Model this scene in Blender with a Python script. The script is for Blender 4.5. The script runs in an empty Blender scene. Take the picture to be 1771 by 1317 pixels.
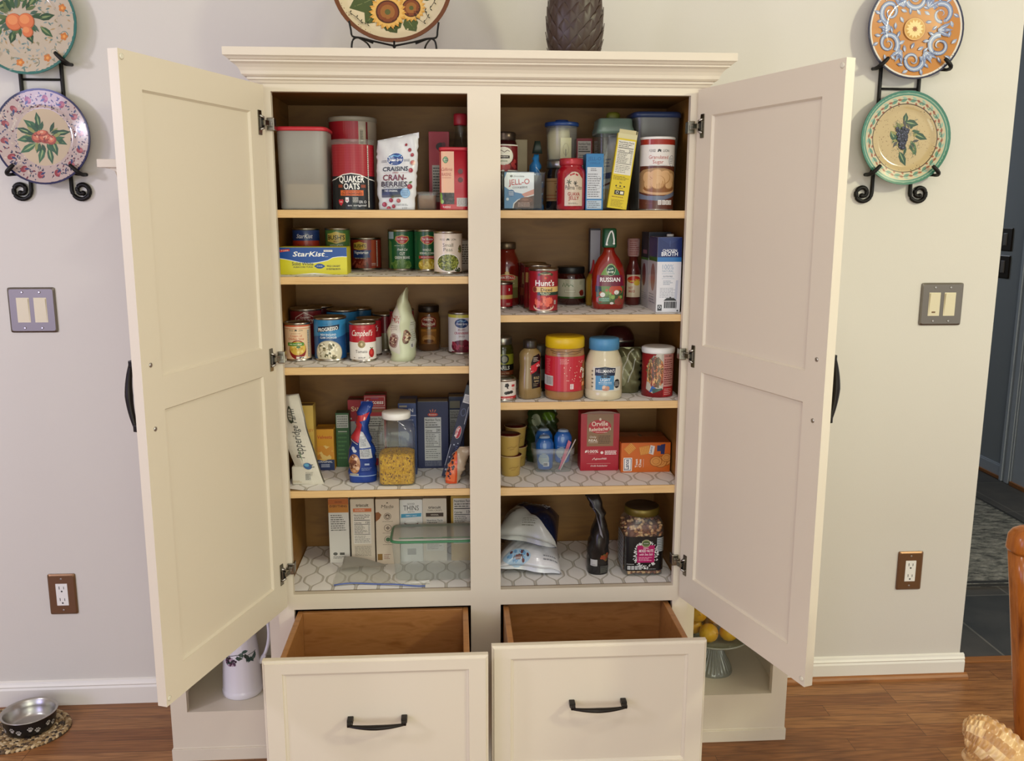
import bpy, bmesh, math, random
from math import pi, sin, cos
from mathutils import Vector, Matrix
random.seed(7)
SC = bpy.context.scene
COL = SC.collection

# ------------------------------------------------------------------ camera
cam_d = bpy.data.cameras.new('camera')
cam = bpy.data.objects.new('camera', cam_d)
COL.objects.link(cam)
cam_d.sensor_fit = 'HORIZONTAL'
cam_d.sensor_width = 36.0
cam_d.lens = 1552.84 / 1771 * 36.0
cam_d.clip_start = 0.02
cam_d.clip_end = 60
yaw, pitch, roll = 0.0643, 0.1865, -0.002
fw = Vector((sin(yaw) * cos(pitch), cos(yaw) * cos(pitch), -sin(pitch)))
rt = Vector((cos(yaw), -sin(yaw), 0))
dn = fw.cross(rt)
r2 = cos(roll) * rt + sin(roll) * dn
d2 = -sin(roll) * rt + cos(roll) * dn
M = Matrix.Identity(4)
for i in range(3):
    M[i][0] = r2[i]; M[i][1] = -d2[i]; M[i][2] = -fw[i]
M[0][3], M[1][3], M[2][3] = -0.0727, -2.160, 1.4483
cam.matrix_world = M
SC.camera = cam

# ------------------------------------------------------------------ world, lamps, exposure
SC.view_settings.view_transform = 'Standard'
SC.view_settings.look = 'None'
SC.view_settings.gamma = 1.0
SC.view_settings.exposure = 0.0
SC.view_settings.use_curve_mapping = False
w = bpy.data.worlds.new('world'); SC.world = w; w.use_nodes = True
w.node_tree.nodes['Background'].inputs[0].default_value = (1.0, 1.0, 1.0, 1)
w.node_tree.nodes['Background'].inputs[1].default_value = 0.95

def lamp(name, loc, power, color, size, aim=None, spot=None):
    d = bpy.data.lights.new(name, 'SPOT' if spot else 'AREA')
    d.energy = power; d.color = color
    if spot:
        d.spot_size = spot; d.spot_blend = 0.6; d.shadow_soft_size = size
    else:
        d.shape = 'DISK'; d.size = size
    o = bpy.data.objects.new(name, d); COL.objects.link(o)
    o.location = loc
    v = (Vector(aim) - Vector(loc)) if aim else Vector((0, 0, -1))
    o.rotation_euler = v.to_track_quat('-Z', 'Y').to_euler()
    return o
CEIL = 2.62
lamp('lamp_left', (-2.5, -1.35, 1.9), 16.5, (0.84, 0.83, 1.0), 0.25, (-.9, .3, 1.0))
lamp('lamp_right', (2.7, -1.8, 2.45), 34, (1.0, 0.99, 0.69), 0.25, (.9, .3, 1.0))
lamp('ceiling_lamp_back', (0.2, -2.9, 2.5), 5, (1.0, 0.98, 0.95), 0.35, (0, .3, 1.0))
lamp('blue_fill_left', (-2.7, -3.0, 1.0), 23, (0.50, 0.48, 1.0), 1.5, (-.5, .3, .6))  # broad bluish fill added low at the left, no window modelled
lamp('ceiling_lamp_near', (0.15, -1.5, 2.56), 7, (1.0, 0.97, 0.88), 0.2)
lamp('fill_behind_camera', (0.2, -3.35, 0.9), 17, (0.95, 1.0, 0.76), 1.6, (0.1, .3, .5))  # added soft fill from behind the camera, lifts the side cubbies
lamp('hall_fill', (2.0, 4.6, 2.2), 16, (0.72, 0.84, 1.0), .6, (2.6, 2.0, .6))  # added bluish fill to brighten the hallway, stands for no visible source

# ------------------------------------------------------------------ materials
def c(r, g, b):
    f = lambda x: (x / 255) / 12.92 if x / 255 <= .04045 else ((x / 255 + .055) / 1.055) ** 2.4
    return (f(r), f(g), f(b), 1.0)
def hexc(s):
    return c(int(s[0:2], 16), int(s[2:4], 16), int(s[4:6], 16))
MATS = {}
def mat(name, col, rough=.5, metal=0., spec=.5, trans=0., coat=0., alpha=1.):
    if name in MATS: return MATS[name]
    m = bpy.data.materials.new(name); m.use_nodes = True
    b = m.node_tree.nodes['Principled BSDF']
    if isinstance(col, str): col = hexc(col)
    b.inputs['Base Color'].default_value = col
    b.inputs['Roughness'].default_value = rough
    b.inputs['Metallic'].default_value = metal
    b.inputs['Specular IOR Level'].default_value = spec
    b.inputs['Transmission Weight'].default_value = trans
    b.inputs['Coat Weight'].default_value = coat
    b.inputs['Alpha'].default_value = alpha
    m.diffuse_color = col
    MATS[name] = m
    return m
def nd(m, t, **k):
    n = m.node_tree.nodes.new(t)
    for a, v in k.items():
        if a.startswith('i_'): n.inputs[a[2:]].default_value = v
        else: setattr(n, a, v)
    return n
def lk(m, a, b): m.node_tree.links.new(a, b)
def bs(m): return m.node_tree.nodes['Principled BSDF']
def objco(m, scale=(1, 1, 1), rot=(0, 0, 0), loc=(0, 0, 0)):
    t = nd(m, 'ShaderNodeTexCoord'); mp = nd(m, 'ShaderNodeMapping')
    mp.inputs['Scale'].default_value = scale; mp.inputs['Rotation'].default_value = rot; mp.inputs['Location'].default_value = loc
    lk(m, t.outputs['Object'], mp.inputs['Vector']); return mp.outputs['Vector']
def ramp(m, fac, stops):
    r = nd(m, 'ShaderNodeValToRGB'); e = r.color_ramp.elements
    while len(e) < len(stops): e.new(.5)
    for x, (p, col) in zip(e, stops): x.position = p; x.color = col
    lk(m, fac, r.inputs[0]); return r.outputs[0]
def bump(m, h, s, d=.002):
    b = nd(m, 'ShaderNodeBump'); b.inputs['Strength'].default_value = s; b.inputs['Distance'].default_value = d
    lk(m, h, b.inputs['Height']); lk(m, b.outputs[0], bs(m).inputs['Normal'])
def math_(m, op, a, b=None, c3=None):
    n = nd(m, 'ShaderNodeMath', operation=op)
    for i, v in enumerate((a, b, c3)):
        if v is None: continue
        if isinstance(v, (int, float)): n.inputs[i].default_value = v
        else: lk(m, v, n.inputs[i])
    return n.outputs[0]

def paint(name, col, rough, grain=600, s=.08):
    m = mat(name, col, rough)
    n = nd(m, 'ShaderNodeTexNoise'); n.inputs['Scale'].default_value = grain
    lk(m, objco(m), n.inputs['Vector']); bump(m, n.outputs['Fac'], s, .0008)
    return m
WALL = paint('wall_paint', 'd2cdc4', .75, 260, .15)
CREAM = paint('cabinet_paint', 'd9ceba', .42, 500, .04)
TRIMW = paint('trim_white_paint', 'e6e2d8', .4)
CEILM = paint('ceiling_paint', 'e2ddd0', .9)

def wood(name, c1, c2, c3, sc=(1, 1, 1), rough=.45, det=6):
    m = mat(name, c1, rough)
    v = objco(m, sc)
    n = nd(m, 'ShaderNodeTexNoise'); n.inputs['Scale'].default_value = 3; n.inputs['Detail'].default_value = det
    n.inputs['Distortion'].default_value = .6
    lk(m, v, n.inputs['Vector'])
    lk(m, ramp(m, n.outputs['Fac'], [(.3, hexc(c1)), (.52, hexc(c2)), (.75, hexc(c3))]), bs(m).inputs['Base Color'])
    return m
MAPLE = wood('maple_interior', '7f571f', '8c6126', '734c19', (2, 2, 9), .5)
EDGE = wood('maple_shelf_edge', 'd2ab72', 'dcb880', 'c9a068', (3, 60, 60), .45)
DRAWW = wood('maple_drawer_box', '9c6a38', 'a87443', '8c5a2c', (4, 20, 20), .35)
CHAIRW = wood('oak_chair_wood', '8c4a14', 'a35c1e', '6d350c', (20, 20, 2.5), .25)
SHOEW = wood('oak_shoe_wood', '8b5526', '9a622f', '74441c', (2, 30, 30), .4)

def floor_oak():
    m = mat('oak_floor', '8a5a30', .38, spec=.4)
    v = objco(m)
    b = nd(m, 'ShaderNodeTexBrick'); b.offset = .37; b.offset_frequency = 3
    b.inputs['Scale'].default_value = 1; b.inputs['Brick Width'].default_value = .62; b.inputs['Row Height'].default_value = .057
    b.inputs['Mortar Size'].default_value = .0009; b.inputs['Bias'].default_value = 0
    b.inputs['Color1'].default_value = (0, 0, 0, 1); b.inputs['Color2'].default_value = (1, 1, 1, 1); b.inputs['Mortar'].default_value = (.5, .5, .5, 1)
    lk(m, v, b.inputs['Vector'])
    base = ramp(m, b.outputs['Color'], [(0, hexc('8c5a32')), (.5, hexc('9a683c')), (1, hexc('a97849'))])
    # per-board shifted grain
    ad = nd(m, 'ShaderNodeVectorMath', operation='ADD'); mu = nd(m, 'ShaderNodeVectorMath', operation='MULTIPLY')
    mu.inputs[1].default_value = (7.3, 0, 5.1)
    lk(m, b.outputs['Color'], mu.inputs[0]); lk(m, v, ad.inputs[0]); lk(m, mu.outputs[0], ad.inputs[1])
    sc = nd(m, 'ShaderNodeVectorMath', operation='MULTIPLY'); sc.inputs[1].default_value = (2.6, 40, 1)
    lk(m, ad.outputs[0], sc.inputs[0])
    n = nd(m, 'ShaderNodeTexNoise'); n.inputs['Scale'].default_value = 2.2; n.inputs['Detail'].default_value = 8; n.inputs['Distortion'].default_value = 1.4
    lk(m, sc.outputs[0], n.inputs['Vector'])
    wv = nd(m, 'ShaderNodeTexWave', wave_type='RINGS', rings_direction='Z'); wv.inputs['Scale'].default_value = .8
    wv.inputs['Distortion'].default_value = 9; wv.inputs['Detail'].default_value = 3; wv.inputs['Detail Scale'].default_value = 1.2
    lk(m, sc.outputs[0], wv.inputs['Vector'])
    g = ramp(m, n.outputs['Fac'], [(.35, (.55, .5, .45, 1)), (.6, (1, 1, 1, 1))])
    g2 = ramp(m, wv.outputs['Fac'], [(.0, (.62, .56, .5, 1)), (.35, (1, 1, 1, 1))])
    m1 = nd(m, 'ShaderNodeMix', data_type='RGBA', blend_type='MULTIPLY'); m1.inputs[0].default_value = .8
    lk(m, base, m1.inputs[6]); lk(m, g, m1.inputs[7])
    m2 = nd(m, 'ShaderNodeMix', data_type='RGBA', blend_type='MULTIPLY'); m2.inputs[0].default_value = .55
    lk(m, m1.outputs[2], m2.inputs[6]); lk(m, g2, m2.inputs[7])
    m3 = nd(m, 'ShaderNodeMix', data_type='RGBA', blend_type='MIX')
    lk(m, b.outputs['Fac'], m3.inputs[0]); lk(m, m2.outputs[2], m3.inputs[6]); m3.inputs[7].default_value = hexc('553720')
    lk(m, m3.outputs[2], bs(m).inputs['Base Color'])
    return m
OAKF = floor_oak()

def slate():
    m = mat('slate_tile', '4b4d50', .55)
    v = objco(m, (1, 1, 1), (0, 0, pi / 2), (0.02, 0.12, 0))
    b = nd(m, 'ShaderNodeTexBrick'); b.offset = 0; b.inputs['Scale'].default_value = 1
    b.inputs['Brick Width'].default_value = .47; b.inputs['Row Height'].default_value = .31; b.inputs['Mortar Size'].default_value = .004
    b.inputs['Color1'].default_value = hexc('3d4043'); b.inputs['Color2'].default_value = hexc('55524e'); b.inputs['Mortar'].default_value = hexc('716f6a')
    lk(m, v, b.inputs['Vector'])
    n = nd(m, 'ShaderNodeTexNoise'); n.inputs['Scale'].default_value = 5; n.inputs['Detail'].default_value = 8; lk(m, v, n.inputs['Vector'])
    mx = nd(m, 'ShaderNodeMix', data_type='RGBA', blend_type='MULTIPLY'); mx.inputs[0].default_value = .8
    lk(m, b.outputs['Color'], mx.inputs[6]); lk(m, ramp(m, n.outputs['Fac'], [(.35, (.5, .5, .5, 1)), (.65, (1.1, 1.0, .95, 1))]), mx.inputs[7])
    lk(m, mx.outputs[2], bs(m).inputs['Base Color']); bump(m, n.outputs['Fac'], .5, .006)
    return m
SLATE = slate()

def rugm():
    m = mat('rug_pile', '77756f', .95)
    n = nd(m, 'ShaderNodeTexNoise'); n.inputs['Scale'].default_value = 26; n.inputs['Detail'].default_value = 6; n.inputs['Roughness'].default_value = .75
    lk(m, objco(m, (.7, 1.6, 1)), n.inputs['Vector'])
    lk(m, ramp(m, n.outputs['Fac'], [(.38, hexc('3f3f3e')), (.5, hexc('7a7871')), (.62, hexc('a09c92'))]), bs(m).inputs['Base Color'])
    bump(m, n.outputs['Fac'], .8, .01)
    return m
RUG = rugm()

def linerm():
    # ogee lattice of paired grey lines on white paper
    m = mat('shelf_liner_paper', 'e4e1da', .6)
    v = objco(m)
    s = nd(m, 'ShaderNodeSeparateXYZ'); lk(m, v, s.inputs[0])
    P, A, L = .029, .0125, .125
    ph = math_(m, 'MULTIPLY', s.outputs[1], 2 * pi / L)
    sw = math_(m, 'SINE', ph)
    sw3 = math_(m, 'MULTIPLY', math_(m, 'SINE', math_(m, 'MULTIPLY', ph, 3)), .12)
    sw = math_(m, 'MULTIPLY', math_(m, 'ADD', sw, sw3), A)
    def line(sign, off, wd):
        xx = math_(m, 'ADD', s.outputs[0], off)
        xx = math_(m, 'ADD' if sign > 0 else 'SUBTRACT', xx, sw)
        fr = math_(m, 'FRACT', math_(m, 'DIVIDE', xx, 2 * P))
        d = math_(m, 'ABSOLUTE', math_(m, 'SUBTRACT', fr, .5))
        return math_(m, 'LESS_THAN', d, wd / (2 * P) / 2)
    a = math_(m, 'MAXIMUM', line(1, 0, .0011), line(-1, P, .0011))
    b = math_(m, 'MAXIMUM', line(1, .0028, .0046), line(-1, P - .0028, .0046))
    mx = nd(m, 'ShaderNodeMix', data_type='RGBA'); lk(m, b, mx.inputs[0]); mx.inputs[6].default_value = hexc('f6f4f0'); mx.inputs[7].default_value = hexc('cdc8bd')
    m2 = nd(m, 'ShaderNodeMix', data_type='RGBA'); lk(m, a, m2.inputs[0]); lk(m, mx.outputs[2], m2.inputs[6]); m2.inputs[7].default_value = hexc('98948a')
    lk(m, m2.outputs[2], bs(m).inputs['Base Color'])
    return m
LINER = linerm()

def attrmat(name, rough, spec=.5, coat=0):
    m = mat(name, 'ffffff', rough, spec=spec, coat=coat)
    a = nd(m, 'ShaderNodeAttribute', attribute_name='Col'); lk(m, a.outputs['Color'], bs(m).inputs['Base Color'])
    return m
PRINT = attrmat('printed_paper', .5)
PRINTG = attrmat('printed_gloss', .25)
GLAZE = attrmat('painted_glaze', .12, .6, .3)

def clear(name, tint, fac, rough=.15, body=None):
    """thin clear plastic: mostly see-through, a little body colour, mirror-like at grazing angles"""
    m = bpy.data.materials.new(name); m.use_nodes = True; nt = m.node_tree; nt.nodes.clear()
    N = nt.nodes.new
    o = N('ShaderNodeOutputMaterial'); t = N('ShaderNodeBsdfTransparent'); t.inputs[0].default_value = hexc(tint)
    p = N('ShaderNodeBsdfPrincipled'); p.inputs['Base Color'].default_value = hexc(body or tint); p.inputs['Roughness'].default_value = .5
    g = N('ShaderNodeBsdfGlossy'); g.inputs['Roughness'].default_value = rough
    lw = N('ShaderNodeLayerWeight'); lw.inputs[0].default_value = .35
    pw = N('ShaderNodeMath'); pw.operation = 'POWER'; pw.inputs[1].default_value = 3; nt.links.new(lw.outputs['Facing'], pw.inputs[0])
    ml = N('ShaderNodeMath'); ml.operation = 'MULTIPLY_ADD'; ml.inputs[1].default_value = .45; ml.inputs[2].default_value = .045; nt.links.new(pw.outputs[0], ml.inputs[0])
    m1 = N('ShaderNodeMixShader'); m1.inputs[0].default_value = fac; m2 = N('ShaderNodeMixShader')
    nt.links.new(t.outputs[0], m1.inputs[1]); nt.links.new(p.outputs[0], m1.inputs[2]); nt.links.new(ml.outputs[0], m2.inputs[0]); nt.links.new(m1.outputs[0], m2.inputs[1]); nt.links.new(g.outputs[0], m2.inputs[2]); nt.links.new(m2.outputs[0], o.inputs[0])
    MATS[name] = m
    return m
CLEAR = clear('clear_plastic', 'f4f6f4', .03, .1)
FROST = clear('frosted_plastic', 'e2e0dc', .40, .35, 'd6d2ca')
GREYP = clear('grey_translucent_plastic', 'b8b6b2', .50, .3, '86837c')
HAZE = clear('hazy_plastic', 'f8faf8', .10, .25, 'f0f2f0')
FILM = clear('plastic_film', 'fafaf8', .16, .2, 'f4f4f2')
GLASS = clear('clear_glass', 'eef2ee', .01, .03)
BUMPER = mat('clear_bumper', 'd6d0bc', .15)
STEEL = mat('brushed_steel', 'b9b6b0', .28, 1)
TIN = mat('tin_can_metal', 'b8b2a8', .28, 1)
HINGE = mat('nickel_hinge', '8f897c', .25, 1)
NICKEL = mat('brushed_nickel_plate', '7a736a', .36, .9)
BRONZE = mat('dark_bronze', '221c18', .38, .6)
IRON = mat('black_iron', '15120f', .5, .5)
PLATEB = mat('brown_bronze_plate', '7a5a3e', .35, .6)
ALMOND = mat('almond_plastic', 'd9cfb0', .35)
WHITEP = mat('white_plastic', 'e8e6e0', .35)
BLACK = mat('black_plastic', '161616', .4)

# ------------------------------------------------------------------ geometry helpers
class B:
    """collects shapes into one mesh; every shape takes a material"""
    def __init__(s): s.bm = bmesh.new(); s.mats = []; s.cl = s.bm.loops.layers.float_color.new('Col')
    def mi(s, m):
        if m not in s.mats: s.mats.append(m)
        return s.mats.index(m)
    def face(s, vs, m, smooth=False):
        try: f = s.bm.faces.new(vs)
        except ValueError: return None
        f.material_index = s.mi(m); f.smooth = smooth; return f
    def box(s, a, b_, m, bev=0, rot=None, piv=None):
        a = Vector(a); b_ = Vector(b_)
        vs = [s.bm.verts.new((x, y, z)) for z in (a.z, b_.z) for y in (a.y, b_.y) for x in (a.x, b_.x)]
        fs = [s.face([vs[i] for i in q], m) for q in ((0, 2, 3, 1), (4, 5, 7, 6), (0, 1, 5, 4), (2, 6, 7, 3), (0, 4, 6, 2), (1, 3, 7, 5))]
        if rot is not None:
            bmesh.ops.rotate(s.bm, verts=vs, cent=piv or (a + b_) / 2, matrix=rot)
        if bev:
            es = list({e for f in fs for e in f.edges})
            bmesh.ops.bevel(s.bm, geom=es, offset=bev, segments=2, profile=.6, affect='EDGES', clamp_overlap=True)
        return s
    def loft(s, secs, m, n=32, cap=(True, True), smooth=True, mats=None):
        """secs: (z, rx, ry, p, ox, oy) superellipse rings"""
        rings = []
        for q in secs:
            z, rx, ry = q[:3]; p = q[3] if len(q) > 3 else 2; ox = q[4] if len(q) > 4 else 0; oy = q[5] if len(q) > 5 else 0
            r = []
            for i in range(n):
                t = 2 * pi * (i + .5) / n; ct, st = cos(t), sin(t)
                x = rx * math.copysign(abs(ct) ** (2 / p), ct); y = ry * math.copysign(abs(st) ** (2 / p), st)
                r.append(s.bm.verts.new((ox + x, oy + y, z)))
            rings.append(r)
        for k in range(len(rings) - 1):
            mm = mats[k] if mats else m
            for i in range(n):
                s.face([rings[k][i], rings[k][(i + 1) % n], rings[k + 1][(i + 1) % n], rings[k + 1][i]], mm, smooth)
        if cap[0]: s.face(rings[0][::-1], mats[0] if mats else m)
        if cap[1]: s.face(rings[-1], mats[-1] if mats else m)
        return s
    def lathe(s, prof, m, n=32, cap=(True, True), smooth=True, at=(0, 0), mats=None):
        return s.loft([(z, max(r, .0002), max(r, .0002), 2, at[0], at[1]) for r, z in prof], m, n, cap, smooth, mats)
    def tube(s, pts, r, m, n=8, closed=False, flat=1.0, up=None, sm=0):
        pts = [Vector(p) for p in pts]; rings = []
        if sm:      # rounded bends
            rr_ = list(r) if isinstance(r, (list, tuple)) else [r] * len(pts); P2, R2_ = [], []
            for k in range(len(pts) - 1):
                p0, p1, p2, p3 = pts[max(k - 1, 0)], pts[k], pts[k + 1], pts[min(k + 2, len(pts) - 1)]
                for j in range(sm):
                    t = j / sm; P2.append(.5 * ((2 * p1) + (p2 - p0) * t + (2 * p0 - 5 * p1 + 4 * p2 - p3) * t * t + (3 * p1 - p0 - 3 * p2 + p3) * t ** 3)); R2_.append(rr_[k] + (rr_[k + 1] - rr_[k]) * t)
            pts = P2 + [pts[-1]]; r = R2_ + [rr_[-1]]
        N = len(pts)
        for k, p in enumerate(pts):
            a = pts[k - 1] if k > 0 else (pts[-1] if closed else p); b_ = pts[(k + 1) % N] if (k < N - 1 or closed) else p
            t = (b_ - a).normalized()
            u = Vector(up) if up else (Vector((0, 0, 1)) if abs(t.z) < .9 else Vector((0, 1, 0)))
            x = t.cross(u).normalized(); y = x.cross(t).normalized()
            rr = r[k] if isinstance(r, (list, tuple)) else r
            rings.append([s.bm.verts.new(p + x * rr * cos(2 * pi * i / n) + y * rr * flat * sin(2 * pi * i / n)) for i in range(n)])
        for k in range(N if closed else N - 1):
            for i in range(n): s.face([rings[k][i], rings[k][(i + 1) % n], rings[(k + 1) % N][(i + 1) % n], rings[(k + 1) % N][i]], m, True)
        if not closed: s.face(rings[0][::-1], m); s.face(rings[-1], m)
        return s
    def prism(s, poly, y0, y1, m, bev=0, axis='y'):
        f = (lambda a, b_, h: (a, h, b_)) if axis == 'y' else ((lambda a, b_, h: (h, a, b_)) if axis == 'x' else (lambda a, b_, h: (a, b_, h)))
        A = [s.bm.verts.new(f(u, v, y0)) for u, v in poly]; Bv = [s.bm.verts.new(f(u, v, y1)) for u, v in poly]
        fs = [s.face(A, m), s.face(Bv[::-1], m)]
        for i in range(len(poly)): fs.append(s.face([A[i], Bv[i], Bv[(i + 1) % len(poly)], A[(i + 1) % len(poly)]], m))
        fs = [q for q in fs if q]
        if bev: bmesh.ops.bevel(s.bm, geom=list({e for q in fs for e in q.edges}), offset=bev, segments=2, affect='EDGES', clamp_overlap=True)
        return s
    def grid(s, fn, nu, nv, m, smooth=True):
        g = [[s.bm.verts.new(fn(i / nu, j / nv)) for j in range(nv + 1)] for i in range(nu + 1)]
        for i in range(nu):
            for j in range(nv): s.face([g[i][j], g[i + 1][j], g[i + 1][j + 1], g[i][j + 1]], m, smooth)
        return s
    def ball(s, ce, r, m, seg=12, sc=(1, 1, 1)):
        o = bmesh.ops.create_uvsphere(s.bm, u_segments=seg, v_segments=max(6, seg * 2 // 3), radius=r)['verts']
        bmesh.ops.scale(s.bm, verts=o, vec=sc); bmesh.ops.translate(s.bm, verts=o, vec=ce)
        for v in o:
            for f in v.link_faces: f.material_index = s.mi(m); f.smooth = True
        s.last = o
        return s
    def shell(s, th):   # give open surfaces thickness
        bmesh.ops.solidify(s.bm, geom=s.bm.faces[:], thickness=th); return s
    def art(s, A, mapper, m, cuts_u=(), cuts_v=(), clip=None, clipu=None):
        b = bmesh.new(); cl = b.loops.layers.float_color.new('Col')
        for lay, vs, fs, col in A.sh:
            if len(fs) > 1 and len(vs) == sum(map(len, fs)):   # separate flakes: a hair apart so that none share a plane
                for i, f in enumerate(fs):
                    q = b.faces.new([b.verts.new((vs[j][0], (lay - .9 * (1 - i / len(fs))) * A.dz, vs[j][1])) for j in f])
                    for l in q.loops: l[cl] = col
                continue
            v3 = [b.verts.new((u, lay * A.dz, v)) for u, v in vs]
            for f in fs:
                try: q = b.faces.new([v3[i] for i in f])
                except ValueError: continue
                if q.normal.y > 0: pass
                for l in q.loops: l[cl] = col
        b.normal_update()
        bmesh.ops.reverse_faces(b, faces=[f for f in b.faces if f.normal.y > 0])
        for cu in cuts_u: bmesh.ops.bisect_plane(b, geom=b.verts[:] + b.edges[:] + b.faces[:], plane_co=(cu, 0, 0), plane_no=(1, 0, 0), dist=1e-7)
        for cv in cuts_v: bmesh.ops.bisect_plane(b, geom=b.verts[:] + b.edges[:] + b.faces[:], plane_co=(0, 0, cv), plane_no=(0, 0, 1), dist=1e-7)
        if clip:
            for z_, sg in ((clip[0], -1), (clip[1], 1)): bmesh.ops.bisect_plane(b, geom=b.verts[:] + b.edges[:] + b.faces[:], plane_co=(0, 0, z_), plane_no=(0, 0, sg), clear_outer=True, dist=1e-7)
        if clipu:
            for sg in (-1, 1): bmesh.ops.bisect_plane(b, geom=b.verts[:] + b.edges[:] + b.faces[:], plane_co=(sg * clipu, 0, 0), plane_no=(sg, 0, 0), clear_outer=True, dist=1e-7)
        mi = s.mi(m); vm = {}
        for v in b.verts: vm[v] = s.bm.verts.new(mapper(v.co.x, v.co.z, v.co.y))
        for f in b.faces:
            try: q = s.bm.faces.new([vm[v] for v in f.verts])
            except ValueError: continue
            q.material_index = mi; q.smooth = len(cuts_v) > 16
            for l, l0 in zip(q.loops, f.loops): l[s.cl] = l0[cl]
        b.free(); return s
    def obj(s, name, parent=None, xf=None, kind=None, label=None):
        me = bpy.data.meshes.new(name)
        if xf is not None: bmesh.ops.transform(s.bm, matrix=xf, verts=s.bm.verts[:])
        s.bm.to_mesh(me); s.bm.free()
        for m in s.mats: me.materials.append(m)
        o = bpy.data.objects.new(name, me); COL.objects.link(o)
        if parent: o.parent = parent
        if kind: o['kind'] = kind
        if label: o['label'] = label
        return o

_tc = {}
def textmesh(t, b):
    k = (t, b)
    if k not in _tc:
        cu = bpy.data.curves.new('t', 'FONT'); cu.body = t; cu.resolution_u = 2; cu.offset = b
        ob = bpy.data.objects.new('t', cu); me = bpy.data.meshes.new_from_object(ob)
        vs = [(v.co.x, v.co.y) for v in me.vertices]; fs = [tuple(p.vertices) for p in me.polygons]
        bpy.data.objects.remove(ob); bpy.data.curves.remove(cu); bpy.data.meshes.remove(me)
        _tc[k] = (vs, fs)
    return _tc[k]
class Art:
    """flat printed artwork in metres: u to the right, v up; later shapes lie on top"""
    def __init__(s, dz=.00002): s.sh = []; s.n = 0; s.dz = .00002; s.hold = None
    def add(s, vs, fs, col):
        if s.hold is not None:      # same-coloured scattered shapes share one layer
            if col in s.hold:
                v0, f0 = s.hold[col]; k = len(v0); v0.extend(vs); f0.extend(tuple(i + k for i in f) for f in fs); return s
            vs, fs = list(vs), list(fs); s.hold[col] = (vs, fs)
        s.n += 1
        s.sh.append((s.n, vs, fs, hexc(col) if isinstance(col, str) else col)); return s
    def poly(s, pts, col): return s.add(pts, [tuple(range(len(pts)))], col)
    def rect(s, x0, y0, x1, y1, col): return s.poly([(x0, y0), (x1, y0), (x1, y1), (x0, y1)], col)
    def ell(s, x, y, rx, ry, col, n=22, rot=0, a0=0, a1=2 * pi):
        cr, sr = cos(rot), sin(rot); p = []
        full = a1 - a0 > 6.28
        for i in range(n):
            t = a0 + (a1 - a0) * i / (n if full else n - 1); a, b = rx * cos(t), ry * sin(t)
            p.append((x + a * cr - b * sr, y + a * sr + b * cr))
        return s.poly(p, col)
    def leaf(s, x, y, l, wd, rot, col): 
        pts = [(0, 0), (.3, .8), (.6, .9), (1, 0), (.6, -.9), (.3, -.8)]
        cr, sr = cos(rot), sin(rot)
        return s.poly([(x + a * l * cr - b * wd / 2 * sr, y + a * l * sr + b * wd / 2 * cr) for a, b in pts], col)
    def stroke(s, pts, wd, col, taper=False):
        vs, fs = [], []
        N = len(pts)
        for k, (x, y) in enumerate(pts):
            a = pts[max(k - 1, 0)]; b = pts[min(k + 1, N - 1)]
            dx, dy = b[0] - a[0], b[1] - a[1]; L = math.hypot(dx, dy) or 1
            h = wd / 2 * ((1 - k / N) if taper else 1)
            vs += [(x - dy / L * h, y + dx / L * h), (x + dy / L * h, y - dx / L * h)]
        for k in range(N - 1): fs.append((2 * k, 2 * k + 1, 2 * k + 3, 2 * k + 2))
        return s.add(vs, fs, col)
    def ring(s, x, y, r, wd, col, n=28, ry=None):
        ry = ry or r
        return s.stroke([(x + r * cos(2 * pi * i / n), y + ry * sin(2 * pi * i / n)) for i in range(n + 1)], wd, col)
    def t(s, txt, x, y, h, col, w=None, b=.012, sh=0, rot=0, al='c', arc=0):
        b = min(b, .006 if 'M' in txt or 'm' in txt else .02); vs, fs = textmesh(txt, b)
        xs = [v[0] for v in vs]; x0, x1 = min(xs), max(xs); k = h / .69
        kx = k if w is None else w / (x1 - x0)
        mid = {'c': (x0 + x1) / 2, 'l': x0, 'r': x1}[al]
        cr, sr = cos(rot), sin(rot); out = []
        for a, q in vs:
            X = (a - mid) * kx + q * k * sh; Y = q * k
            if arc: Y -= arc * X * X
            out.append((x + X * cr - Y * sr, y + X * sr + Y * cr))
        return s.add(out, fs, col)
    def lines(s, x0, y0, x1, y1, n, col, th=None, rnd=.35):
        vs, fs = [], []; dy = (y1 - y0) / n; th = th or dy * .38
        for i in range(n):
            y = y1 - dy * (i + .5); x = x0
            xe = x1 - (x1 - x0) * random.random() * rnd
            while x < xe:
                L = min(random.uniform(.05, .22) * (x1 - x0), xe - x); k = len(vs)
                vs += [(x, y - th / 2), (x + L, y - th / 2), (x + L, y + th / 2), (x, y + th / 2)]; fs.append((k, k + 1, k + 2, k + 3))
                x += L + .03 * (x1 - x0)
        return s.add(vs, fs, col)
    def scat(s, x, y, rx, ry, n, r0, r1, cols, asp=1, n2=7):
        for c_ in cols:
            vs, fs = [], []
            for _ in range(n // len(cols)):
                t = random.random() * 2 * pi; q = math.sqrt(random.random()); px, py = x + rx * q * cos(t), y + ry * q * sin(t)
                r = random.uniform(r0, r1); k = len(vs); a = random.random() * pi
                for i in range(n2):
                    u, v = r * asp * cos(2 * pi * i / n2), r * sin(2 * pi * i / n2)
                    vs.append((px + u * cos(a) - v * sin(a), py + u * sin(a) + v * cos(a)))
                fs.append(tuple(range(k, k + n2)))
            s.add(vs, fs, c_)
        return s
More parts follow.
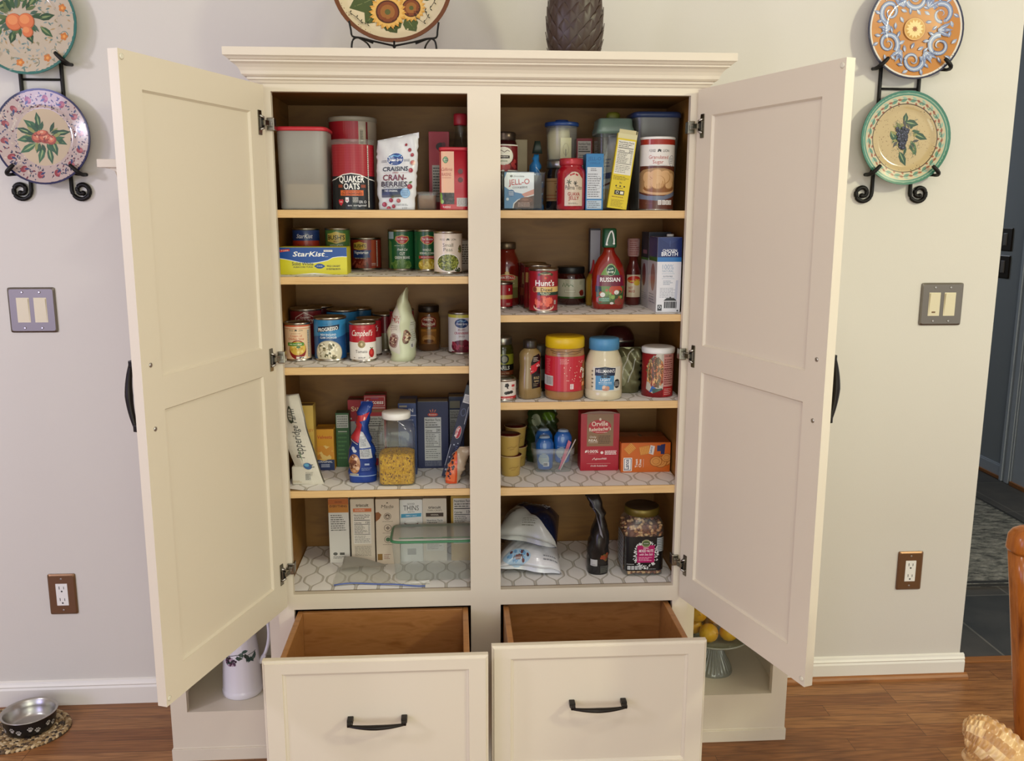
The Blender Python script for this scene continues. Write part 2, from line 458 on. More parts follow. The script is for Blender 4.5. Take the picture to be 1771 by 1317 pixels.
    def facts(s, x0, y0, x1, y1, bg='e9e7e2', ink='222222', cal='130', title=True):
        W, H = x1 - x0, y1 - y0
        s.rect(x0, y0, x1, y1, bg)
        if title: s.t('Nutrition Facts', (x0 + x1) / 2, y1 - H * .085, H * .055, ink, w=W * .9)
        s.lines(x0 + W * .06, y1 - H * .2, x1 - W * .06, y1 - H * .1, 2, ink)
        s.rect(x0 + W * .05, y1 - H * .235, x1 - W * .05, y1 - H * .215, ink)
        s.t('Calories', x0 + W * .06, y1 - H * .33, H * .05, ink, w=W * .4, al='l'); s.t(cal, x1 - W * .06, y1 - H * .33, H * .065, ink, w=W * .24, al='r')
        s.rect(x0 + W * .05, y1 - H * .365, x1 - W * .05, y1 - H * .35, ink)
        s.lines(x0 + W * .06, y0 + H * .34, x1 - W * .2, y1 - H * .38, 7, ink, H * .014)
        s.lines(x1 - W * .16, y0 + H * .34, x1 - W * .06, y1 - H * .38, 7, ink, H * .014, 0)
        s.rect(x0 + W * .05, y0 + H * .31, x1 - W * .05, y0 + H * .325, ink)
        s.lines(x0 + W * .06, y0 + H * .04, x1 - W * .06, y0 + H * .28, 5, ink, H * .012)
        return s

def flatmap(y0=0): return lambda u, v, n: (u, y0 - n - .0002, v)
def sidemap(x0): return lambda u, v, n: (x0 + n + .0002, u, v)
def leftmap(x0): return lambda u, v, n: (x0 - n - .0002, -u, v)
def topmap(z0): return lambda u, v, n: (u, v, z0 + n + .0002)
def cylmap(r, oy=0, tw=0): return lambda u, v, n: ((r + n + .0003) * sin(u / r + tw), oy - (r + n + .0003) * cos(u / r + tw), v)
def cuts(r, n=34): return [(-pi * .55 + 1.1 * pi * i / n) * r for i in range(n + 1)]
def loftmap(secs):
    """front of a loft: projects artwork straight onto the surface"""
    S = sorted([tuple(q) + (2, 0, 0)[len(q) - 3:] for q in secs])
    def f(u, v, n):
        v_ = min(max(v, S[0][0]), S[-1][0])
        for a, b in zip(S, S[1:]):
            if a[0] <= v_ <= b[0]:
                t = (v_ - a[0]) / ((b[0] - a[0]) or 1); q = [x + (y - x) * t for x, y in zip(a, b)]; break
        rx, ry, p, ox, oy = q[1:6]
        k = min(abs((u - ox) / rx), .975); u = ox + math.copysign(k * rx, u - ox)
        return (u, oy - ry * (1 - k ** p) ** (1 / p) - n - .0006, v)
    return f

def thing(name, label, cat, loc=(0, 0, 0), rz=0, group=None):
    o = bpy.data.objects.new(name, None); COL.objects.link(o); o.empty_display_size = .02
    o.location = loc; o.rotation_euler = (0, 0, rz); o['label'] = label; o['category'] = cat
    if group: o['group'] = group
    return o
def tag(o, label, cat, group=None, kind=None):
    o['label'] = label; o['category'] = cat
    if group: o['group'] = group
    if kind: o['kind'] = kind
    return o
def struct(b, name): return b.obj(name, kind='structure')
# ------------------------------------------------------------------ the room
YW = .3777; XC = 1.5131
struct(B().box((-3.2, YW, 0), (XC, YW + .12, CEIL), WALL), 'wall_back')
struct(B().box((-3.2, -3.4, -.03), (3.2, .479, 0), OAKF), 'floor')
struct(B().box((-3.2, .479, -.03), (3.2, 6, -.002), SLATE), 'floor_hall')
struct(B().box((-3.2, -3.4, CEIL), (3.2, 6, CEIL + .05), CEILM), 'ceiling')
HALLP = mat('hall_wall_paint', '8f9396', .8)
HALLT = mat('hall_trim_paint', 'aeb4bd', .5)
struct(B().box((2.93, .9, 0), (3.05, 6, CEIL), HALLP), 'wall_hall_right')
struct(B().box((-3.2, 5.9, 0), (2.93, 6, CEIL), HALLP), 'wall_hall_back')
struct(B().box((-3.3, -3.4, 0), (-3.2, 6, CEIL), WALL), 'wall_left')

def bboard(x0, x1, name, y=YW, end=None):
    prof = [(0, 0), (.012, 0), (.013, .052), (.010, .058), (.012, .062), (.008, .068), (.006, .074), (0, .077)]
    b = B(); b.prism([(y - p, z) for p, z in prof], x0, x1, TRIMW, axis='x')
    return struct(b, name)
bboard(-3.2, -.8325, 'baseboard_left')
bboard(.8325, XC + .012, 'baseboard_right')
b = B(); b.prism([(YW - .012, 0), (YW - .0275, 0), (YW - .026, .007), (YW - .02, .013), (YW - .012, .016)], .8325, XC + .02, SHOEW, axis='x'); struct(b, 'trim_1')
struct(B().box((XC - .02, .452, -.0005), (3.2, .485, .004), SHOEW, .002), 'trim_2')
# hall: baseboard, shoe, casing, door
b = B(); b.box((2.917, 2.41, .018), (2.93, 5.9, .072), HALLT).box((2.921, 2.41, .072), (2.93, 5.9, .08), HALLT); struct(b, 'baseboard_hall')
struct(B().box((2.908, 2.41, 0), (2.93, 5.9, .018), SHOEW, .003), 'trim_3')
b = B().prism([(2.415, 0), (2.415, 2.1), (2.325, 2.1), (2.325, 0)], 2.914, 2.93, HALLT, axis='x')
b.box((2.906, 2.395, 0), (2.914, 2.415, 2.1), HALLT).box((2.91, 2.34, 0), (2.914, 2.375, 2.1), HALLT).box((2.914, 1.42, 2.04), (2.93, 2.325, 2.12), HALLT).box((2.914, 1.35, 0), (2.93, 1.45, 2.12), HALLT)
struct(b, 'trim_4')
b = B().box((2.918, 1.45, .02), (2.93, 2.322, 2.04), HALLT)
for z0, z1 in ((.22, .95), (1.12, 1.9)):
    for y0, y1 in ((1.56, 1.83), (1.94, 2.22)):
        b.box((2.9135, y0, z0), (2.918, y1, z0 + .012), HALLT).box((2.9135, y0, z1 - .012), (2.918, y1, z1), HALLT).box((2.9135, y0, z0), (2.918, y0 + .012, z1), HALLT).box((2.9135, y1 - .012, z0), (2.918, y1, z1), HALLT)
d = struct(b, 'door_1')
B().ball((2.885, 1.52, 1.0), .028, STEEL, 14).tube([(2.918, 1.52, 1.0), (2.89, 1.52, 1.0)], .012, STEEL).obj('door_knob', d)
struct(B().box((2.905, 1.45, -.002), (2.93, 2.322, .02), SHOEW, .003), 'trim_5')

# ------------------------------------------------------------------ pantry cabinet
IN = .4475; CS = .03826; OX = .525; ZT = 1.7154; ZR = .4943; ZB = .4531
XI = CS + IN
cab = thing('pantry_cabinet', 'tall cream double-door pantry cabinet standing open with food shelves and two pulled-out drawers', 'cabinet', (0, .18, 0))
O = Matrix.Translation((0, -.18, 0))
# face frame
b = B()
for s in (-1, 1):
    b.box((min(s * XI, s * OX), 0, 0), (max(s * XI, s * OX), .019, 1.742), CREAM)
b.box((-CS, 0, 0), (CS, .019, 1.742), CREAM)
for s in (-1, 1):
    x0, x1 = sorted((s * CS, s * XI))
    b.box((x0, 0, ZB), (x1, .019, ZR), CREAM)
    b.box((x0, 0, ZT), (x1, .019, 1.742), CREAM)
    b.box((x0, 0, 0), (x1, .019, .115), CREAM)
b.obj('face_frame', cab, O)
# painted sides, maple lining
b = B()
for s in (-1, 1): b.box((min(s * .511, s * OX), .019, 0), (max(s * .511, s * OX), YW - .001, 1.742), CREAM)
b.box((-.511, .019, 1.742), (.511, YW - .001, 1.752), CREAM)
b.obj('side_panel', cab, O)
YB = .336
b = B()
for s in (-1, 1): b.box((min(s * .506, s * .511), .019, .1), (max(s * .506, s * .511), YB, 1.738), MAPLE)
b.box((-.506, YB, .1), (.506, YB + .006, 1.738), MAPLE)
b.box((-.009, .019, .1), (.009, YB, 1.722), MAPLE)
b.box((-.506, .019, 1.722), (.506, YB, 1.738), MAPLE)
b.box((-.506, .019, .476), (-.009, YB, .4935), MAPLE).box((.009, .019, .476), (.506, YB, .4935), MAPLE)
b.box((-.506, .019, .1), (.506, YB, .112), MAPLE)
b.obj('carcass', cab, O)
# crown moulding
prof = [(0, 1.733), (.003, 1.733), (.006, 1.7385), (.010, 1.7405), (.010, 1.7455), (.016, 1.7465), (.020, 1.7500), (.022, 1.757), (.026, 1.764), (.032, 1.7705), (.037, 1.7735), (.039, 1.7745), (.039, 1.778), (.043, 1.779), (.047, 1.783), (.052, 1.786), (.052, 1.803), (0, 1.803)]
b = B(); rings = []
for p, z in prof:
    rings.append([b.bm.verts.new(q) for q in ((-OX - p, YW, z), (-OX - p, -p, z), (OX + p, -p, z), (OX + p, YW, z))])
for k in range(len(rings) - 1):
    for i in range(3): b.face([rings[k][i], rings[k][i + 1], rings[k + 1][i + 1], rings[k + 1][i]], CREAM)
b.box((-OX, .002, 1.79), (OX, YW - .001, 1.8028), CREAM)
b.obj('crown_molding', cab, O)

SH = {'L': [(1.4505, .0185), (1.2930, .018), (1.0730, .0185), (.7590, .0175)], 'R': [(1.4505, .0185), (1.1985, .0175), (.9800, .019), (.7587, .0205)]}
LN = ['top shelf', 'second shelf', 'third shelf', 'fourth shelf', 'floor']
LT = {}
for side, s in (('L', -1), ('R', 1)):
    x0, x1 = sorted((s * .009, s * .506))
    for z, th in SH[side]:
        bb = B(); bb.box((x0 + .001, .021, z - th), (x1 - .001, YB - .002, z), EDGE, .0008)
        bb.obj('shelf', cab, O)
    for i, z in enumerate([q[0] for q in SH[side]] + [.4943]):
        bb = B()
        curl = 1 if i == 3 else 0
        lx, ly = (x0 + .003, .024 if i < 4 else .0215), (x1 - .003, YB - .004)
        cx = -.4858 if side == 'L' else .0383
        def f(u, v, t=0):
            x = lx[0] + (ly[0] - lx[0]) * u; y = lx[1] + (ly[1] - lx[1]) * v
            d = max(0, 1 - (max(x - cx, -.02) + (y - .02) * 1.6) / .07)
            return (x, y - .0 * d, z + .0006 + t + curl * .007 * d * d)
        bb.grid(f, 24, 16, LINER); bb.grid(lambda u, v: f(u, v, -.0004), 2, 2, LINER) if not curl else None
        o = bb.obj('shelf_liner')
        LT[side + str(i)] = z + .0008
        w_ = {'L': 'left', 'R': 'right'}[side]
        tag(o, ['white shelf liner with grey ogee lines on the %s top shelf of the cabinet', 'white ogee-patterned paper liner on the second %s shelf from top', 'white ogee-patterned paper liner on the third %s shelf from top', 'white ogee-patterned paper liner on the fourth %s shelf from top, front corner lifting', 'white ogee-patterned paper liner on the cabinet floor, %s side'][i] % w_, 'shelf liner', 'patterned paper shelf liners')

# doors (local: t along door from hinge, n outward through thickness, z)
def door(s, an):
    t = Vector((-s * cos(an), -sin(an), 0)); inn = Vector((-s * sin(an), cos(an) , 0)) * 1.0
    # outward normal of the hidden (outer) face
    inn = Vector((t.y, -t.x, 0)) if s > 0 else Vector((-t.y, t.x, 0))
    # inner face looks towards the cabinet centre line (x sign -s)
    if inn.x * s > 0: inn = -inn
    out = -inn
    M_ = Matrix(((t.x, out.x, 0, s * .498), (t.y, out.y, 0, -.0179 - .18), (0, 0, 1, 0), (0, 0, 0, 1)))
    b = B(); z0, z1, W = .4712, 1.727, .4835; T = .0205
    st0, st1 = .058, .424
    b.box((0, 0, z0), (st0, T, z1), CREAM).box((st1, 0, z0), (W, T, z1), CREAM)
    for a, c_ in ((z0, .54), (1.0695, 1.1335), (1.6645, z1)): b.box((st0, 0, a), (st1, T, c_), CREAM)
    for a, c_ in ((.54, 1.0695), (1.1335, 1.6645)):
        b.box((st0, .0062, a), (st1, .013, c_), CREAM)
        e = .0038; o_ = [(st0, a), (st1, a), (st1, c_), (st0, c_)]; i_ = [(st0 + e, a + e), (st1 - e, a + e), (st1 - e, c_ - e), (st0 + e, c_ - e)]
        O_ = [b.bm.verts.new((q[0], .0012, q[1])) for q in o_]; I_ = [b.bm.verts.new((q[0], .0061, q[1])) for q in i_]
        for k in range(4): b.face([O_[k], O_[(k + 1) % 4], I_[(k + 1) % 4], I_[k]], CREAM)
    # quarter bead round each panel on the inside face
    dr = b.obj('door', cab, M_)
    b = B()  # arched pull on the outer face
    zc, hl = 1.1, .0625
    for zz in (-hl, hl):
        b.box((.4525, T, zc + zz - .007), (.4665, T + .022, zc + zz + .007), BRONZE, .002)
    pts = [(.4595, T + .019 + .0115 * (1 - (k / 8) ** 2), zc + hl * 1.05 * k / 8) for k in range(-8, 9)]
    b.tube(pts, [.0045 + .0035 * (1 - abs(k / 8)) for k in range(-8, 9)], BRONZE, 10)
    b.obj('handle', dr, M_)
    for zz in (1.1615, 1.0375):
        B().lathe([(.0045, 0), (.0045, .0012), (.003, .0022)], STEEL, 14).obj('screw', dr, M_ @ Matrix.Translation((.457, 0, zz)) @ Matrix.Rotation(pi / 2, 4, 'X'))
    for zz in (.486, 1.714):
        B().lathe([(.0055, 0), (.0055, .0012), (.0035, .0024)], BUMPER, 14).obj('bumper', dr, M_ @ Matrix.Translation((.4745, 0, zz)) @ Matrix.Rotation(pi / 2, 4, 'X'))
    for zc in (1.643, 1.1025, .565):
        b = B()  # plate on the door with the cup wings, arm, clip over the frame
        b.prism([(.016, zc - .027), (.030, zc - .027), (.030, zc + .027), (.016, zc + .027), (.016, zc + .016), (.009, zc + .011), (.009, zc - .011), (.016, zc - .016)], -.0022, 0, HINGE, .0005)
        b.box((.010, -.0055, zc - .011), (.026, -.002, zc + .011), BLACK, .001)
        b.box((.002, -.013, zc - .006), (.020, -.004, zc + .006), HINGE, .0015)
        for q in (-1, 1):
            b.tube([(.012, -.004, zc + q * .007), (.018, -.008, zc + q * .012), (.026, -.003, zc + q * .0155)], .0025, STEEL, 6)
            b.lathe([(.003, -.0022), (.003, -.0012)], STEEL, 8, at=(.023, 0)) if 0 else None
        h = b.obj('hinge', dr, M_)
        b = B()
        x0, x1 = sorted((s * .4965, s * .4795)); 
        b.box((x0, -.0055, zc - .0145), (x1, -.0005, zc + .0145), HINGE, .002)
        xa, xb = sorted((s * .4795, s * .4835)); b.box((xa, -.004, zc - .0135), (xb, .02, zc + .0135), HINGE, .0015)
        xm = s * .489; b.box((xm - .005, -.0085, zc - .005), (xm + .005, -.005, zc + .005), STEEL, .001)
        xn = s * .4975; b.box((xn - .005, -.012, zc - .005), (xn + .006, -.004, zc + .005), HINGE, .001)
        b.obj('hinge_arm', dr, O)
    return dr
door(-1, 1.9006); door(1, 1.888)

# drawers
def drawer(s, yf, x0, x1, px, pz):
    b = B(); z0, z1 = .098, .4655
    yb = yf + .020
    # rim with stepped profile
    b.box((x0, yf + .006, z0), (x1, yb, z1), CREAM, .0008)
    e = .006
    fx0, fx1, fz0, fz1 = x0 + e, x1 - e, z0 + e, z1 - e
    px0, px1, pz0, pz1 = x0 + .044, x1 - .044, .166 - .004, .4345
    r = lambda a, b_, c_, d_: [b.bm.verts.new((q, h, w_)) for q, h, w_ in ((a, c_[0], b_), (a, c_[0], d_[1]), (d_[0], c_[0], d_[1]), (d_[0], c_[0], b_))]
    def ring(x_0, z_0, x_1, z_1, y): return [b.bm.verts.new(q) for q in ((x_0, y, z_0), (x_0, y, z_1), (x_1, y, z_1), (x_1, y, z_0))]
    R_ = [ring(x0, z0, x1, z1, yf + .006), ring(x0 + .001, z0 + .001, x1 - .001, z1 - .001, yf + .004), ring(x0 + .004, z0 + .004, x1 - .004, z1 - .004, yf + .0035), ring(fx0, fz0, fx1, fz1, yf),
          ring(px0, pz0, px1, pz1, yf), ring(px0 + .001, pz0 + .001, px1 - .001, pz1 - .001, yf + .003), ring(px0 + .006, pz0 + .006, px1 - .006, pz1 - .006, yf + .0045), ring(px0 + .0085, pz0 + .0085, px1 - .0085, pz1 - .0085, yf + .0085), ring(px0 + .009, pz0 + .009, px1 - .009, pz1 - .009, yf + .0095)]
    for k in range(len(R_) - 1):
        for i in range(4): b.face([R_[k][i], R_[k + 1][i], R_[k + 1][(i + 1) % 4], R_[k][(i + 1) % 4]], CREAM)
    b.face(R_[-1][::-1], CREAM)
    bmesh.ops.recalc_face_normals(b.bm, faces=b.bm.faces[:])
    dr = b.obj('drawer', cab, O)
    # wooden box
    xa, xb = sorted((s * .0455, s * .4785)); y2 = yf + .305; zt = .444; th = .014
    b = B()
    b.box((xa, yb, .14), (xa + th, y2, zt), DRAWW, .002).box((xb - th, yb, .14), (xb, y2, zt), DRAWW, .002)
    b.box((xa + th, y2 - th, .14), (xb - th, y2, zt), DRAWW, .001).box((xa + th, yb, .14), (xb - th, yb + th, zt), DRAWW, .001)
    b.box((xa + th, yb + th, .15), (xb - th, y2 - th, .157), DRAWW)
    b.obj('drawer_box', dr, O)
    b = B()
    for q in (-.0605, .0605): b.box((px + q - .0068, yf - .0125, pz - .006), (px + q + .0068, yf + .0097, pz + .006), BRONZE, .0022).box((px + q - .0055, yf - .024, pz - .005), (px + q + .0055, yf - .011, pz + .004), BRONZE, .002)
    pts = [(px + .0645 * k / 10, yf - .019 - .0105 * (1 - (k / 10) ** 2), pz - .003) for k in range(-10, 11)]
    b.tube(pts, [.0035 + .0042 * (1 - abs(k / 10) ** 1.5) for k in range(-10, 11)], BRONZE, 10, flat=.7)
    b.obj('handle', dr, O)
drawer(-1, -.292, -.5075, -.0045, -.2558, .3185)
drawer(1, -.252, .0045, .5075, .2527, .3185)

# side cabinets with open cubbies
def side_cab(s, word):
    t = thing('side_cabinet', 'low-profile cream open-cubby side cabinet built against the %s flank of the pantry' % word, 'cabinet', (s * .68, .22, 0), group='open side cabinets')
    OO = Matrix.Translation((-s * .68, -.22, 0)); b = B()
    def bx(xa, xb, ya, yb, za, zb, bev=0): 
        p, q = sorted((s * xa, s * xb)); b.box((p, ya, za), (q, yb, zb), CREAM, bev)
    F = .065
    bx(.5262, .5634, F, F + .019, 0, 1.544); bx(.790, .8325, F, F + .019, 0, 1.544)
    bx(.5634, .790, F, F + .019, .0, .141); bx(.5634, .790, F, F + .019, .48, .51); bx(.5634, .790, F, F + .019, .985, 1.01); bx(.5634, .79, F, F + .019, 1.5, 1.544)
    b.obj('face_frame', t, OO); b = B()
    bx(.8165, .8323, F + .019, YW - .001, 0, 1.543, 0); bx(.5262, .538, F + .019, YW - .001, 0, 1.543, 0); bx(.538, .8165, YW - .008, YW - .001, .0, 1.543, 0)
    bx(.538, .8165, F + .019, YW - .008, .128, .1405, 0); bx(.538, .8165, F + .019, YW - .008, .482, .508, 0); bx(.538, .8165, F + .019, YW - .008, .986, 1.008, 0); bx(.538, .8165, F + .019, YW - .008, 1.515, 1.543, 0)
    b.obj('carcass', t, OO); b = B()
    bx(.5262, .8360, F - .0035, YW - .014, .0, .034, .001); bx(.5262, .8335, F - .001, YW - .014, .034, .038, .001)
    b.obj('base_trim', t, OO); b = B()
    bx(.5262, .891 if s < 0 else .868, F - .045, YW - .001, 1.5461, 1.5645, .001)
    p = [(0, 1.515), (.008, 1.517), (.012, 1.527), (.022, 1.538), (.032, 1.5415), (.034, 1.5461), (0, 1.5461)]
    b.prism([(F - a, z) for a, z in p], *sorted((s * .5262, s * .860)), CREAM, axis='x')
    b.prism([(s * (.8325 + a), z) for a, z in p], F - .034, YW - .001, CREAM)
    bmesh.ops.recalc_face_normals(b.bm, faces=b.bm.faces[:])
    b.obj('cornice', t, OO)
side_cab(-1, 'left'); side_cab(1, 'right')

# ------------------------------------------------------------------ switches and outlets
def plate_mesh(W, H, m, holes=()):
    b = B(); w, h = W / 2, H / 2
    b.loft([(0, w, h, 26), (.0035, w, h, 26), (.0065, w - .0045, h - .0045, 24)], m, 48, smooth=False)
    return b
WM = Matrix.Rotation(pi / 2, 4, 'X')
def switch(x, z, label, mark, loc=None, pm=NICKEL, rz=0):
    t = thing('light_switch', label, 'light switch', loc or (x, YW, z), rz)
    plate_mesh(.1256, .124, pm).obj('wall_plate', t, WM)
    for i, q in enumerate((-.023, .023)):
        b = B().box((q - .0172, -.0072, -.034), (q + .0172, -.006, .034), ALMOND, .0004)
        b.prism([(-.0062, -.0315), (-.0075, -.0315), (-.0100, .0315) if (mark is None and i == 0) or mark == 0 else (-.0115, .0315), (-.0062, .0315)], q - .0152, q + .0152, ALMOND, .0006, axis='x')
        if mark == 1 and i == 0: b.box((q - .006, -.0092, -.025), (q + .004, -.0078, -.021), mat('switch_locator_slot', '6b4a2a', .4))
        b.obj('rocker', t)
        for zz in (-.049, .049): B().lathe([(.0034, -.001), (.0034, .0074), (.0022, .0085)], STEEL, 12).obj('screw', t, Matrix.Translation((q, 0, zz)) @ WM)
switch(-1.2271, 1.1792, 'double rocker light switch in brushed plate on wall left of the cabinet', 0)
switch(1.347, 1.1837, 'double rocker light switch with small locator slot, right of the cabinet', 1)
def outlet(x, z, label):
    t = thing('wall_outlet', label, 'outlet', (x, YW, z), group='wall outlets')
    plate_mesh(.078, .124, PLATEB).obj('wall_plate', t, WM)
    b = B().box((-.0165, -.0085, -.0335), (.0165, -.006, .0335), WHITEP, .0008)
    a = Art()
    for zz in (-.019, .017):
        a.rect(-.0075, zz, -.0055, zz + .009, '222222'); a.rect(.0055, zz, .0072, zz + .008, '222222'); a.ell(0, zz - .0065, .0027, .0025, '222222', 12)
    b.art(a, flatmap(-.0085), PRINT); b.obj('receptacle', t)
    for zz in (-.048, .048): B().lathe([(.003, -.001), (.003, .0073), (.002, .008)], STEEL, 12).obj('screw', t, Matrix.Translation((0, 0, zz)) @ WM)
outlet(-1.2202, .3484, 'white electric outlet in bronze plate, low on wall left of cabinet')
outlet(1.3233, .3585, 'white electric outlet in bronze plate, low on wall right of cabinet')
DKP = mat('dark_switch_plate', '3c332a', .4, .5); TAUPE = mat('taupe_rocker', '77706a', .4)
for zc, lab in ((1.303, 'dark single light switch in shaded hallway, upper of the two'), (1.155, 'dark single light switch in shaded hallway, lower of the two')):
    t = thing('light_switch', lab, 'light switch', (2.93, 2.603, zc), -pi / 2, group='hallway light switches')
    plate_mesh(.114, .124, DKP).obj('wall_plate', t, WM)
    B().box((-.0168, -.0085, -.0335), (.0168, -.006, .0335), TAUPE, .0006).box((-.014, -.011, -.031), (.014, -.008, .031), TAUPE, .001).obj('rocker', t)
# ------------------------------------------------------------------ food packages: builders
def zs(sh): return LT[sh]
def can(name, label, sh, x, yf, d, h, a=None, base='cccccc', tw=0., cat='can', group=None, metal=TIN, ring=True, z=None, wraps=1.0):
    r = d / 2; t = thing(name, label, cat, (x, yf + r, zs(sh) if z is None else z), 0, group)
    b = B(); g = .0022
    b.lathe([(r - .002, 0), (r, .0012), (r, .0034), (r - .0016, .0055), (r - .0016, h - .0055), (r, h - .0034), (r, h - .0008), (r - .0012, h), (r - .0030, h - .0008), (r - .0034, h - .004), (r * .8, h - .0042), (r * .78, h - .0032), (r * .6, h - .0032), (r * .58, h - .0042), (.001, h - .0042)], metal, 40, cap=(True, True))
    b.obj('can_body', t)
    b = B(); rl = r - .0011
    b.lathe([(rl, .006), (rl, h - .006)], mat('label_' + base, base, .4), 40, cap=(False, False))
    if a: b.art(a, cylmap(rl, 0, tw), PRINTG, cuts(rl), clip=(.0062, h - .0062))
    b.obj('label', t)
    return t
def carton(name, label, sh, x, yf, w_, d, h, front=None, base='cccccc', side=None, left=None, top=None, rz=0, cat='box', group=None, z=None, gloss=False, topc=None, tilt=0, bev=.0008):
    """printed card box; origin at the middle of its front lower edge"""
    t = thing(name, label, cat, (x, yf, (zs(sh) if z is None else z)), rz, group)
    if tilt: t.rotation_euler = (0, tilt, rz)
    b = B(); b.box((-w_ / 2, 0, 0), (w_ / 2, d, h), mat('card_' + base, base, .45), bev)
    P_ = PRINTG if gloss else PRINT
    if front: b.art(front, flatmap(0), P_, clip=(.0004, h - .0002), clipu=w_ / 2 - .0002)
    if side: b.art(side, sidemap(w_ / 2), P_)
    if left: b.art(left, leftmap(-w_ / 2), P_)
    if top: b.art(top, topmap(h), P_)
    b.obj('carton', t)
    # closing flaps on the top
    b = B(); b.box((-w_ / 2 + .0015, .001, h), (w_ / 2 - .0015, d * .56, h + .0007), mat('card_' + (topc or base), topc or base, .45)).obj('top_flap', t)
    return t
def bands(W, H, rows, r=None):
    a = Art()
    for z0, z1, col in rows: a.rect(-W / 2, z0, W / 2, z1, col)
    return a
def logo_oval(a, x, y, rx, ry, bg, txt, col, rim=None, w_=None):
    if rim: a.ell(x, y, rx * 1.08, ry * 1.12, rim)
    a.ell(x, y, rx, ry, bg); a.t(txt, x, y - ry * .28, ry * .6, col, w=w_ or rx * 1.6)
    return a

# ---- left, top shelf
RED = mat('red_lid_plastic', 'c2303c', .35)
def tub(name, label, sh, x, yf, W, D, H, lidm, bodym, p=5, lidh=.014, cat='food container', z=None, taper=.93, lidover=.002, ribs=False, rz=0):
    t = thing(name, label, cat, (x, yf + D / 2, zs(sh) if z is None else z), rz)
    w_, d = W / 2, D / 2
    b = B(); b.loft([(.0, w_ * taper - .004, d * taper - .004, p), (.003, w_ * taper, d * taper, p), (H - lidh, w_ - .001, d - .001, p)], bodym, 48, cap=(True, False))
    b.obj('container_body', t)
    b = B(); q = lidover
    b.loft([(H - lidh, w_ + q, d + q, p), (H - .003, w_ + q, d + q, p), (H, w_ + q - .003, d + q - .003, p)], lidm, 48).obj('lid', t)
    return t
tub('storage_canister', 'tall square translucent canister with red lid, far left of left top shelf', 'L0', -.4285, .035, .120, .125, .1905, RED, FROST, 6, .0095)
t = thing('flour_fill', 'pale grey-white powder lying in the bottom of the red-lidded canister', 'flour', (-.4285, .0975, zs('L0') + .004))
t['kind'] = 'stuff'
b = B().loft([(0, .046, .048, 6), (.052, .049, .051, 6), (.056, .044, .046, 5)], mat('flour', 'b9aa92', .9), 40).obj('powder', t)

def oats(label, x, yf, d, h, front):
    t = thing('oats_canister', label, 'oats canister', (x, yf + d / 2, zs('L0')), 0)
    r = d / 2; b = B()
    b.lathe([(r - .001, 0), (r, .002), (r, h - .012)], mat('label_191b22', '191b22', .4), 44)
    a = Art()
    if front:
        a.rect(-.075, .078, .075, h - .012, '981c28')
        for k in range(12):
            a.rect(-.075, .08 + k * .006, .075, .0806 + k * .006, 'a32a34')
        a.poly([(-.075, .0), (-.075, .068), (-.045, .072), (-.02, .082), (0, .085), (.02, .082), (.045, .072), (.075, .068), (.075, 0)], 'f0ece6')
        a.poly([(-.075, .0), (-.075, .066), (-.045, .070), (-.02, .080), (0, .083), (.02, .080), (.045, .070), (.075, .066), (.075, 0)], '14171d')
        a.t('QUAKER', 0, .0635, .0145, 'f4f2ee', w=.062, b=.035, arc=-0).t('OATS', 0, .0475, .0135, 'f4f2ee', w=.038, b=.035)
        a.rect(-.034, .051, -.022, .058, '8a3b22').rect(.022, .051, .034, .058, '8a3b22')
        a.rect(-.028, .0325, .028, .045, 'd2642c').t('100% WHOLE GRAIN', 0, .0412, .0022, '321208', w=.042).t('OLD FASHIONED', 0, .0345, .0052, '23100a', w=.05, b=.03)
        a.poly([(-.0155, .0285), (-.0075, .0285), (-.0072, .019), (-.0115, .0155), (-.0158, .019)], 'e8e6ea').t('NFL', -.0115, .0195, .0038, 'b3243a', w=.0065, b=.03)
        a.lines(.002, .0165, .015, .029, 4, 'e6e4e0', rnd=0)
        a.poly([(-.035, .0215), (-.031, .0245), (-.0275, .0225), (-.024, .0245), (-.0205, .0215), (-.022, .015), (-.0275, .0085), (-.0335, .015)], 'c42838').t('100%', -.0275, .0165, .003, 'f0dcd8', w=.008)
        a.t('ER O', .026, .015, .006, 'cfcfd2', w=.018).t('en original', .012, .0078, .0042, 'cfcfd2', w=.045)
        a.rect(.041, .005, .044, h - .014, 'cfcac0').lines(.0413, .02, .0437, h - .02, 26, '333333')
    else:
        a.rect(-.09, .0, .09, h - .012, 'a81f2c').rect(.020, 0, .09, h - .012, 'b7a894')
        a.rect(.0235, .16, .0335, .195, '8c7f6c').lines(.0245, .162, .0325, .192, 8, '3e362c').rect(.040, .1, .045, h - .013, '7c1d26')
    b.art(a, cylmap(r, 0, 0), PRINTG, cuts(r)); b.obj('canister_body', t)
    b = B().lathe([(r + .0008, h - .012), (r + .0014, h - .002), (r, h), (r - .004, h - .0002), (r - .006, h - .0022), (.001, h - .0022)], HAZE if front else mat('lid_tan', 'a99e8c', .35), 44)
    b.obj('lid', t); return t
oats('black and red rolled oats canister, front one of the pair, OATS in white letters', -.3125, .03, .1005, .163, True)
oats('taller red oats canister with beige side panel behind the black-and-red one', -.3255, .155, .119, .2272, False)

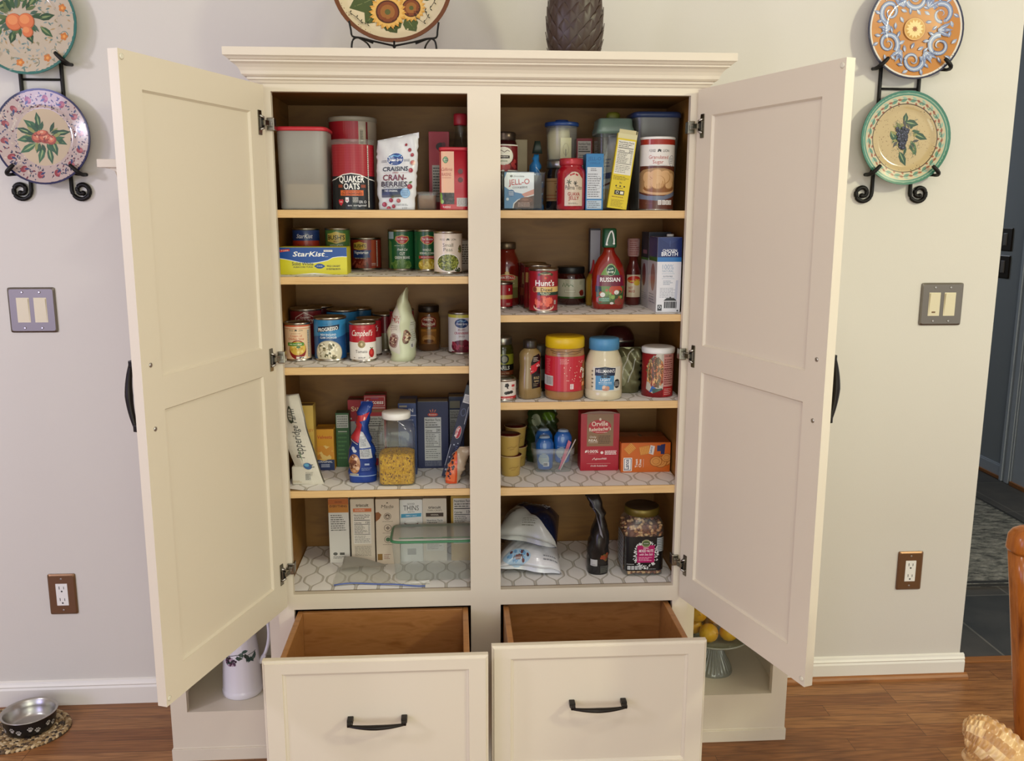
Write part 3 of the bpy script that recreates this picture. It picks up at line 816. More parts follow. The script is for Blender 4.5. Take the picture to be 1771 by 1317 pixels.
def pouch(name, label, cat, sh, x, yf, W, D, H, mats_, a=None, rz=0, lean=0, topw=.9, belly=.3, z=None, wob=.004, seed=1, flat=False, n=32, skew=0, P_=None, seal=True, rx=0, slant=0, prof=None):
    """stand-up pouch: oval foot, flat sealed top"""
    rnd = random.Random(seed); t = thing(name, label, cat, (x, yf + D / 2, zs(sh) if z is None else z), rz)
    t.rotation_euler = (rx, 0, rz)
    secs = []; N = 24
    for k in range(N + 1):
        v = k / N; w_ = W / 2 * (1 + (topw - 1) * v) * (1 + .04 * sin(v * pi)); 
        if prof:
            for (v0, w0, o0), (v1, w1, o1) in zip(prof, prof[1:]):
                if v0 <= v <= v1: q_ = (v - v0) / (v1 - v0); q_ = q_ * q_ * (3 - 2 * q_); pw, po = w0 + (w1 - w0) * q_, o0 + (o1 - o0) * q_
            w_ = W / 2 * pw
        d = D / 2 * (math.sqrt(max(0, 1 - ((v - belly) / (1.0 - belly)) ** 2)) if v > belly else (.82 + .18 * sin(v / belly * pi / 2))) + .0012
        secs.append((v * H, w_ + rnd.uniform(-wob, wob) * .4 * (v > .1), d, 2.6 - .6 * v, (po if prof else skew * v * v) + rnd.uniform(-wob, wob) * .2 * (v > .1), lean * v * v))
    b = B(); b.loft(secs, mats_, n)
    for v in b.bm.verts: v.co.z += slant * v.co.x * (v.co.z / H) ** 3; v.co.y += wob * .5 * sin(v.co.x * 160 + v.co.z * 90 + seed) * (.2 + v.co.z / H)
    if a: 
        lm = loftmap(secs)
        def mp(u, v, n_):
            q = lm(u, v, n_ * 3); q = (q[0], q[1], q[2] + slant * q[0] * (q[2] / H) ** 3); return (q[0], q[1] + wob * .5 * sin(q[0] * 160 + q[2] * 90 + seed) * (.2 + q[2] / H) - .0006, q[2])
        b.art(a, mp, P_ or PRINTG, [W * (i / 26 - .5) for i in range(27)], [H * i / 34 for i in range(35)], clip=(.002, H - .002))
    b.obj('pouch_body', t)
    if seal:
        b = B(); s = secs[-1]
        b.grid(lambda u, v: (s[4] + (u - .5) * 2 * s[1] * .99, s[5] + .001 * sin(u * 9) + .0012, H - .012 + v * .013 + slant * (u - .5) * 2 * s[1]), 10, 1, mats_)
        b.grid(lambda u, v: (s[4] + (u - .5) * 2 * s[1] * .99, s[5] + .001 * sin(u * 9) - .0012, H - .012 + v * .013 + slant * (u - .5) * 2 * s[1]), 10, 1, mats_)
        b.obj('top_seal', t)
    return t
a = Art(); H = .172
a.rect(-.034, .115, -.020, .1158, '333a5a').rect(-.034, .112, -.020, .1128, '333a5a').rect(.020, .115, .034, .1158, '333a5a').rect(.020, .112, .034, .1128, '333a5a')
a.ell(0, .1175, .0205, .0155, 'e8ecf0').ell(0, .1175, .0192, .0142, '1d3f80').stroke([(-.014, .122), (-.004, .127), (.006, .124), (.014, .127)], .003, '5f9fd0').t('Ocean Spray', 0, .1135, .0062, 'f2f4f6', w=.033, sh=.25, b=.02)
a.t('CRAISINS', -.001, .0905, .0098, '14213c', w=.060, sh=.12, b=.02).t('DRIED', 0, .0848, .0035, 'a03a48', w=.014).rect(-.028, .086, -.011, .0864, 'a03a48').rect(.011, .086, .028, .0864, 'a03a48')
a.t('CRAN-', -.003, .0685, .0135, '6e1c34', w=.056, b=.02, sh=.08).t('BERRIES', -.004, .0545, .0112, '2a1a36', w=.062, b=.02, sh=.08)
a.lines(-.030, .0505, .022, .0535, 1, '4a4f5c', rnd=0).poly([(-.034, .048), (.026, .050), (.026, .036), (-.034, .034)], '1c2a4c').t('THE ORIGINAL', -.012, .042, .0042, 'd8dce4', w=.032, sh=.15)
a.poly([(-.034, .034), (.03, .036), (.03, .030), (-.034, .0285)], '3a3b3c').ell(.022, .039, .0115, .0115, '5f93c4').ell(.022, .039, .0102, .0102, '8fb6d8').lines(.013, .032, .031, .046, 4, '2a4f80', rnd=.1)
for x_, y_, r_ in ((.034, .136, .0042), (.041, .108, .0055), (.036, .091, .0052), (.040, .125, .004), (.033, .054, .006), (-.012, .022, .005), (.006, .021, .005), (-.028, .012, .0058), (-.018, .003, .005), (-.006, .008, .0045), (.026, .148, .003)):
    a.ell(x_, y_, r_, r_, '8e2030').ell(x_ - r_ * .25, y_ + r_ * .25, r_ * .45, r_ * .4, 'b84a58')
a.leaf(.031, .061, .01, .005, .6, '4b6a30').leaf(-.012, .028, .01, .004, .3, '5d5a2c')
a.lines(-.004, .009, .03, .014, 2, '6a6f78').t('6 OZ', .02, .0025, .003, '666a72', w=.012)
pouch('cranberry_pouch', 'white stand-up pouch of dried cranberries with berries scattered over it', 'pouch', 'L0', -.2085, .042, .086, .034, .170, mat('white_film', 'd3d4d8', .3), a, rz=-.04, skew=.006, seed=3, topw=1.14, slant=.20)

a = Art().rect(-.0195, .12, .0195, .193, 'a8233a').ell(.004, .158, .012, .010, '2a1118').ell(.012, .163, .005, .006, '6a2433').rect(-.018, .02, .0195, .112, 'b9b4ae').lines(-.016, .03, .017, .108, 11, '3c3a3a')
carton('snack_box', 'narrow red box with dark fruit picture, at back of left top shelf', 'L0', -.108, .2, .052, .10, .1944, a, 'a8233a', top=None)
t = thing('oil_bottle', 'clear glass bottle with red cap, partly behind the left cabinet centre post', 'bottle', (-.0530, .222, zs('L0')))
B().lathe([(.0255, 0), (.028, .004), (.028, .13), (.025, .15), (.016, .172), (.014, .2), (.014, .214)], GLASS, 28, cap=(True, False)).obj('bottle_body', t)
B().lathe([(.0262, .003), (.0262, .10), (.0262, .101)], mat('pale_oil', '9a8758', .2), 24).obj('oil', t)
B().lathe([(.0165, .212), (.0175, .216), (.0175, .236), (.0165, .2405)], RED, 28).obj('cap', t)
t = tub('spice_tub', 'small clear plastic tub of brown spice beside the white pouch', 'L0', -.137, .06, .050, .06, .043, HAZE, HAZE, 6, .005)
B().loft([(.002, .021, .026, 6), (.034, .0225, .0275, 6)], mat('brown_spice', '7b5428', .9), 32).obj('spice', t)

def raisins():
    x, yf, W, D, h = -.0705, .035, .070, .07, .146
    t = thing('raisin_canister', 'red canister of raisins with peach front panel, right end of left top shelf', 'canister', (x, yf + D / 2, zs('L0')), .0)
    secs = [(0, W / 2 - .001, D / 2 - .001, 6), (.002, W / 2, D / 2, 6), (h - .008, W / 2, D / 2, 6)]
    b = B().loft(secs, mat('label_b3202f', 'b3202f', .35), 48)
    a = Art()
    a.rect(-.034, .013, .0, .136, 'e3b494').rect(-.034, .013, .0, .040, '3a3634').scat(-.012, .026, .011, .012, 60, .0018, .0032, ['2a2226', '4a3c40', '241d20'])
    a.ell(-.031, .030, .003, .009, '7ea54a').ell(-.029, .019, .004, .005, '97bb5c').ell(-.033, .037, .003, .004, '6c9440')
    a.ell(-.020, .1165, .0062, .0078, '2a5a3a').ell(-.020, .1165, .0052, .0066, '7fa67f').rect(-.0265, .114, -.0135, .119, '24502f').lines(-.025, .1148, -.015, .1182, 1, 'e8e6d8', rnd=0)
    a.t('California', -.018, .091, .0075, 'a32a2e', w=.026, sh=.35, b=0).t('RAISINS', -.018, .079, .0075, 'a32a2e', w=.022, b=-.005).rect(-.029, .0745, -.007, .0752, 'a32a2e')
    a.rect(-.034, .0, .034, .013, 'b8202f').t('RAISINS', -.018, .004, .005, 'e6cfc6', w=.018)
    a.ell(.015, .09, .006, .006, '5a1019').ell(.015, .07, .006, .006, '5a1019').rect(.006, .008, .034, .028, 'c8c2bc').lines(.008, .009, .034, .027, 7, '2c2626', rnd=0)
    b.art(a, loftmap(secs), PRINTG, [-.035 + .005 * i for i in range(15)], [])
    b.obj('canister_body', t)
    B().loft([(h - .008, W / 2 + .0012, D / 2 + .0012, 6), (h - .001, W / 2 + .0012, D / 2 + .0012, 6), (h, W / 2 - .001, D / 2 - .001, 6)], RED, 48).obj('lid', t)
raisins()

# ---- left, second shelf
W, D, h = .163, .085, .0665
a = Art()
a.rect(-W / 2, 0, W / 2, h, 'd6ce2c')
a.poly([(-W / 2, .042)] + [(-W / 2 + W * k / 14, .033 + .006 * cos(k / 14 * 2 * pi + .4) + (.004 if k > 10 else 0)) for k in range(15)] + [(W / 2, h), (-W / 2, h)], 'e9eef2')
a.poly([(-W / 2, .044)] + [(-W / 2 + W * k / 14, .0345 + .006 * cos(k / 14 * 2 * pi + .4) + (.004 if k > 10 else 0)) for k in range(15)] + [(W / 2, h), (-W / 2, h)], '1c4d9c')
a.t('StarKist', -.012, .0445, .0115, 'f6f6f4', w=.077, sh=.3, b=.035).lines(.028, .0425, .036, .0445, 1, 'd8dce6', rnd=0)
a.rect(.0255, .0555, .0465, .0600, 'f0f0ee').t('SELECT', .036, .0565, .0024, '1d3f7c', w=.018)
a.poly([(-.0805, .0545), (-.056, .0575), (-.0575, .0625), (-.0805, .0605)], 'c0302c').t('4 CANS', -.069, .057, .003, 'f0dcd0', w=.018)
a.t('Solid White', -.0265, .0225, .0082, '16233c', w=.052, b=.01).t('ALBACORE TUNA', -.026, .0165, .0038, '16233c', w=.048)
a.ell(.0145, .0205, .011, .0062, '1d4a92').rect(.002, .0185, .027, .0225, '1d4a92').t('IN WATER', .0145, .0195, .002, 'e8ecf0', w=.014)
a.t('WILD CAUGHT', .048, .0185, .0045, '23252a', w=.033, b=.03).t('IN VEGETABLE BROTH', .048, .0115, .004, '23252a', w=.034, b=.03)
a.poly([(-.05, 0), (0, .004), (.05, 0)], 'f0f0ea')
carton('tuna_box', 'wide blue and yellow multipack box of tuna on left second shelf', 'L1', -.4172, .0895, W, D, h, a, 'd6ce2c', cat='box', topc='c9c420', gloss=True)
a = Art().rect(-.05, .006, .05, .10, '27407c').rect(-.05, .052, .05, .0795, 'b83a26').rect(-.05, .051, .05, .053, 'd89a5c').t('StarKist', 0, .086, .010, 'e9e9ee', w=.042, sh=.25, b=.03).t('PINK SALMON', 0, .064, .007, '7c2014', w=.036).rect(-.05, .045, .05, .051, 'c99a6a')
can('salmon_can', 'dark blue and orange can of salmon behind the tuna box, left one', 'L1', -.4532, .18, .0706, .1118, a, '27407c')
def bush(cx_, cy, s_, a, bg='c9a544'):
    a.poly([(cx_ - .026 * s_, cy - .010 * s_), (cx_ - .026 * s_, cy + .010 * s_), (cx_ - .014 * s_, cy + .0115 * s_), (cx_, cy + .016 * s_), (cx_ + .014 * s_, cy + .0115 * s_), (cx_ + .026 * s_, cy + .010 * s_), (cx_ + .026 * s_, cy - .010 * s_), (cx_ + .014 * s_, cy - .0125 * s_), (cx_, cy - .0165 * s_), (cx_ - .014 * s_, cy - .0125 * s_)], bg)
    a.t("BUSH'S", cx_, cy - .0055 * s_, .0115 * s_, '1c1f1a', w=.048 * s_, b=.03).t('BEST', cx_, cy - .0125 * s_, .004 * s_, '6a2a1c', w=.014 * s_)
a = Art().rect(-.05, .006, .05, .106, '4f7a3c'); bush(0, .0875, .95, a, 'd6bc5c'); a.t('REDUCED', 0, .064, .006, 'dfe2cc', w=.034).t('SODIUM', 0, .055, .006, 'dfe2cc', w=.03)
can('bean_can', 'green can of beans with gold badge behind the tuna box, right one', 'L1', -.3722, .18, .0655, .1119, a, '4f7a3c')
a = Art().rect(-.055, .006, .055, .083, '8c2f1c').rect(.018, .006, .028, .083, 'a84c2c').rect(.0335, .01, .0375, .078, 'c9beb0').lines(.034, .012, .037, .075, 14, '3a2a22')
a.ell(-.016, .012, .026, .017, '54180f').scat(-.016, .015, .022, .012, 70, .0022, .0034, ['8c3422', '6e2418', 'a8503a'], 1.5)
bush(-.013, .064, .72, a); a.poly([(-.034, .041), (.012, .041), (.018, .053), (-.034, .053)], '24386e').rect(-.034, .036, .014, .0375, 'c9ccd6').t('Vegetarian', -.011, .0435, .0075, 'f0f0f0', w=.04, sh=.2, b=.02).rect(-.034, .0335, .014, .041, '24386e').rect(-.03, .030, .005, .0335, '1a1410').t('BAKED BEANS', -.012, .0307, .0022, 'e0d8c8', w=.03)
a.lines(.018, .012, .030, .02, 2, 'e8e0d8', rnd=0)
can('bean_can', 'brown-red can of vegetarian beans with blue banner, middle of left second shelf', 'L1', -.3072, .2395, .0827, .0858, a, '8c2f1c')
def delm(cx_, cy, a):
    a.poly([(cx_ - .019, cy), (cx_ - .0165, cy + .0085), (cx_ - .006, cy + .0105), (cx_, cy + .013), (cx_ + .006, cy + .0105), (cx_ + .0165, cy + .0085), (cx_ + .019, cy), (cx_ + .010, cy - .0095), (cx_, cy - .0125), (cx_ - .010, cy - .0095)], 'd8b45c')
    a.poly([(cx_ - .0175, cy), (cx_ - .015, cy + .0072), (cx_ - .005, cy + .009), (cx_, cy + .0112), (cx_ + .005, cy + .009), (cx_ + .015, cy + .0072), (cx_ + .0175, cy), (cx_ + .009, cy - .008), (cx_, cy - .011), (cx_ - .009, cy - .008)], 'b2202c')
    a.t('Del Monte', cx_, cy - .0005, .0058, 'f2ece4', w=.029, b=.01).t('Quality', cx_, cy - .0065, .0022, 'f0dcd0', w=.010)
a = Art().rect(-.05, .006, .05, .103, '1f5a34').poly([(-.038, .006), (-.03, .006), (-.026, .025), (-.027, .075), (-.038, .08)], '4f7c3c').rect(-.04, .083, -.020, .102, '9fb4c4')
a.ell(.0, .016, .026, .014, '3f6f2c').scat(.0, .015, .024, .011, 60, .003, .005, ['6c9448', '86a85c', '557f38'], 2.2)
delm(.003, .081, a); a.lines(-.018, .064, .022, .067, 1, 'c9d4b8').t('Fresh Cut', .003, .053, .006, 'f2f4ea', w=.026, sh=.35, b=.01).t('CUT', .003, .042, .0068, 'f2f4ea', w=.014).t('GREEN BEANS', .003, .0315, .0068, 'f2f4ea', w=.040)
can('vegetable_can', 'green can of cut green beans with red shield logo', 'L1', -.2100, .2129, .0735, .1073, a, '1f5a34')
a = Art().rect(-.05, .006, .05, .103, '1f5a34'); a.ell(.002, .017, .026, .017, 'b9a22c').scat(.002, .015, .024, .013, 110, .002, .0033, ['e0c23c', 'c9a428', 'f0da6c'], 1.3)
delm(.002, .081, a); a.t('WHOLE', .0, .053, .0055, 'e9ecd6', w=.022).t('KERNEL CORN', .0, .0445, .0052, 'e9ecd6', w=.038).rect(-.022, .033, .03, .0405, 'b2302c').t('NO SALT ADDED', .001, .0355, .003, 'f0dcd0', w=.034)
can('vegetable_can', 'green can of kernel corn with yellow kernels, between green beans and peas', 'L1', -.1425, .190, .0690, .1079, a, '1f5a34')
def flion(a, x, y, w_, ink='26241f', lion=True):
    h_ = w_ * .115
    a.t('FOOD', x - w_ * .31, y, h_ * 1.0, ink, w=w_ * .3, b=.0).t('LION', x + w_ * .32, y, h_ * 1.0, ink, w=w_ * .3, b=.0)
    q = h_; a.poly([(x - q * .7, y), (x - q * .5, y + q), (x + q * .1, y + q * 1.1), (x + q * .9, y + q * .7), (x + q * .6, y + q * .4), (x + q * .8, y), (x + q * .3, y + q * .05), (x, y + q * .45), (x - q * .3, y)], ink)
a = Art().rect(-.052, .006, .052, .101, 'e3d3c2'); flion(a, .0, .083, .044)
a.t('Small', .0, .068, .0085, '4a4f38', w=.026, b=0).t('Peas', .0, .057, .0085, '4a4f38', w=.022, b=0).ell(.0, .029, .031, .0225, 'f2ece2').ell(.0, .029, .029, .0205, '4c5426').scat(.0, .029, .0275, .019, 200, .0016, .0022, ['8c9440', 'a8ac58', '6c7430'])
a.ell(.027, .011, .008, .006, '2f3a22').scat(.022, .011, .010, .005, 14, .0015, .003, ['d8d2c8', '39442a']).ell(.034, .063, .006, .009, '6c5a3c').scat(.034, .06, .005, .01, 12, .002, .003, ['9a8448', '50603a'])
can('pea_can', 'cream-labelled can of small peas at right end of left second shelf', 'L1', -.0872, .0778, .0722, .1059, a, 'e3d3c2')
a = Art().rect(-.05, .006, .05, .08, 'c9c2b6').lines(-.02, .02, .05, .072, 9, '4a443c')
can('can', 'plain white-labelled can half hidden behind the pea can', 'L1', -.056, .16, .068, .0865, a, 'c9c2b6')

# ---- left, third shelf
a = Art().rect(-.05, .006, .05, .094, 'e6c6a0').rect(-.05, .083, .05, .094, 'c9502c').rect(-.05, .084, .05, .0885, 'e9cdb0'); flion(a, .001, .077, .036); a.lines(-.012, .070, .012, .072, 1, '8a5030', rnd=0)
a.t('Cream of', .001, .0625, .0055, 'c4472c', w=.030, b=.01).t('Chicken Soup', .001, .0555, .0050, 'c4472c', w=.040, b=.01)
a.ell(.004, .03, .022, .0245, '8a1f1a').ell(.004, .034, .0205, .0175, 'd8b44c').scat(.004, .034, .016, .012, 16, .002, .004, ['e6cf7c', 'c99838']).rect(-.022, .040, .020, .0485, '4c8a2c').t('98% FAT FREE', -.001, .0425, .0033, 'eef4dc', w=.032).ell(.006, .037, .005, .003, '3c6a2a')
a.rect(.031, .01, .038, .08, 'b8b2a8').lines(.0315, .012, .0375, .078, 16, '33302c').rect(-.0, .0075, .026, .0125, 'efe6da').scat(.013, .010, .011, .001, 8, .001, .0018, ['55504a'])
can('soup_can', 'small cream and orange can of chicken soup, far left on left third shelf', 'L2', -.4715, .1036, .0669, .0982, a, 'e6c6a0')
a = Art().rect(-.06, .006, .06, .127, '6e1c1f').poly([(-.022, .103), (.002, .117), (.030, .103), (.030, .08), (-.022, .08)], 'c9b8ac').poly([(-.0205, .102), (.002, .1152), (.0285, .102), (.0285, .08), (-.0205, .08)], '7a2326').t("Campbell's", .004, .101, .005, 'e0d6cc', w=.026, sh=.3).t('CHUNKY', .004, .0875, .0105, 'e6ded6', w=.044, b=.04)
can('soup_can', 'dark maroon chunky soup can behind the small cream soup can', 'L2', -.4626, .178, .084, .125, a, '6e1c1f')
can('soup_can', 'dark maroon soup can at the back, only its rim showing', 'L2', -.4352, .262, .068, .123, Art().rect(-.06, .006, .06, .120, '5c181c').rect(-.06, .07, .06, .09, '8a6a50'), '5c181c')
def prog(a, blue='2f7fb4'):
    a.rect(-.065, .006, .065, .108, blue).poly([(-.065, .006), (.065, .006), (.065, .07), (.02, .060), (-.02, .066), (-.065, .06)], '1b4f86').lines(-.014, .094, .014, .0965, 1, '173a60', rnd=0)
    a.poly([(-.030, .074), (.028, .081), (.030, .094), (-.027, .088)], '14243c').t('PROGRESSO', .0, .0785, .0085, 'f4f4f2', w=.052, b=.03, rot=.11)
    a.t('NEW ENGLAND', .0, .066, .005, 'e8eef4', w=.040).t('CLAM CHOWDER', .0, .0585, .005, 'e8eef4', w=.043)
    a.ell(0, .0225, .036, .0315, 'a8a294', n=30).ell(0, .0225, .034, .0295, 'cfc7ae', n=30).scat(0, .026, .029, .020, 60, .0016, .0036, ['f0ead6', '8a7c5c', '5c5a3c', 'e6dcc0'], 1.8).rect(-.065, 0, .065, .0062, blue)
    return a
can('soup_can', 'blue can of clam chowder in the front row of left third shelf', 'L2', -.39, .0992, .0833, .1113, prog(Art()), '1b4f86')
can('soup_can', 'blue soup can directly behind the front clam chowder can', 'L2', -.372, .205, .0833, .1185, Art().rect(-.06, .006, .06, .112, '2c76a8').rect(-.06, .006, .06, .06, '1b4f86'), '2c76a8')
can('soup_can', 'blue soup can at the very back of left third shelf', 'L2', -.328, .275, .060, .1155, Art().rect(-.06, .006, .06, .108, '245e8a'), '245e8a')
def camp(a, red='b3202c', soup='Tomato', pic=True):
    a.rect(-.055, .05, .055, .094, red).rect(-.055, .006, .055, .05, 'e8e2dc').lines(-.012, .0885, .012, .090, 1, 'd89a90', rnd=0)
    a.t("Campbell's", .0, .0665, .0145, 'f4f0ea', w=.056, sh=.28, b=.015).ell(0, .0455, .0095, .0095, 'a08a5c').ell(0, .0455, .0078, .0078, '8c7848').ell(0, .0455, .003, .004, 'c9b88c')
    a.t(soup, -.001, .0235, .0075, '2c1a18', w=.030, b=.03).t('SOUP', 0, .0095, .0038, '3a3432', w=.018).ell(-.020, .0115, .0015, .0015, 'a08a5c').ell(.020, .0115, .0015, .0015, 'a08a5c')
    if pic: a.ell(.0265, .0225, .0085, .0115, 'a81c20').ell(.025, .0245, .004, .006, 'cf4038').leaf(.0265, .034, .006, .003, .4, '4c6a2c').leaf(.0265, .034, .006, .003, 2.6, '4c6a2c')
    return a
can('soup_can', 'red and white can of tomato soup in the front row of left third shelf', 'L2', -.306, .0861, .0684, .0994, camp(Art()), 'b3202c')
can('soup_can', 'red and white soup can directly behind the front tomato soup can', 'L2', -.2985, .1714, .0684, .0998, camp(Art(), 'a81f2a', 'Chicken', False), 'a81f2a')
a = Art().rect(-.055, .05, .055, .1, '7c1c26').rect(-.055, .006, .055, .05, '8a7c5c').t('S', .018, .07, .01, 'd8ccc4')
can('soup_can', 'dark red can with tan lower half, behind the two red-and-white soup cans', 'L2', -.262, .262, .0684, .1007, a, '7c1c26')
can('soup_can', 'dark red can hidden behind the upright snack mix bag', 'L2', -.213, .20, .066, .1199, Art().rect(-.05, .006, .05, .11, '8a2028').rect(-.05, .08, .05, .1, 'b0303a'), '8a2028')
# bag seen edge-on, its faces left and right
def mixbag():
    t = thing('snack_bag', 'pale green bag of snack mix standing edge-on with pointed top', 'bag', (-.203, .135, zs('L2')), 0)
    m = mat('pale_green_film', 'cdd3b0', .32); H = .187; rnd = random.Random(5)
    secs = []
    for k in range(17):
        v = k / 16; w_ = (.030 + .006 * sin(min(v / .35, 1) * pi / 2)) if v < .35 else .036 * (1 - ((v - .35) / .65) ** 1.25) + .0012
        secs.append((v * H, w_, .043 * (1 - .12 * v), 2.0 + .9 * (v < .05), -.004 + .016 * max(0, v - .5) ** 1.4 * 2 + .002 * sin(v * 14), .004 * sin(v * 5)))
    b = B(); b.loft(secs, m, 36)
    for q in b.bm.verts: q.co.x += .0018 * sin(q.co.z * 150 + q.co.y * 60); q.co.y += .0015 * sin(q.co.z * 110)
    lm = loftmap(secs); a = Art()
    a.poly([(-.034, .025), (-.010, .018), (-.006, .07), (-.008, .13), (-.016, .145), (-.030, .11)], 'd6d2c6')
    a.t('MIX', -.019, .098, .017, 'a8343a', w=.020, rot=-.12, b=.02).lines(-.030, .074, -.009, .092, 4, '8a7466').ell(-.024, .052, .013, .019, 'a8948c').ell(-.025, .052, .011, .0165, '7c5450').scat(-.025, .052, .009, .013, 26, .002, .0035, ['9a7468', 'c9b49c', '5c3834'])
    a.ell(.008, .062, .010, .018, '8c7058').scat(.008, .062, .009, .016, 34, .0018, .0034, ['b08c6c', '7a3a34', 'd8c8a4', '5c4434'])
    a.poly([(.018, .03), (.030, .036), (.031, .09), (.018, .11)], 'd4d6c6').lines(.019, .05, .030, .1, 10, '8c9078').rect(.021, .033, .028, .047, 'e2e2da').lines(.0215, .034, .0275, .046, 1, '6c7078', th=.010)
    b.art(a, lambda u, v, n: (lambda q: (q[0] + .0018 * sin(q[2] * 150 + q[1] * 60), q[1] + .0015 * sin(q[2] * 110) - .0005, q[2]))(lm(u, v, n)), PRINTG, [-.036 + .0025 * i for i in range(30)], [.006 * i for i in range(32)])
    b.obj('bag_body', t)
mixbag()
def jar(name, label, cat, sh, x, yf, prof, lidprof, lidm, bodym, a=None, labz=None, rl=None, labm=None, z=None, extra=None, group=None):
    R_ = max(p[0] for p in prof); t = thing(name, label, cat, (x, yf + R_, zs(sh) if z is None else z), 0, group)
    b = B().lathe(prof, bodym, 40, cap=(True, True)); b.obj('jar_body', t)
    if a:
        b = B(); rl = rl or R_ + .0004
        if labm: b.lathe([(rl, labz[0]), (rl, labz[1])], labm, 40, cap=(False, False))
        b.art(a, cylmap(rl), PRINTG, cuts(rl)); b.obj('label', t)
    B().lathe(lidprof, lidm, 40).obj('lid', t)
    return t
GRAVY = mat('gravy_brown', '6a4420', .2, coat=.5)
a = Art().poly([(-.022, .066), (.022, .066), (.022, .088), (.015, .093), (0, .096), (-.015, .093), (-.022, .088)], '7a2420').ring(0, .081, .019, .0012, 'c9a470', ry=.012).t('HEINZ', 0, .0835, .006, 'ddd0c0', w=.025, b=.02).t('HomeStyle', 0, .071, .0078, 'ddd0c0', w=.036, sh=.2).rect(-.022, .02, .022, .060, '8a5a28').rect(-.022, .054, .022, .0602, 'a8702c').t('GRAVY', 0, .0555, .003, '2c1408', w=.014)
a.ell(0, .034, .018, .011, 'b07c40').leaf(-.014, .036, .028, .009, -.25, 'c89a5c').ell(0, .028, .014, .005, '6a3c1c')
jar('gravy_jar', 'brown glass jar of gravy at back right of left third shelf', 'jar', 'L2', -.1432, .2787 - .02, [(.028, 0), (.0315, .004), (.0315, .088), (.028, .1), (.0265, .107)], [(.0275, .105), (.0285, .107), (.0285, .121), (.027, .1236)], mat('dark_lid', '2c211c', .35, .4), GRAVY, a, None, .0318)
a = Art().rect(-.052, .006, .052, .107, 'd8d4d2').rect(-.052, .098, .052, .107, 'c9c04c').ell(0, .0835, .0185, .0125, '1c3a6c').stroke([(-.012, .087), (-.003, .091), (.006, .088), (.013, .091)], .0025, '7cabd0').t('Ocean Spray', 0, .0795, .0055, 'eef0f2', w=.031, sh=.25).t('JELLIED', 0, .0645, .0042, '8c3a48', w=.020).t('CRANBERRY', .002, .0545, .006, 'a8283c', w=.044, b=.02).t('SAUCE', 0, .047, .0042, '8c3a48', w=.016)
a.ell(0, .022, .030, .017, '5c1424').scat(0, .024, .026, .013, 22, .003, .006, ['8c2438', 'a83c50', '701a2c'], 1.6).rect(-.03, .006, .03, .009, '701a2c')
can('sauce_can', 'white can of cranberry sauce at right end of left third shelf', 'L2', -.0545, .1937, .0720, .1122, a, 'd8d4d2')

# ---- left, fourth shelf
def cookiebag():
    # tall white paper bag folded over, leaning on the cabinet side; broad printed face turned to the right
    t = thing('cookie_bag', 'creased white paper cookie bag leaning at far left of left fourth shelf', 'bag', (-.4505, .12, zs('L3')), 0)
    m = mat('white_paper_bag', 'cbc5b6', .55); b = B(); H = .2285
    def fr(u, v):   # front gusset edge strip that twists upward
        z = v * H
        cx = .012 - .050 * v - .010 * sin(v * pi)
        hw = .030 - .004 * v if v < .75 else .027 - .05 * (v - .75)
        return (max(-.0535, cx + (u - .5) * 2 * hw + .0015 * sin(9 * v + 5 * u)), -.050 + .025 * v + .012 * (abs(u - .45)) + .003 * sin(11 * v + 3 * u), z)
    def bk(u, v):
        q = fr(u, v); return (q[0] * 1.0, q[1] + .012 + .05 * (1 - v) ** 1.0 * (1 - (2 * u - 1) ** 2) + .004, q[2])
    b.grid(fr, 10, 20, m, False); b.grid(lambda u, v: bk(1 - u, v), 10, 20, m, False)
    bmesh.ops.remove_doubles(b.bm, verts=b.bm.verts[:], dist=1e-5)
    A_ = Art(); A_.t('Pepperidge Farm', .5, .5, .21, '2c2a26', w=.42, rot=0, sh=0)
    # writing runs down the face
    a = Art(.00012)
    a.t('Pepperidge Farm', 0, 0, .016, '35322c', w=.125, sh=.1, b=0)
    def mp(u, v, n):
        vv = .58 + u / H; uu = .62 - v / .05; q = fr(uu, vv); return (q[0], q[1] - .0012 - n, q[2])
    b.art(a, mp, PRINT, [.008 * i - .064 for i in range(17)])
    a = Art(); a.ring(.34, .79, .14, .03, '3a4434', ry=.085); a.lines(.22, .74, .46, .84, 3, '6c7060')
    a.ell(.62, .215, .17, .038, '1c4f86').ell(.60, .228, .10, .018, '4c90b0').lines(.68, .19, .9, .24, 2, '3c3a34').lines(.4, .10, .8, .15, 3, '9a968a').leaf(.5, .27, .16, .03, 1.9, '5c7a4c')
    b.art(a, lambda u, v, n: (lambda q: (q[0], q[1] - .0012 - n, q[2]))(fr(min(u, 1), v)), PRINT, [.1 * i for i in range(11)], [.05 * i for i in range(20)])
    b.obj('bag_body', t)
    b = B().box((-.040, -.046, 0), (.010, .028, .048), m, .004); b.art(Art().lines(-.038, .006, -.012, .012, 2, 'a8905c').rect(-.006, .012, .008, .03, 'a9a69c').lines(-.005, .013, .007, .029, 6, '4a4a48'), flatmap(-.046), PRINT); b.obj('bag_base', t)
cookiebag()
a = Art().rect(-.026, 0, .026, .16, 'c9a850').rect(-.020, .135, -.002, .158, '8c1c24').ell(-.011, .147, .005, .006, '1c1616').t('BARLEY', .006, .120, .007, 'b8702c', w=.034, b=.02).lines(-.02, .02, .02, .1, 8, 'a8883c')
carton('barley_box', 'yellow box of barley behind the white paper bag', 'L3', -.4665, .153, .046, .045, .190, a, 'c9a850', topc='6a5430')
a = Art(); w_, h_ = .049, .1138
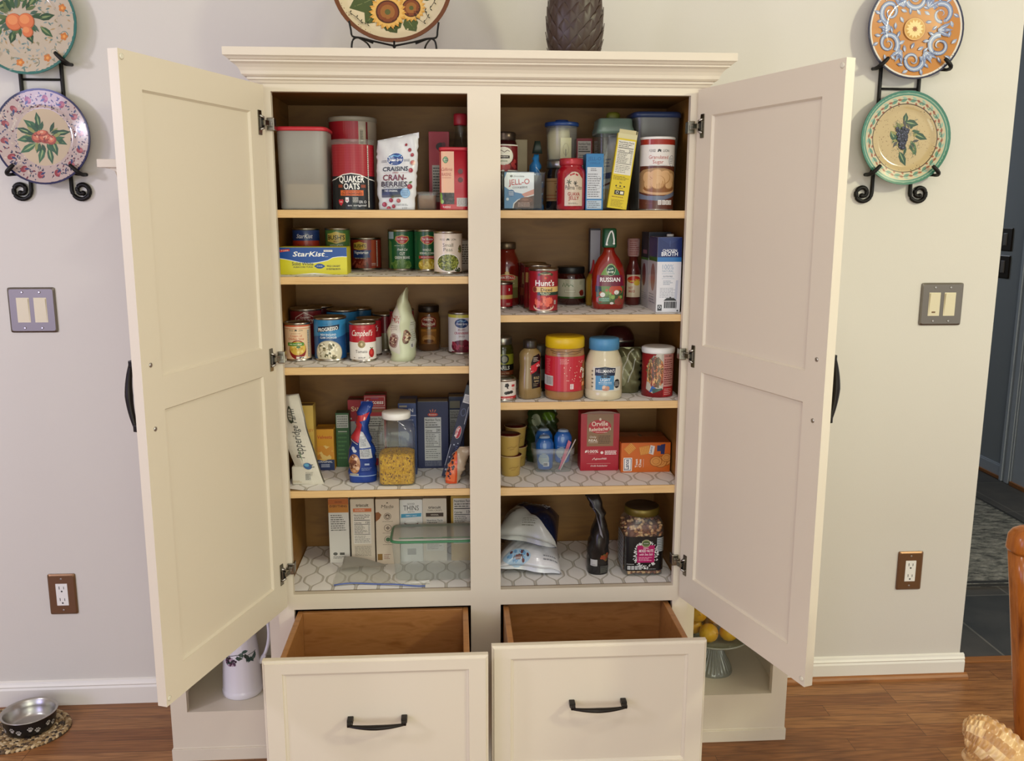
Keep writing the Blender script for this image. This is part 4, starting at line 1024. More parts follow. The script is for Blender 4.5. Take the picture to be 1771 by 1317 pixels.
a.rect(-w_ / 2, 0, w_ / 2, h_, 'd89a1c').rect(-w_ / 2, 0, w_ / 2, .030, '203466').t('Velveeta', 0, .088, .0095, 'c0501c', w=.040, sh=.1, b=.02)
a.ell(0, .05, .022, .018, 'e0a83c').scat(0, .05, .020, .016, 16, .005, .009, ['e8bc5c', 'c8842c', 'eac878', 'd8922c'], 1.8).t('ORIGINAL', 0, .0215, .0055, 'd8dce6', w=.038, b=.02).rect(-.012, .008, .012, .0185, '5c6c94').lines(-.011, .0085, .011, .018, 2, 'd0d4de')
carton('cheese_box', 'small yellow and navy boxed cheese on left fourth shelf', 'L3', -.4236, .202, w_, .06, h_, a, 'd89a1c', topc='b0761c')
a = Art().rect(-.0175, .0, .0175, .145, '2c5a30').rect(-.016, .110, .016, .146, 'b8bab4').lines(-.014, .112, .014, .144, 5, '6c706c', th=.003, rnd=0).lines(-.013, .02, .013, .1, 7, '4a7a44', rnd=.4).rect(-.012, .098, .012, .101, 'b0b8a8')
carton('snack_box', 'narrow dark green box between yellow cheese box and red rice boxes', 'L3', -.3792, .233, .036, .04, .1506, a, '2c5a30', topc='1c3a20')
def rice(x, w_, h_, y, lab, big):
    a = Art().rect(-w_ / 2, 0, w_ / 2, h_, 'a81f2c')
    if big:
        a.rect(-.027, h_ - .03, .027, h_ - .004, 'd6ccc4').rect(-.026, h_ - .029, .026, h_ - .005, 'a81f2c').t('BOIL-IN-BAG', 0, h_ - .010, .003, '6c6aa0', w=.02).t('Success', 0, h_ - .024, .011, 'f0ece6', w=.046, sh=.1, b=.02).rect(-.015, h_ - .047, .027, h_ - .039, '8a5a34').rect(-.027, h_ - .036, .027, h_ - .034, 'd6ccc4')
        a.facts(-.020, .02, .024, h_ - .058, 'b9b7b2')
    else:
        a.t('Suc', .002, h_ - .030, .013, 'e8c89c', w=.030, rot=.15, b=.02).rect(-w_ / 2, h_ - .055, -w_ / 2 + .01, h_ - .050, 'd8ccc0').rect(-w_ / 2 + .002, .02, w_ / 2 - .002, h_ - .06, 'b9b7b2')
    carton('rice_box', lab, 'L3', x, y, w_, .05, h_, a, 'a81f2c', topc='5c161c')
rice(-.3455, .046, .1776, .277, 'red rice box on the left, partly behind the blue pouch', False)
rice(-.2915, .058, .1966, .245, 'red rice box with white brand lettering, behind blue pouch and clear jar', True)
def bluepouch():
    a = Art(); H = .2085
    a.rect(-.040, 0, .040, .03, '1c3c8c').stroke([(-.036, .0195), (.036, .0185)], .0022, '9ab4dc')
    a.poly([(-.005, .066), (.026, .066), (.022, .095), (.012, .118), (.004, .135), (-.004, .138), (-.006, .1)], 'c3c6cc').lines(-.003, .070, .020, .094, 6, '4a4e58', rnd=.15).lines(-.004, .098, .012, .128, 8, '4a4e58', rnd=.15).poly([(-.006, .091), (.024, .090), (.025, .093), (-.006, .094)], '1c3c8c')
    a.ell(-.020, .052, .015, .026, 'a87850').scat(-.020, .052, .012, .021, 26, .003, .006, ['c89874', '8c5438', 'd8b498', '6c3c2c']).rect(-.032, .020, -.010, .026, 'b8b4ac').lines(-.031, .0205, -.011, .0255, 2, '3c3c3c')
    a.poly([(-.030, .118), (-.008, .108), (.002, .155), (-.012, .17), (-.024, .15)], 'b42c38').stroke([(-.032, .116), (-.010, .104)], .002, 'd0c8c4').poly([(-.016, .16), (.012, .166), (.022, .185), (.004, .178), (-.012, .176)], 'b42c38')
    a.ell(-.022, .092, .004, .005, 'c8d0e0').ell(-.018, .086, .005, .004, 'c8d0e0').rect(.006, .048, .018, .053, 'a8b8d8').lines(-.002, .034, .028, .042, 3, '7c90c0')
    t = pouch('baking_pouch', 'blue foil stand-up pouch with pinched leaning top, beside clear jar', 'pouch', 'L3', -.3135, .078, .072, .055, H, mat('blue_foil', '1b3a86', .25, .1), a, rz=.05, topw=.55, belly=.35, wob=.006, seed=9, seal=True, prof=[(0, .96, 0), (.12, 1, 0), (.35, .98, -.001), (.55, .74, -.002), (.70, .46, .001), (.82, .50, .006), (1, .44, .015)])
bluepouch()
def ricejar():
    x, yf, W, D, H = -.2238, .0455, .0945, .085, .191
    t = thing('clear_jar', 'clear square jar of yellow rice mix with white screw lid', 'jar', (x, yf + D / 2, zs('L3')))
    w_, d = W / 2, D / 2
    b = B().loft([(0, w_ - .004, d - .004, 7), (.003, w_, d, 7), (.135, w_, d, 7), (.152, w_ - .003, d - .002, 5), (.164, w_ * .75, d * .78, 3), (.170, .031, .031, 2), (.176, .031, .031, 2)], CLEAR, 56, cap=(True, False))
    # pressed grip panel
    b.obj('jar_body', t)
    b = B().lathe([(.035, .170), (.0362, .172), (.0362, .184), (.0345, .1865), (.001, .1865)], WHITEP, 48); b.obj('lid', t)
    b = B()
    for q in (-1, 1): b.tube([(q * .0125, -d - .0012, .145), (q * .0125, -d - .0012, .096), (q * .0145, -d - .0012, .092)], .0009, CLEAR, 6)
    b.obj('grip_ridge', t)
    g = thing('rice_mix', 'yellow seasoned rice grains filling the lower half of the clear jar', 'rice', (x, yf + D / 2, zs('L3') + .0035)); g['kind'] = 'stuff'
    m = mat('yellow_rice', 'b08a1c', .6); n = nd(m, 'ShaderNodeTexVoronoi'); n.inputs['Scale'].default_value = 330; lk(m, objco(m, (1, 1, .7)), n.inputs['Vector'])
    s = nd(m, 'ShaderNodeSeparateColor'); lk(m, n.outputs['Color'], s.inputs[0])
    lk(m, ramp(m, s.outputs[0], [(0, hexc('e0b428')), (.55, hexc('b8861c')), (.80, hexc('d6a62c')), (.9, hexc('6e4a18')), (1, hexc('8a5c20'))]), bs(m).inputs['Base Color']); bump(m, n.outputs['Distance'], .8, .002)
    b = B().loft([(0, w_ - .006, d - .006, 7), (.003, w_ - .003, d - .003, 7), (.074, w_ - .003, d - .003, 7), (.079, w_ - .012, d - .01, 5)], m, 56); b.obj('grains', g)
ricejar()
a = Art().rect(-.024, 0, .024, .18, '263a6c').t('IN', .010, .170, .009, 'c9cdd8', w=.012, b=.02).rect(-.01, .160, .024, .162, 'b8bccc').rect(-.02, .183, .0, .188, '8c887c').rect(-.01, .148, .016, .150, '8c94b0')
carton('pasta_box', 'medium blue box standing directly behind the clear jar', 'L3', -.1995, .15, .047, .10, .1934, a, '263a6c', topc='6c675c')
a = Art().rect(-.041, 0, .041, .182, '1b2450').facts(-.023, .022, .022, .142, 'c6c6c4', '2c2c30', '200').rect(-.023, .006, .022, .021, '6a6f84').lines(-.022, .007, .021, .02, 3, '1b2450').ell(0, .1495, .014, .0055, 'b03428').t('Ronzoni', 0, .148, .0035, 'e8d8cc', w=.019).leaf(-.004, .156, .009, .003, 2.1, 'c86c4c').leaf(0, .156, .010, .003, 1.57, 'c86c4c').leaf(.004, .156, .009, .003, 1.05, 'c86c4c')
carton('pasta_box', 'large navy box with nutrition panel, right of the clear jar', 'L3', -.1338, .2076, .083, .06, .1851, a, '1b2450', topc='8a8474')
a = Art().rect(-.02, 0, .02, .18, '2a3358').facts(-.018, .05, .012, .15, 'b6b6b4', '2c2c30').rect(-.018, .155, .010, .175, '8a8474')
carton('pasta_box', 'blue box with nutrition panel, behind the leaning navy box', 'L3', -.0705, .262, .042, .06, .186, a, '2a3358', topc='8a8474')
def leanbox():
    # long thin spaghetti box leaning to the right against the centre post
    t = thing('spaghetti_box', 'long thin navy spaghetti box leaning against the centre partition', 'box', (-.0985, .108, zs('L3') + .0042), 0)
    t.rotation_euler = (0, math.radians(15.5), math.radians(-5))
    W, D, h = .026, .068, .252
    a = Art().rect(-.0125, .215, .0125, .2515, '141a30').rect(-.0105, .205, .0105, .228, 'c9c9cc').rect(-.0095, .206, .0095, .227, 'e0e0e0').lines(-.0085, .208, .0085, .225, 5, '55555c', rnd=0).stroke([(.0085, .15), (.0075, .198)], .0012, 'c0c4d0')
    a.ell(-.001, .125, .0075, .0175, 'c9c0bc').ell(-.001, .125, .0066, .0165, 'a8283c').t('Barilla', -.001, .125, .006, 'f0e8e4', w=.026, rot=1.45).ring(-.002, .18, .006, .001, '6a749c', ry=.010)
    for x_, y_, r_ in ((-.003, .09, .002), (.006, .096, .0015), (-.006, .055, .002), (.003, .065, .003), (.0, .03, .004), (-.006, .02, .003), (.007, .04, .002)): a.ell(x_, y_, r_, r_, 'aab0c4')
    a.lines(.002, .075, .011, .09, 3, '6a749c').stroke([(-.0115, .03), (-.0115, .09)], .0008, 'c0c4d0')
    b = B().box((-W / 2, 0, 0), (W / 2, D, h), mat('card_161d3c', '161d3c', .4), .0008); b.art(a, flatmap(0), PRINTG); b.obj('carton', t)
    B().box((-W / 2 + .001, .001, h), (W / 2 - .001, D * .6, h + .0007), mat('card_161d3c', '161d3c', .4)).obj('top_flap', t)
leanbox()
def orangebag():
    a = Art(); a.poly([(-.026, .004), (.010, .0), (.012, .06), (.012, .11), (-.004, .112), (-.020, .05)], 'c8481c').poly([(-.021, .012), (.004, .006), (.008, .05), (.010, .1), (.0, .1), (-.013, .045)], 'd66a3c').scat(-.009, .030, .003, .014, 9, .0022, .0034, ['2a1a2c'], 1.5, 5).scat(.001, .062, .003, .022, 12, .0024, .0036, ['2a1a2c'], 1.5, 5)
    secs_l = .022
    pouch('candy_bag', 'orange and clear bag slumped at right end of left fourth shelf', 'bag', 'L3', -.0825, .056, .046, .030, .092, mat('clear_orange_film', 'b4a089', .22), a, rz=.10, topw=.8, belly=.4, wob=.005, seed=21, lean=.006, prof=[(0, .72, -.002), (.2, .9, .003), (.5, 1, .012), (.8, .95, .024), (1, .7, .034)])
orangebag()

# ---- left, cabinet floor
def tall_box(x, w_, h_, y, base, a, lab, topc=None, name='cracker_box', d=.05):
    carton(name, lab, 'L4', x, y, w_, d, h_, a, base, topc=topc or base)
Wd = .0547
a = Art().rect(-Wd / 2, 0, Wd / 2, .184, 'd8d4cc').rect(-Wd / 2, .145, Wd / 2, .184, 'c07c28').rect(-Wd / 2, .168, Wd / 2, .184, 'b4601c').t('EVERYTHING', 0, .160, .0065, '5c2810', w=.046, b=.02).t('CRACKERS', 0, .173, .004, '5c2810', w=.02).lines(-.022, .092, .022, .14, 8, '4a4640').ell(-.012, .0265, .006, .0045, '5a5a54').rect(.0, .023, .013, .030, '55534c').lines(-.018, .012, .016, .02, 2, '4a4844')
tall_box(-.3936, Wd, .1843, .2019, 'd8d4cc', a, 'white cracker box with orange top, leftmost of the row on cabinet floor', 'c07c28')
a = Art().rect(-.032, 0, .032, .183, 'd6c8b4').t('triscuit', 0, .162, .0085, '3c2c1c', w=.034, b=.02).rect(-.025, .147, .025, .157, 'd0703c').lines(-.02, .149, .02, .155, 2, 'f0dcc8').facts(-.0255, .055, .0225, .143, 'e0d8cc', '2a2622', '120').lines(-.023, .02, .023, .05, 9, '8a8272', rnd=.05).rect(-.008, .006, .006, .012, 'e4dccf')
tall_box(-.3289, .0642, .1827, .1981, 'd6c8b4', a, 'tan cracker box with orange stripe and nutrition panel, second from left')
a = Art().rect(-.033, 0, .033, .1855, 'd3c2ac').t('Made', 0, .161, .009, '3c2a1c', w=.033, b=0, sh=.15).poly([(-.003, .174), (0, .178), (.003, .174)], '3c2a1c').rect(-.012, .158, .012, .1585, '3c2a1c')
a.poly([(-.033, .122), (-.022, .130), (-.016, .142), (-.024, .150), (-.033, .148)], '8c5428')
a.ring(0, .137, .0095, .0012, '55483c').ell(0, .137, .007, .007, '6c5a4a').leaf(0, .133, .008, .003, 1.57, 'd3c2ac').leaf(0, .133, .007, .003, .6, 'd3c2ac').leaf(0, .133, .007, .003, 2.5, 'd3c2ac').ring(0, .104, .0095, .0012, '55483c').poly([(-.006, .104), (0, .110), (.006, .104), (0, .098)], '8c7c6c').ring(0, .071, .0095, .0012, '55483c').ell(0, .071, .006, .006, '4a6a48')
for y_ in (.121, .088, .055): a.lines(-.014, y_, .014, y_ + .003, 1, '7c6c5c', rnd=0)
a.rect(-.029, .012, -.016, .03, '8a6428').lines(-.012, .014, .006, .03, 4, '8a5040')
tall_box(-.2600, .0640, .1855, .1857, 'd3c2ac', a, 'beige cracker box with round icons, third from left')
a = Art().rect(-.031, 0, .031, .178, 'e3e2dd').t('GOOD', 0, .164, .005, '4a4640', w=.020, b=0).t('THINS', 0, .148, .014, '33302c', w=.042, b=0).t('gluten free', 0, .1425, .003, '4a4640', w=.018).poly([(-.028, .127), (.027, .130), (.028, .140), (-.027, .138)], '4a9cc0').t('SIMPLY SALT', 0, .131, .004, 'e8f0f4', w=.03).ell(0, .113, .019, .017, '6c2820', a0=pi, a1=2 * pi).ell(0, .114, .0195, .006, 'd0cfc8').ell(0, .115, .017, .005, 'f0efea').rect(-.012, .02, .012, .038, 'a8a8a6')
tall_box(-.1966, .0615, .1779, .2, 'e3e2dd', a, 'white cracker box with blue band and bowl picture, fourth from left')
a = Art().rect(-.033, 0, .033, .180, 'd8ccba').t('triscuit', 0, .152, .0075, '33281c', w=.034, b=.02).t('THIN CRISPS', 0, .1445, .0048, '6c6050', w=.040, b=0).rect(-.024, .129, .024, .140, '3c281c').t('ORIGINAL', 0, .1325, .0035, 'd8ccba', w=.022).facts(-.024, .03, .024, .124, 'dcd6cc', '2a2622', '130')
tall_box(-.1326, .0655, .18, .2, 'd8ccba', a, 'beige cracker box with brown band, fifth from left behind the clear container')
a = Art().rect(-.03, 0, .03, .187, 'b8943c').facts(-.0225, .05, .03, .18, 'd8d2c4', '33302c')
tall_box(-.0590, .058, .1869, .2, 'b8943c', a, 'yellow box with nutrition panel, rightmost of the row')
def greenlid_box():
    x, yf, W, D, H = -.1335, .056, .224, .128, .118
    t = thing('food_container', 'large clear rectangular food container with green-rimmed clear lid', 'food container', (x, yf + D / 2, zs('L4') + .0025))
    w_, d = W / 2, D / 2
    B().loft([(0, w_ * .90 - .004, d * .9 - .004, 8), (.003, w_ * .90, d * .9, 8), (H - .014, w_ * .975, d * .975, 9), (H - .012, w_ * .99, d * .99, 9)], HAZE, 60, cap=(True, False)).obj('container_body', t)
    g = mat('green_seal', '3f7f56', .4); b = B()
    def rr(rx, ry, p, z, n=60): return [(rx * math.copysign(abs(cos(q)) ** (2 / p), cos(q)), ry * math.copysign(abs(sin(q)) ** (2 / p), sin(q)), z) for q in [2 * pi * i / n for i in range(n)]]
    b.tube(rr(w_ * .985, d * .985, 9, H - .010), .0040, g, 8, closed=True, flat=.9, up=(0, 0, 1)); b.obj('seal_rim', t)
    B().loft([(H - .010, w_ * .975, d * .97, 9), (H - .006, w_ * .96, d * .95, 9), (H - .0035, w_ * .93, d * .9, 9)], FROST, 60, cap=(False, True)).obj('lid', t)
    b = B()
    for q in (-.45, .2): b.box((w_ * q, -d * .82, H - .004), (w_ * (q + .22), -d * .79, H - .002), g, .0005)
    b.box((-w_ * .8, -d * .82, H - .0045), (w_ * .9, -d * .80, H - .0025), g, .0005)
    b.obj('lid_gasket', t)
greenlid_box()
def zipbag():
    t = thing('zip_bag', 'crumpled clear zip bag with blue zipper lying on left cabinet floor', 'bag', (-.27, .099, zs('L4')), 0)
    b = B(); z0 = .0006
    f = lambda u, v: (-.125 + .25 * u, -.055 + .125 * v * (1 - .12 * u) * (1 if u < .48 else max(.045, 1 - (u - .48) * 8)) + .006 * sin(u * 6), z0 + .0035 + .0035 * sin(u * 13 + v * 5) * sin(v * 9 + u * 3) * min(1, v * 4) + .003 * v)
    b.grid(f, 30, 16, FILM)
    b.grid(lambda u, v: (lambda q: (q[0], q[1], z0))(f(u, v)), 6, 4, FILM)
    b.obj('bag_film', t)
    pts = [(-.12 + .235 * k / 16, -.058 + .010 * sin(k / 16 * 5.2) - .006 * k / 16, z0 + .004 + .0015 * sin(k * .7)) for k in range(17)]
    B().tube(pts, .0026, mat('blue_zipper', '5468a8', .35), 8, flat=.7).obj('zipper', t)
zipbag()
def papercorner():
    t = thing('paper_sheet', 'folded white paper corner lying over the zip bag near the cracker boxes', 'paper', (-.345, .152, zs('L4') + .0145))
    b = B(); m = mat('white_sheet', 'cdc9c0', .6)
    f = lambda u, v: (-.035 + .115 * u, .032 - .060 * v * (1 - .75 * u) - .03 * u, .012 * (1 - u) * (1 - v) + .004 * sin(u * 4))
    b.grid(f, 10, 6, m); b.shell(.0004); b.obj('sheet', t)
papercorner()
# ---- right, top shelf
DKLID = mat('dark_jar_lid', '4a3c34', .3, .7); SILVER = mat('silver_lid', 'a8a49a', .3, .9)
CHERRY = mat('cherry_dark', '2a0d10', .15, coat=.6)
a = Art().rect(-.055, .095, .052, .160, 'd8d2c8').rect(-.055, .098, .049, .157, '6a1c20').scat(0, .112, .04, .014, 40, .004, .007, ['8c2a2c', '4c1214', 'a83a38']).ell(.0, .132, .026, .022, 'ddd8cc').stroke([(-.014, .142), (-.006, .146), (.002, .141), (.010, .146), (.016, .143)], .0016, '4a2a20').rect(-.016, .126, .016, .133, '2a1a1a').lines(-.012, .128, .012, .132, 1, 'e0d8cc', rnd=0).lines(-.008, .117, .010, .122, 1, '4c6a3c', rnd=0)
jar('pie_filling_jar', 'dark cherry jar with brown lid behind the pudding box, far left', 'jar', 'R0', .0525, .13, [(.034, 0), (.038, .005), (.038, .155), (.034, .168), (.031, .172)], [(.032, .170), (.033, .172), (.033, .188), (.031, .1911)], DKLID, CHERRY, a, None, .0384)
t = carton('card_packet', 'plain beige card packet leaning behind the blue sugar bag', 'R0', .1035, .225, .032, .012, .178, None, 'a8946c')
def bluebag():
    a = Art().poly([(-.030, .0), (-.002, .0), (.002, .05), (-.004, .085), (-.014, .105), (-.026, .08)], 'cfcac0').scat(-.014, .05, .010, .04, 18, .003, .006, ['a8a49c', 'e0dcd4', '8c8a86']).stroke([(.004, .105), (.026, .082)], .0015, 'bcd4e4').stroke([(.0, .075), (.029, .065)], .0018, 'd0dce4').stroke([(.002, .09), (.014, .04)], .002, 'bcd4e4').stroke([(.006, .03), (.028, .045)], .0015, '9cc4e0')
    pouch('sugar_bag', 'twisted blue and white plastic bag with knotted dark top', 'bag', 'R0', .1285, .125, .056, .05, .138, mat('bluewhite_film', '2a78b8', .25), a, topw=.28, belly=.35, wob=.008, seed=13, skew=.008, seal=False)
bluebag()
t = thing('clip', 'dark bag clip holding the twisted blue bag closed', 'clip', (.1385, .150, zs('R0') + .1395)); B().loft([(0, .013, .006, 3), (.014, .010, .006, 3), (.030, .007, .004, 2)], mat('dark_green_clip', '16241e', .5), 16).obj('clip_body', t)
def jello():
    x, yf, W, D, H = .0948, .030, .1085, .085, .0895
    t = thing('food_container', 'small clear tapered plastic container holding the pudding box', 'food container', (x, yf + D / 2, zs('R0'))); w_, d = W / 2, D / 2
    B().loft([(0, w_ * .90 - .003, d * .90 - .003, 7), (.003, w_ * .90, d * .90, 7), (H - .003, w_ * .985, d * .985, 8), (H, w_, d, 8), (H - .0035, w_, d, 8)], CLEAR, 56, cap=(True, False)).obj('container_body', t)
    W2, h2 = .0715, .0855
    a = Art().rect(-W2 / 2, 0, W2 / 2, h2, '3a7cae').poly([(-W2 / 2, .052), (-.018, .040), (.012, .034), (W2 / 2, .046), (W2 / 2, h2), (-W2 / 2 + .006, h2), (-W2 / 2, .07)], 'e8eef2').poly([(.006, .034), (W2 / 2, .046), (W2 / 2, .018), (.02, .02)], 'cf8f80')
    a.poly([(-.016, 0), (-.014, .012), (-.004, .021), (.012, .027), (W2 / 2, .034), (W2 / 2, 0)], 'd8d8d8').poly([(-.0135, 0), (-.0115, .011), (-.002, .020), (.014, .025), (W2 / 2, .031), (W2 / 2, 0)], '4c2820').ell(.017, .020, .016, .007, '6a3c2e').ell(.015, .021, .008, .003, '8a5a48')
    a.t('chocolate', -.001, .074, .0042, '3c2a26', w=.026).ell(-.019, .076, .0035, .0025, '2c1a16').t('JELL-O', .0, .0565, .0125, 'b8202c', w=.051, b=.035, rot=.06).t('COOK&SERVE', .002, .0475, .0045, '3a3a44', w=.036, rot=.04).ell(-.019, .036, .0085, .0085, '2a68a0').lines(-.025, .030, -.013, .041, 3, 'e0e8f0', rnd=.1).ell(-.028, .022, .0035, .0035, 'd0dce8').lines(-.003, .004, .028, .015, 4, 'c9a89c', rnd=.1)
    carton('pudding_box', 'blue and white pudding mix box with big red letters, in clear container', 'R0', x - .0095, yf + .0095, W2, .022, h2 + .0002, a, '3a7cae', z=zs('R0') + .0035, gloss=True)
    carton('pudding_box', 'dark box beside the blue pudding mix box in the clear container', 'R0', x + .0355, yf + .016, .020, .05, .078, None, '26282e', z=zs('R0') + .0035)
jello()
a = Art().rect(-.05, .022, .05, .078, 'a8845c').rect(-.05, .070, .05, .0715, '6c4a30').rect(-.05, .0355, .05, .037, '8a3c28').rect(-.05, .027, .05, .029, '8a3c28').t('REAL', .0, .052, .008, '7a2a20', w=.03, b=.03).lines(-.017, .040, .017, .050, 1, '7a2a20', rnd=0).lines(-.02, .063, .02, .068, 1, '7a4a34')
jar('jam_jar', 'dark jar with silver lid and tan label, under the blue-lidded tub', 'jar', 'R0', .199, .12, [(.034, 0), (.0375, .004), (.0375, .092), (.034, .1), (.033, .105)], [(.034, .103), (.036, .105), (.036, .1195), (.034, .1219)], SILVER, mat('dark_jam', '1c0f0c', .15, coat=.6), a, None, .0379)
def cleartub():
    z = zs('R0') + .1221; t = thing('food_container', 'round clear tub with blue knob lid, standing on the dark silver-lidded jar', 'food container', (.2005, .1605, z))
    B().lathe([(.034, 0), (.036, .003), (.039, .084)], HAZE, 40, cap=(True, False)).obj('container_body', t)
    L = mat('blue_tub_lid', '22407a', .35)
    B().lathe([(.0415, .083), (.043, .085), (.043, .0905), (.041, .093), (.017, .0935), (.0165, .0965), (.016, .099), (.001, .0992)], L, 40).obj('lid', t)
    s = thing('white_bag', 'crumpled cream plastic bag folded inside the round clear tub', 'bag', (.1955, .1685, z + .0032))
    b = B().loft([(0, .026, .024, 2.4), (.03, .028, .024, 2.2), (.06, .029, .023, 2), (.078, .024, .018, 2)], mat('cream_bag', 'b8ac84', .5), 30)
    for q in b.bm.verts: q.co += Vector((.0022 * sin(q.co.z * 190 + q.co.y * 90), .0022 * sin(q.co.z * 150 + q.co.x * 120), 0))
    b.obj('bag_body', s)
    c_ = thing('measuring_packet', 'small pale yellow card packet standing inside the round clear tub', 'packet', (.2085, .1350, z + .0032))
    a = Art().ring(0, .024, .007, .0008, '8a7c4c', ry=.014).stroke([(0, .006), (0, .024)], .002, '55503c')
    b = B().box((-.014, 0, 0), (.014, .006, .052), mat('pale_card', 'c9c08c', .5), .0008); b.art(a, flatmap(0), PRINT); b.obj('packet_body', c_)
cleartub()
GJ = mat('guava_red', 'a01424', .12, coat=.7)
a = Art(); lab = [(-.020, .010), (.026, .010), (.026, .074), (.020, .080), (.013, .088), (.005, .0905), (-.003, .089), (-.012, .082), (-.020, .074)]
a.poly([(-.0215, .0085), (.0275, .0085), (.0275, .075), (.021, .082), (.014, .09), (.005, .0925), (-.004, .091), (-.0135, .084), (-.0215, .075)], '8c1420').poly(lab, 'cfc0a8')
a.stroke([(-.007, .082), (.003, .0855), (.013, .082)], .004, 'a8262c').t('Palma Tito', .003, .0485, .0095, '26221c', w=.042, b=.03)
a.stroke([(-.010, .055), (-.009, .066)], .0012, '3a2c1c').stroke([(.007, .055), (.006, .064)], .0012, '3a2c1c')
for q in range(6): a.leaf(-.009, .066, .0075, .0022, q * 1.05 + .3, '2c4a34'); 
for q in range(6): a.leaf(.006, .064, .006, .002, q * 1.05 + .1, '2a2c24')
a.t('GUAVA', .003, .034, .008, '9c1c24', w=.030, b=.03).t('JELLY', .003, .0245, .008, '9c1c24', w=.026, b=.03).lines(-.010, .0135, .016, .018, 2, '4a4438')
jar('jelly_jar', 'red jar of guava jelly with red lid at front of right top shelf', 'jar', 'R0', .2136, .03, [(.032, 0), (.0348, .004), (.0348, .086), (.033, .095), (.028, .1), (.0265, .104), (.0265, .108)], [(.0272, .106), (.0288, .108), (.0288, .1195), (.027, .1225), (.02, .123), (.001, .123)], mat('red_metal_lid', 'b03038', .3, .2), GJ, a, None, .0351)
a = Art().rect(-.0205, 0, .0205, .181, '94222e').facts(-.017, .06, .017, .175, 'c9bdb4', '2c2220')
carton('gelatin_box', 'small red box with nutrition panel behind the guava jelly jar', 'R0', .2663, .214, .0410, .05, .1814, a, '94222e')
a = Art().rect(-.0212, 0, .0212, .1334, '2a78ae').t('JELL-O', -.001, .118, .008, '1f5f94', w=.032, b=.03).t('VANILLA', 0, .109, .005, '1f5f94', w=.026).rect(-.0185, .027, .0175, .102, 'cfd4d6').lines(-.010, .092, .010, .1, 2, '4a4a4c').lines(-.0165, .030, .016, .088, 11, '6c6e70').rect(-.0185, .003, .0175, .0235, 'b4c4ce').lines(-.0165, .005, .016, .022, 4, '5c6468').ring(.010, .075, .005, .0006, '7c7e80').ring(.008, .055, .006, .0006, '7c7e80', ry=.004)
carton('pudding_box', 'bright blue box with white instruction panel, right of guava jelly', 'R0', .2692, .05, .0425, .055, .1334, a, '2a78ae', topc='2a6c9c')
def greenlid():
    x, yf, W, D, H = .3305, .112, .091, .10, .2235
    t = thing('storage_canister', 'tall clear canister with cloudy green lid behind the yellow box', 'food container', (x, yf + D / 2, zs('R0'))); w_, d = W / 2, D / 2
    B().loft([(0, w_ * .86, d * .86, 6), (.004, w_ * .88, d * .88, 6), (.19, w_ * .97, d * .97, 7)], CLEAR, 56, cap=(True, False)).obj('container_body', t)
    G = clear('cloudy_green', 'a8bcae', .55, .3, '8ea894')
    b = B().loft([(.186, w_ + .002, d + .002, 7), (.196, w_ + .002, d + .002, 7), (.205, w_ * .97, d * .97, 7), (.2215, w_ * .94, d * .94, 7), (.2235, w_ * .88, d * .88, 7)], G, 56); b.obj('lid', t)
    B().lathe([(.0165, .2235), (.0175, .226), (.0172, .2365), (.012, .2415), (.001, .242)], mat('olive_knob', '6a6a1c', .5), 28).obj('lid_knob', t)
    a = Art().poly([(-.032, .07), (-.004, .075), (.0, .09), (-.028, .085)], '28346c').stroke([(-.034, .05), (.0, .066)], .004, '5c1c24').lines(-.03, .1, .0, .125, 3, '6c7494').rect(-.034, .0, .03, .048, 'a08c5c')
    pouch('flour_bag', 'white printed paper bag standing inside the clear green-lidded canister', 'bag', 'R0', x - .004, yf + .018, .062, .056, .180, mat('white_bag_paper', 'b8b6b4', .6), a, topw=.5, belly=.5, wob=.004, seed=30, z=zs('R0') + .0045, skew=.01)
greenlid()
def yellowbox():
    W, h = .047, .178; a = Art().rect(-W / 2, 0, W / 2, h - .012, 'd9c21c').rect(-W / 2, h - .012, W / 2, h, 'd6cf9c')
    a.facts(-.0205, .082, .0205, h - .016, 'e2dfcc', '2a281c', '20').lines(-.020, .068, .020, .078, 3, '6a5c14').t('No', 0, .0605, .004, '3a3210', w=.006).ell(-.010, .054, .002, .002, '3a3210').ell(0, .054, .002, .002, '3a3210').ell(.010, .054, .002, .002, '3a3210').lines(-.010, .048, .010, .051, 1, '5a4c10')
    a.rect(-.012, .0335, .012, .044, '2a2a1c').ring(-.005, .039, .003, .001, 'e8e4c8').rect(.002, .0355, .010, .042, 'e8e4c8').lines(-.017, .026, .017, .030, 1, '8a5a14').lines(-.017, .004, .016, .022, 6, '9a861c')
    s = Art().rect(.0, 0, .016, h - .01, 'd2c47c')
    t = carton('cornstarch_box', 'tall narrow yellow box tilted to the right with nutrition panel', 'R0', .3235, .042, W, .016, h, a, 'd9c21c', side=s, topc='c9bf8c', z=zs('R0') + .0034)
    t.rotation_euler = (0, math.radians(7.5), 0)
    b = B().box((W / 2 - .001, .0005, h - .018), (W / 2, .0155, h + .008), mat('card_c9bf8c', 'c9bf8c', .5)); b.obj('open_flap', t)
    b = B().box((-W / 2 + .002, .0002, h), (W / 2 - .004, .0012, h + .009), mat('card_c9bf8c', 'c9bf8c', .5)); b.obj('open_flap', t)
yellowbox()
tub('storage_canister', 'tall grey-tinted square canister with dark blue lid behind the sugar', 'R0', .4390, .125, .120, .13, .241, mat('navy_lid_plastic', '2c3a5c', .35), GREYP, 6, .014, taper=.80)
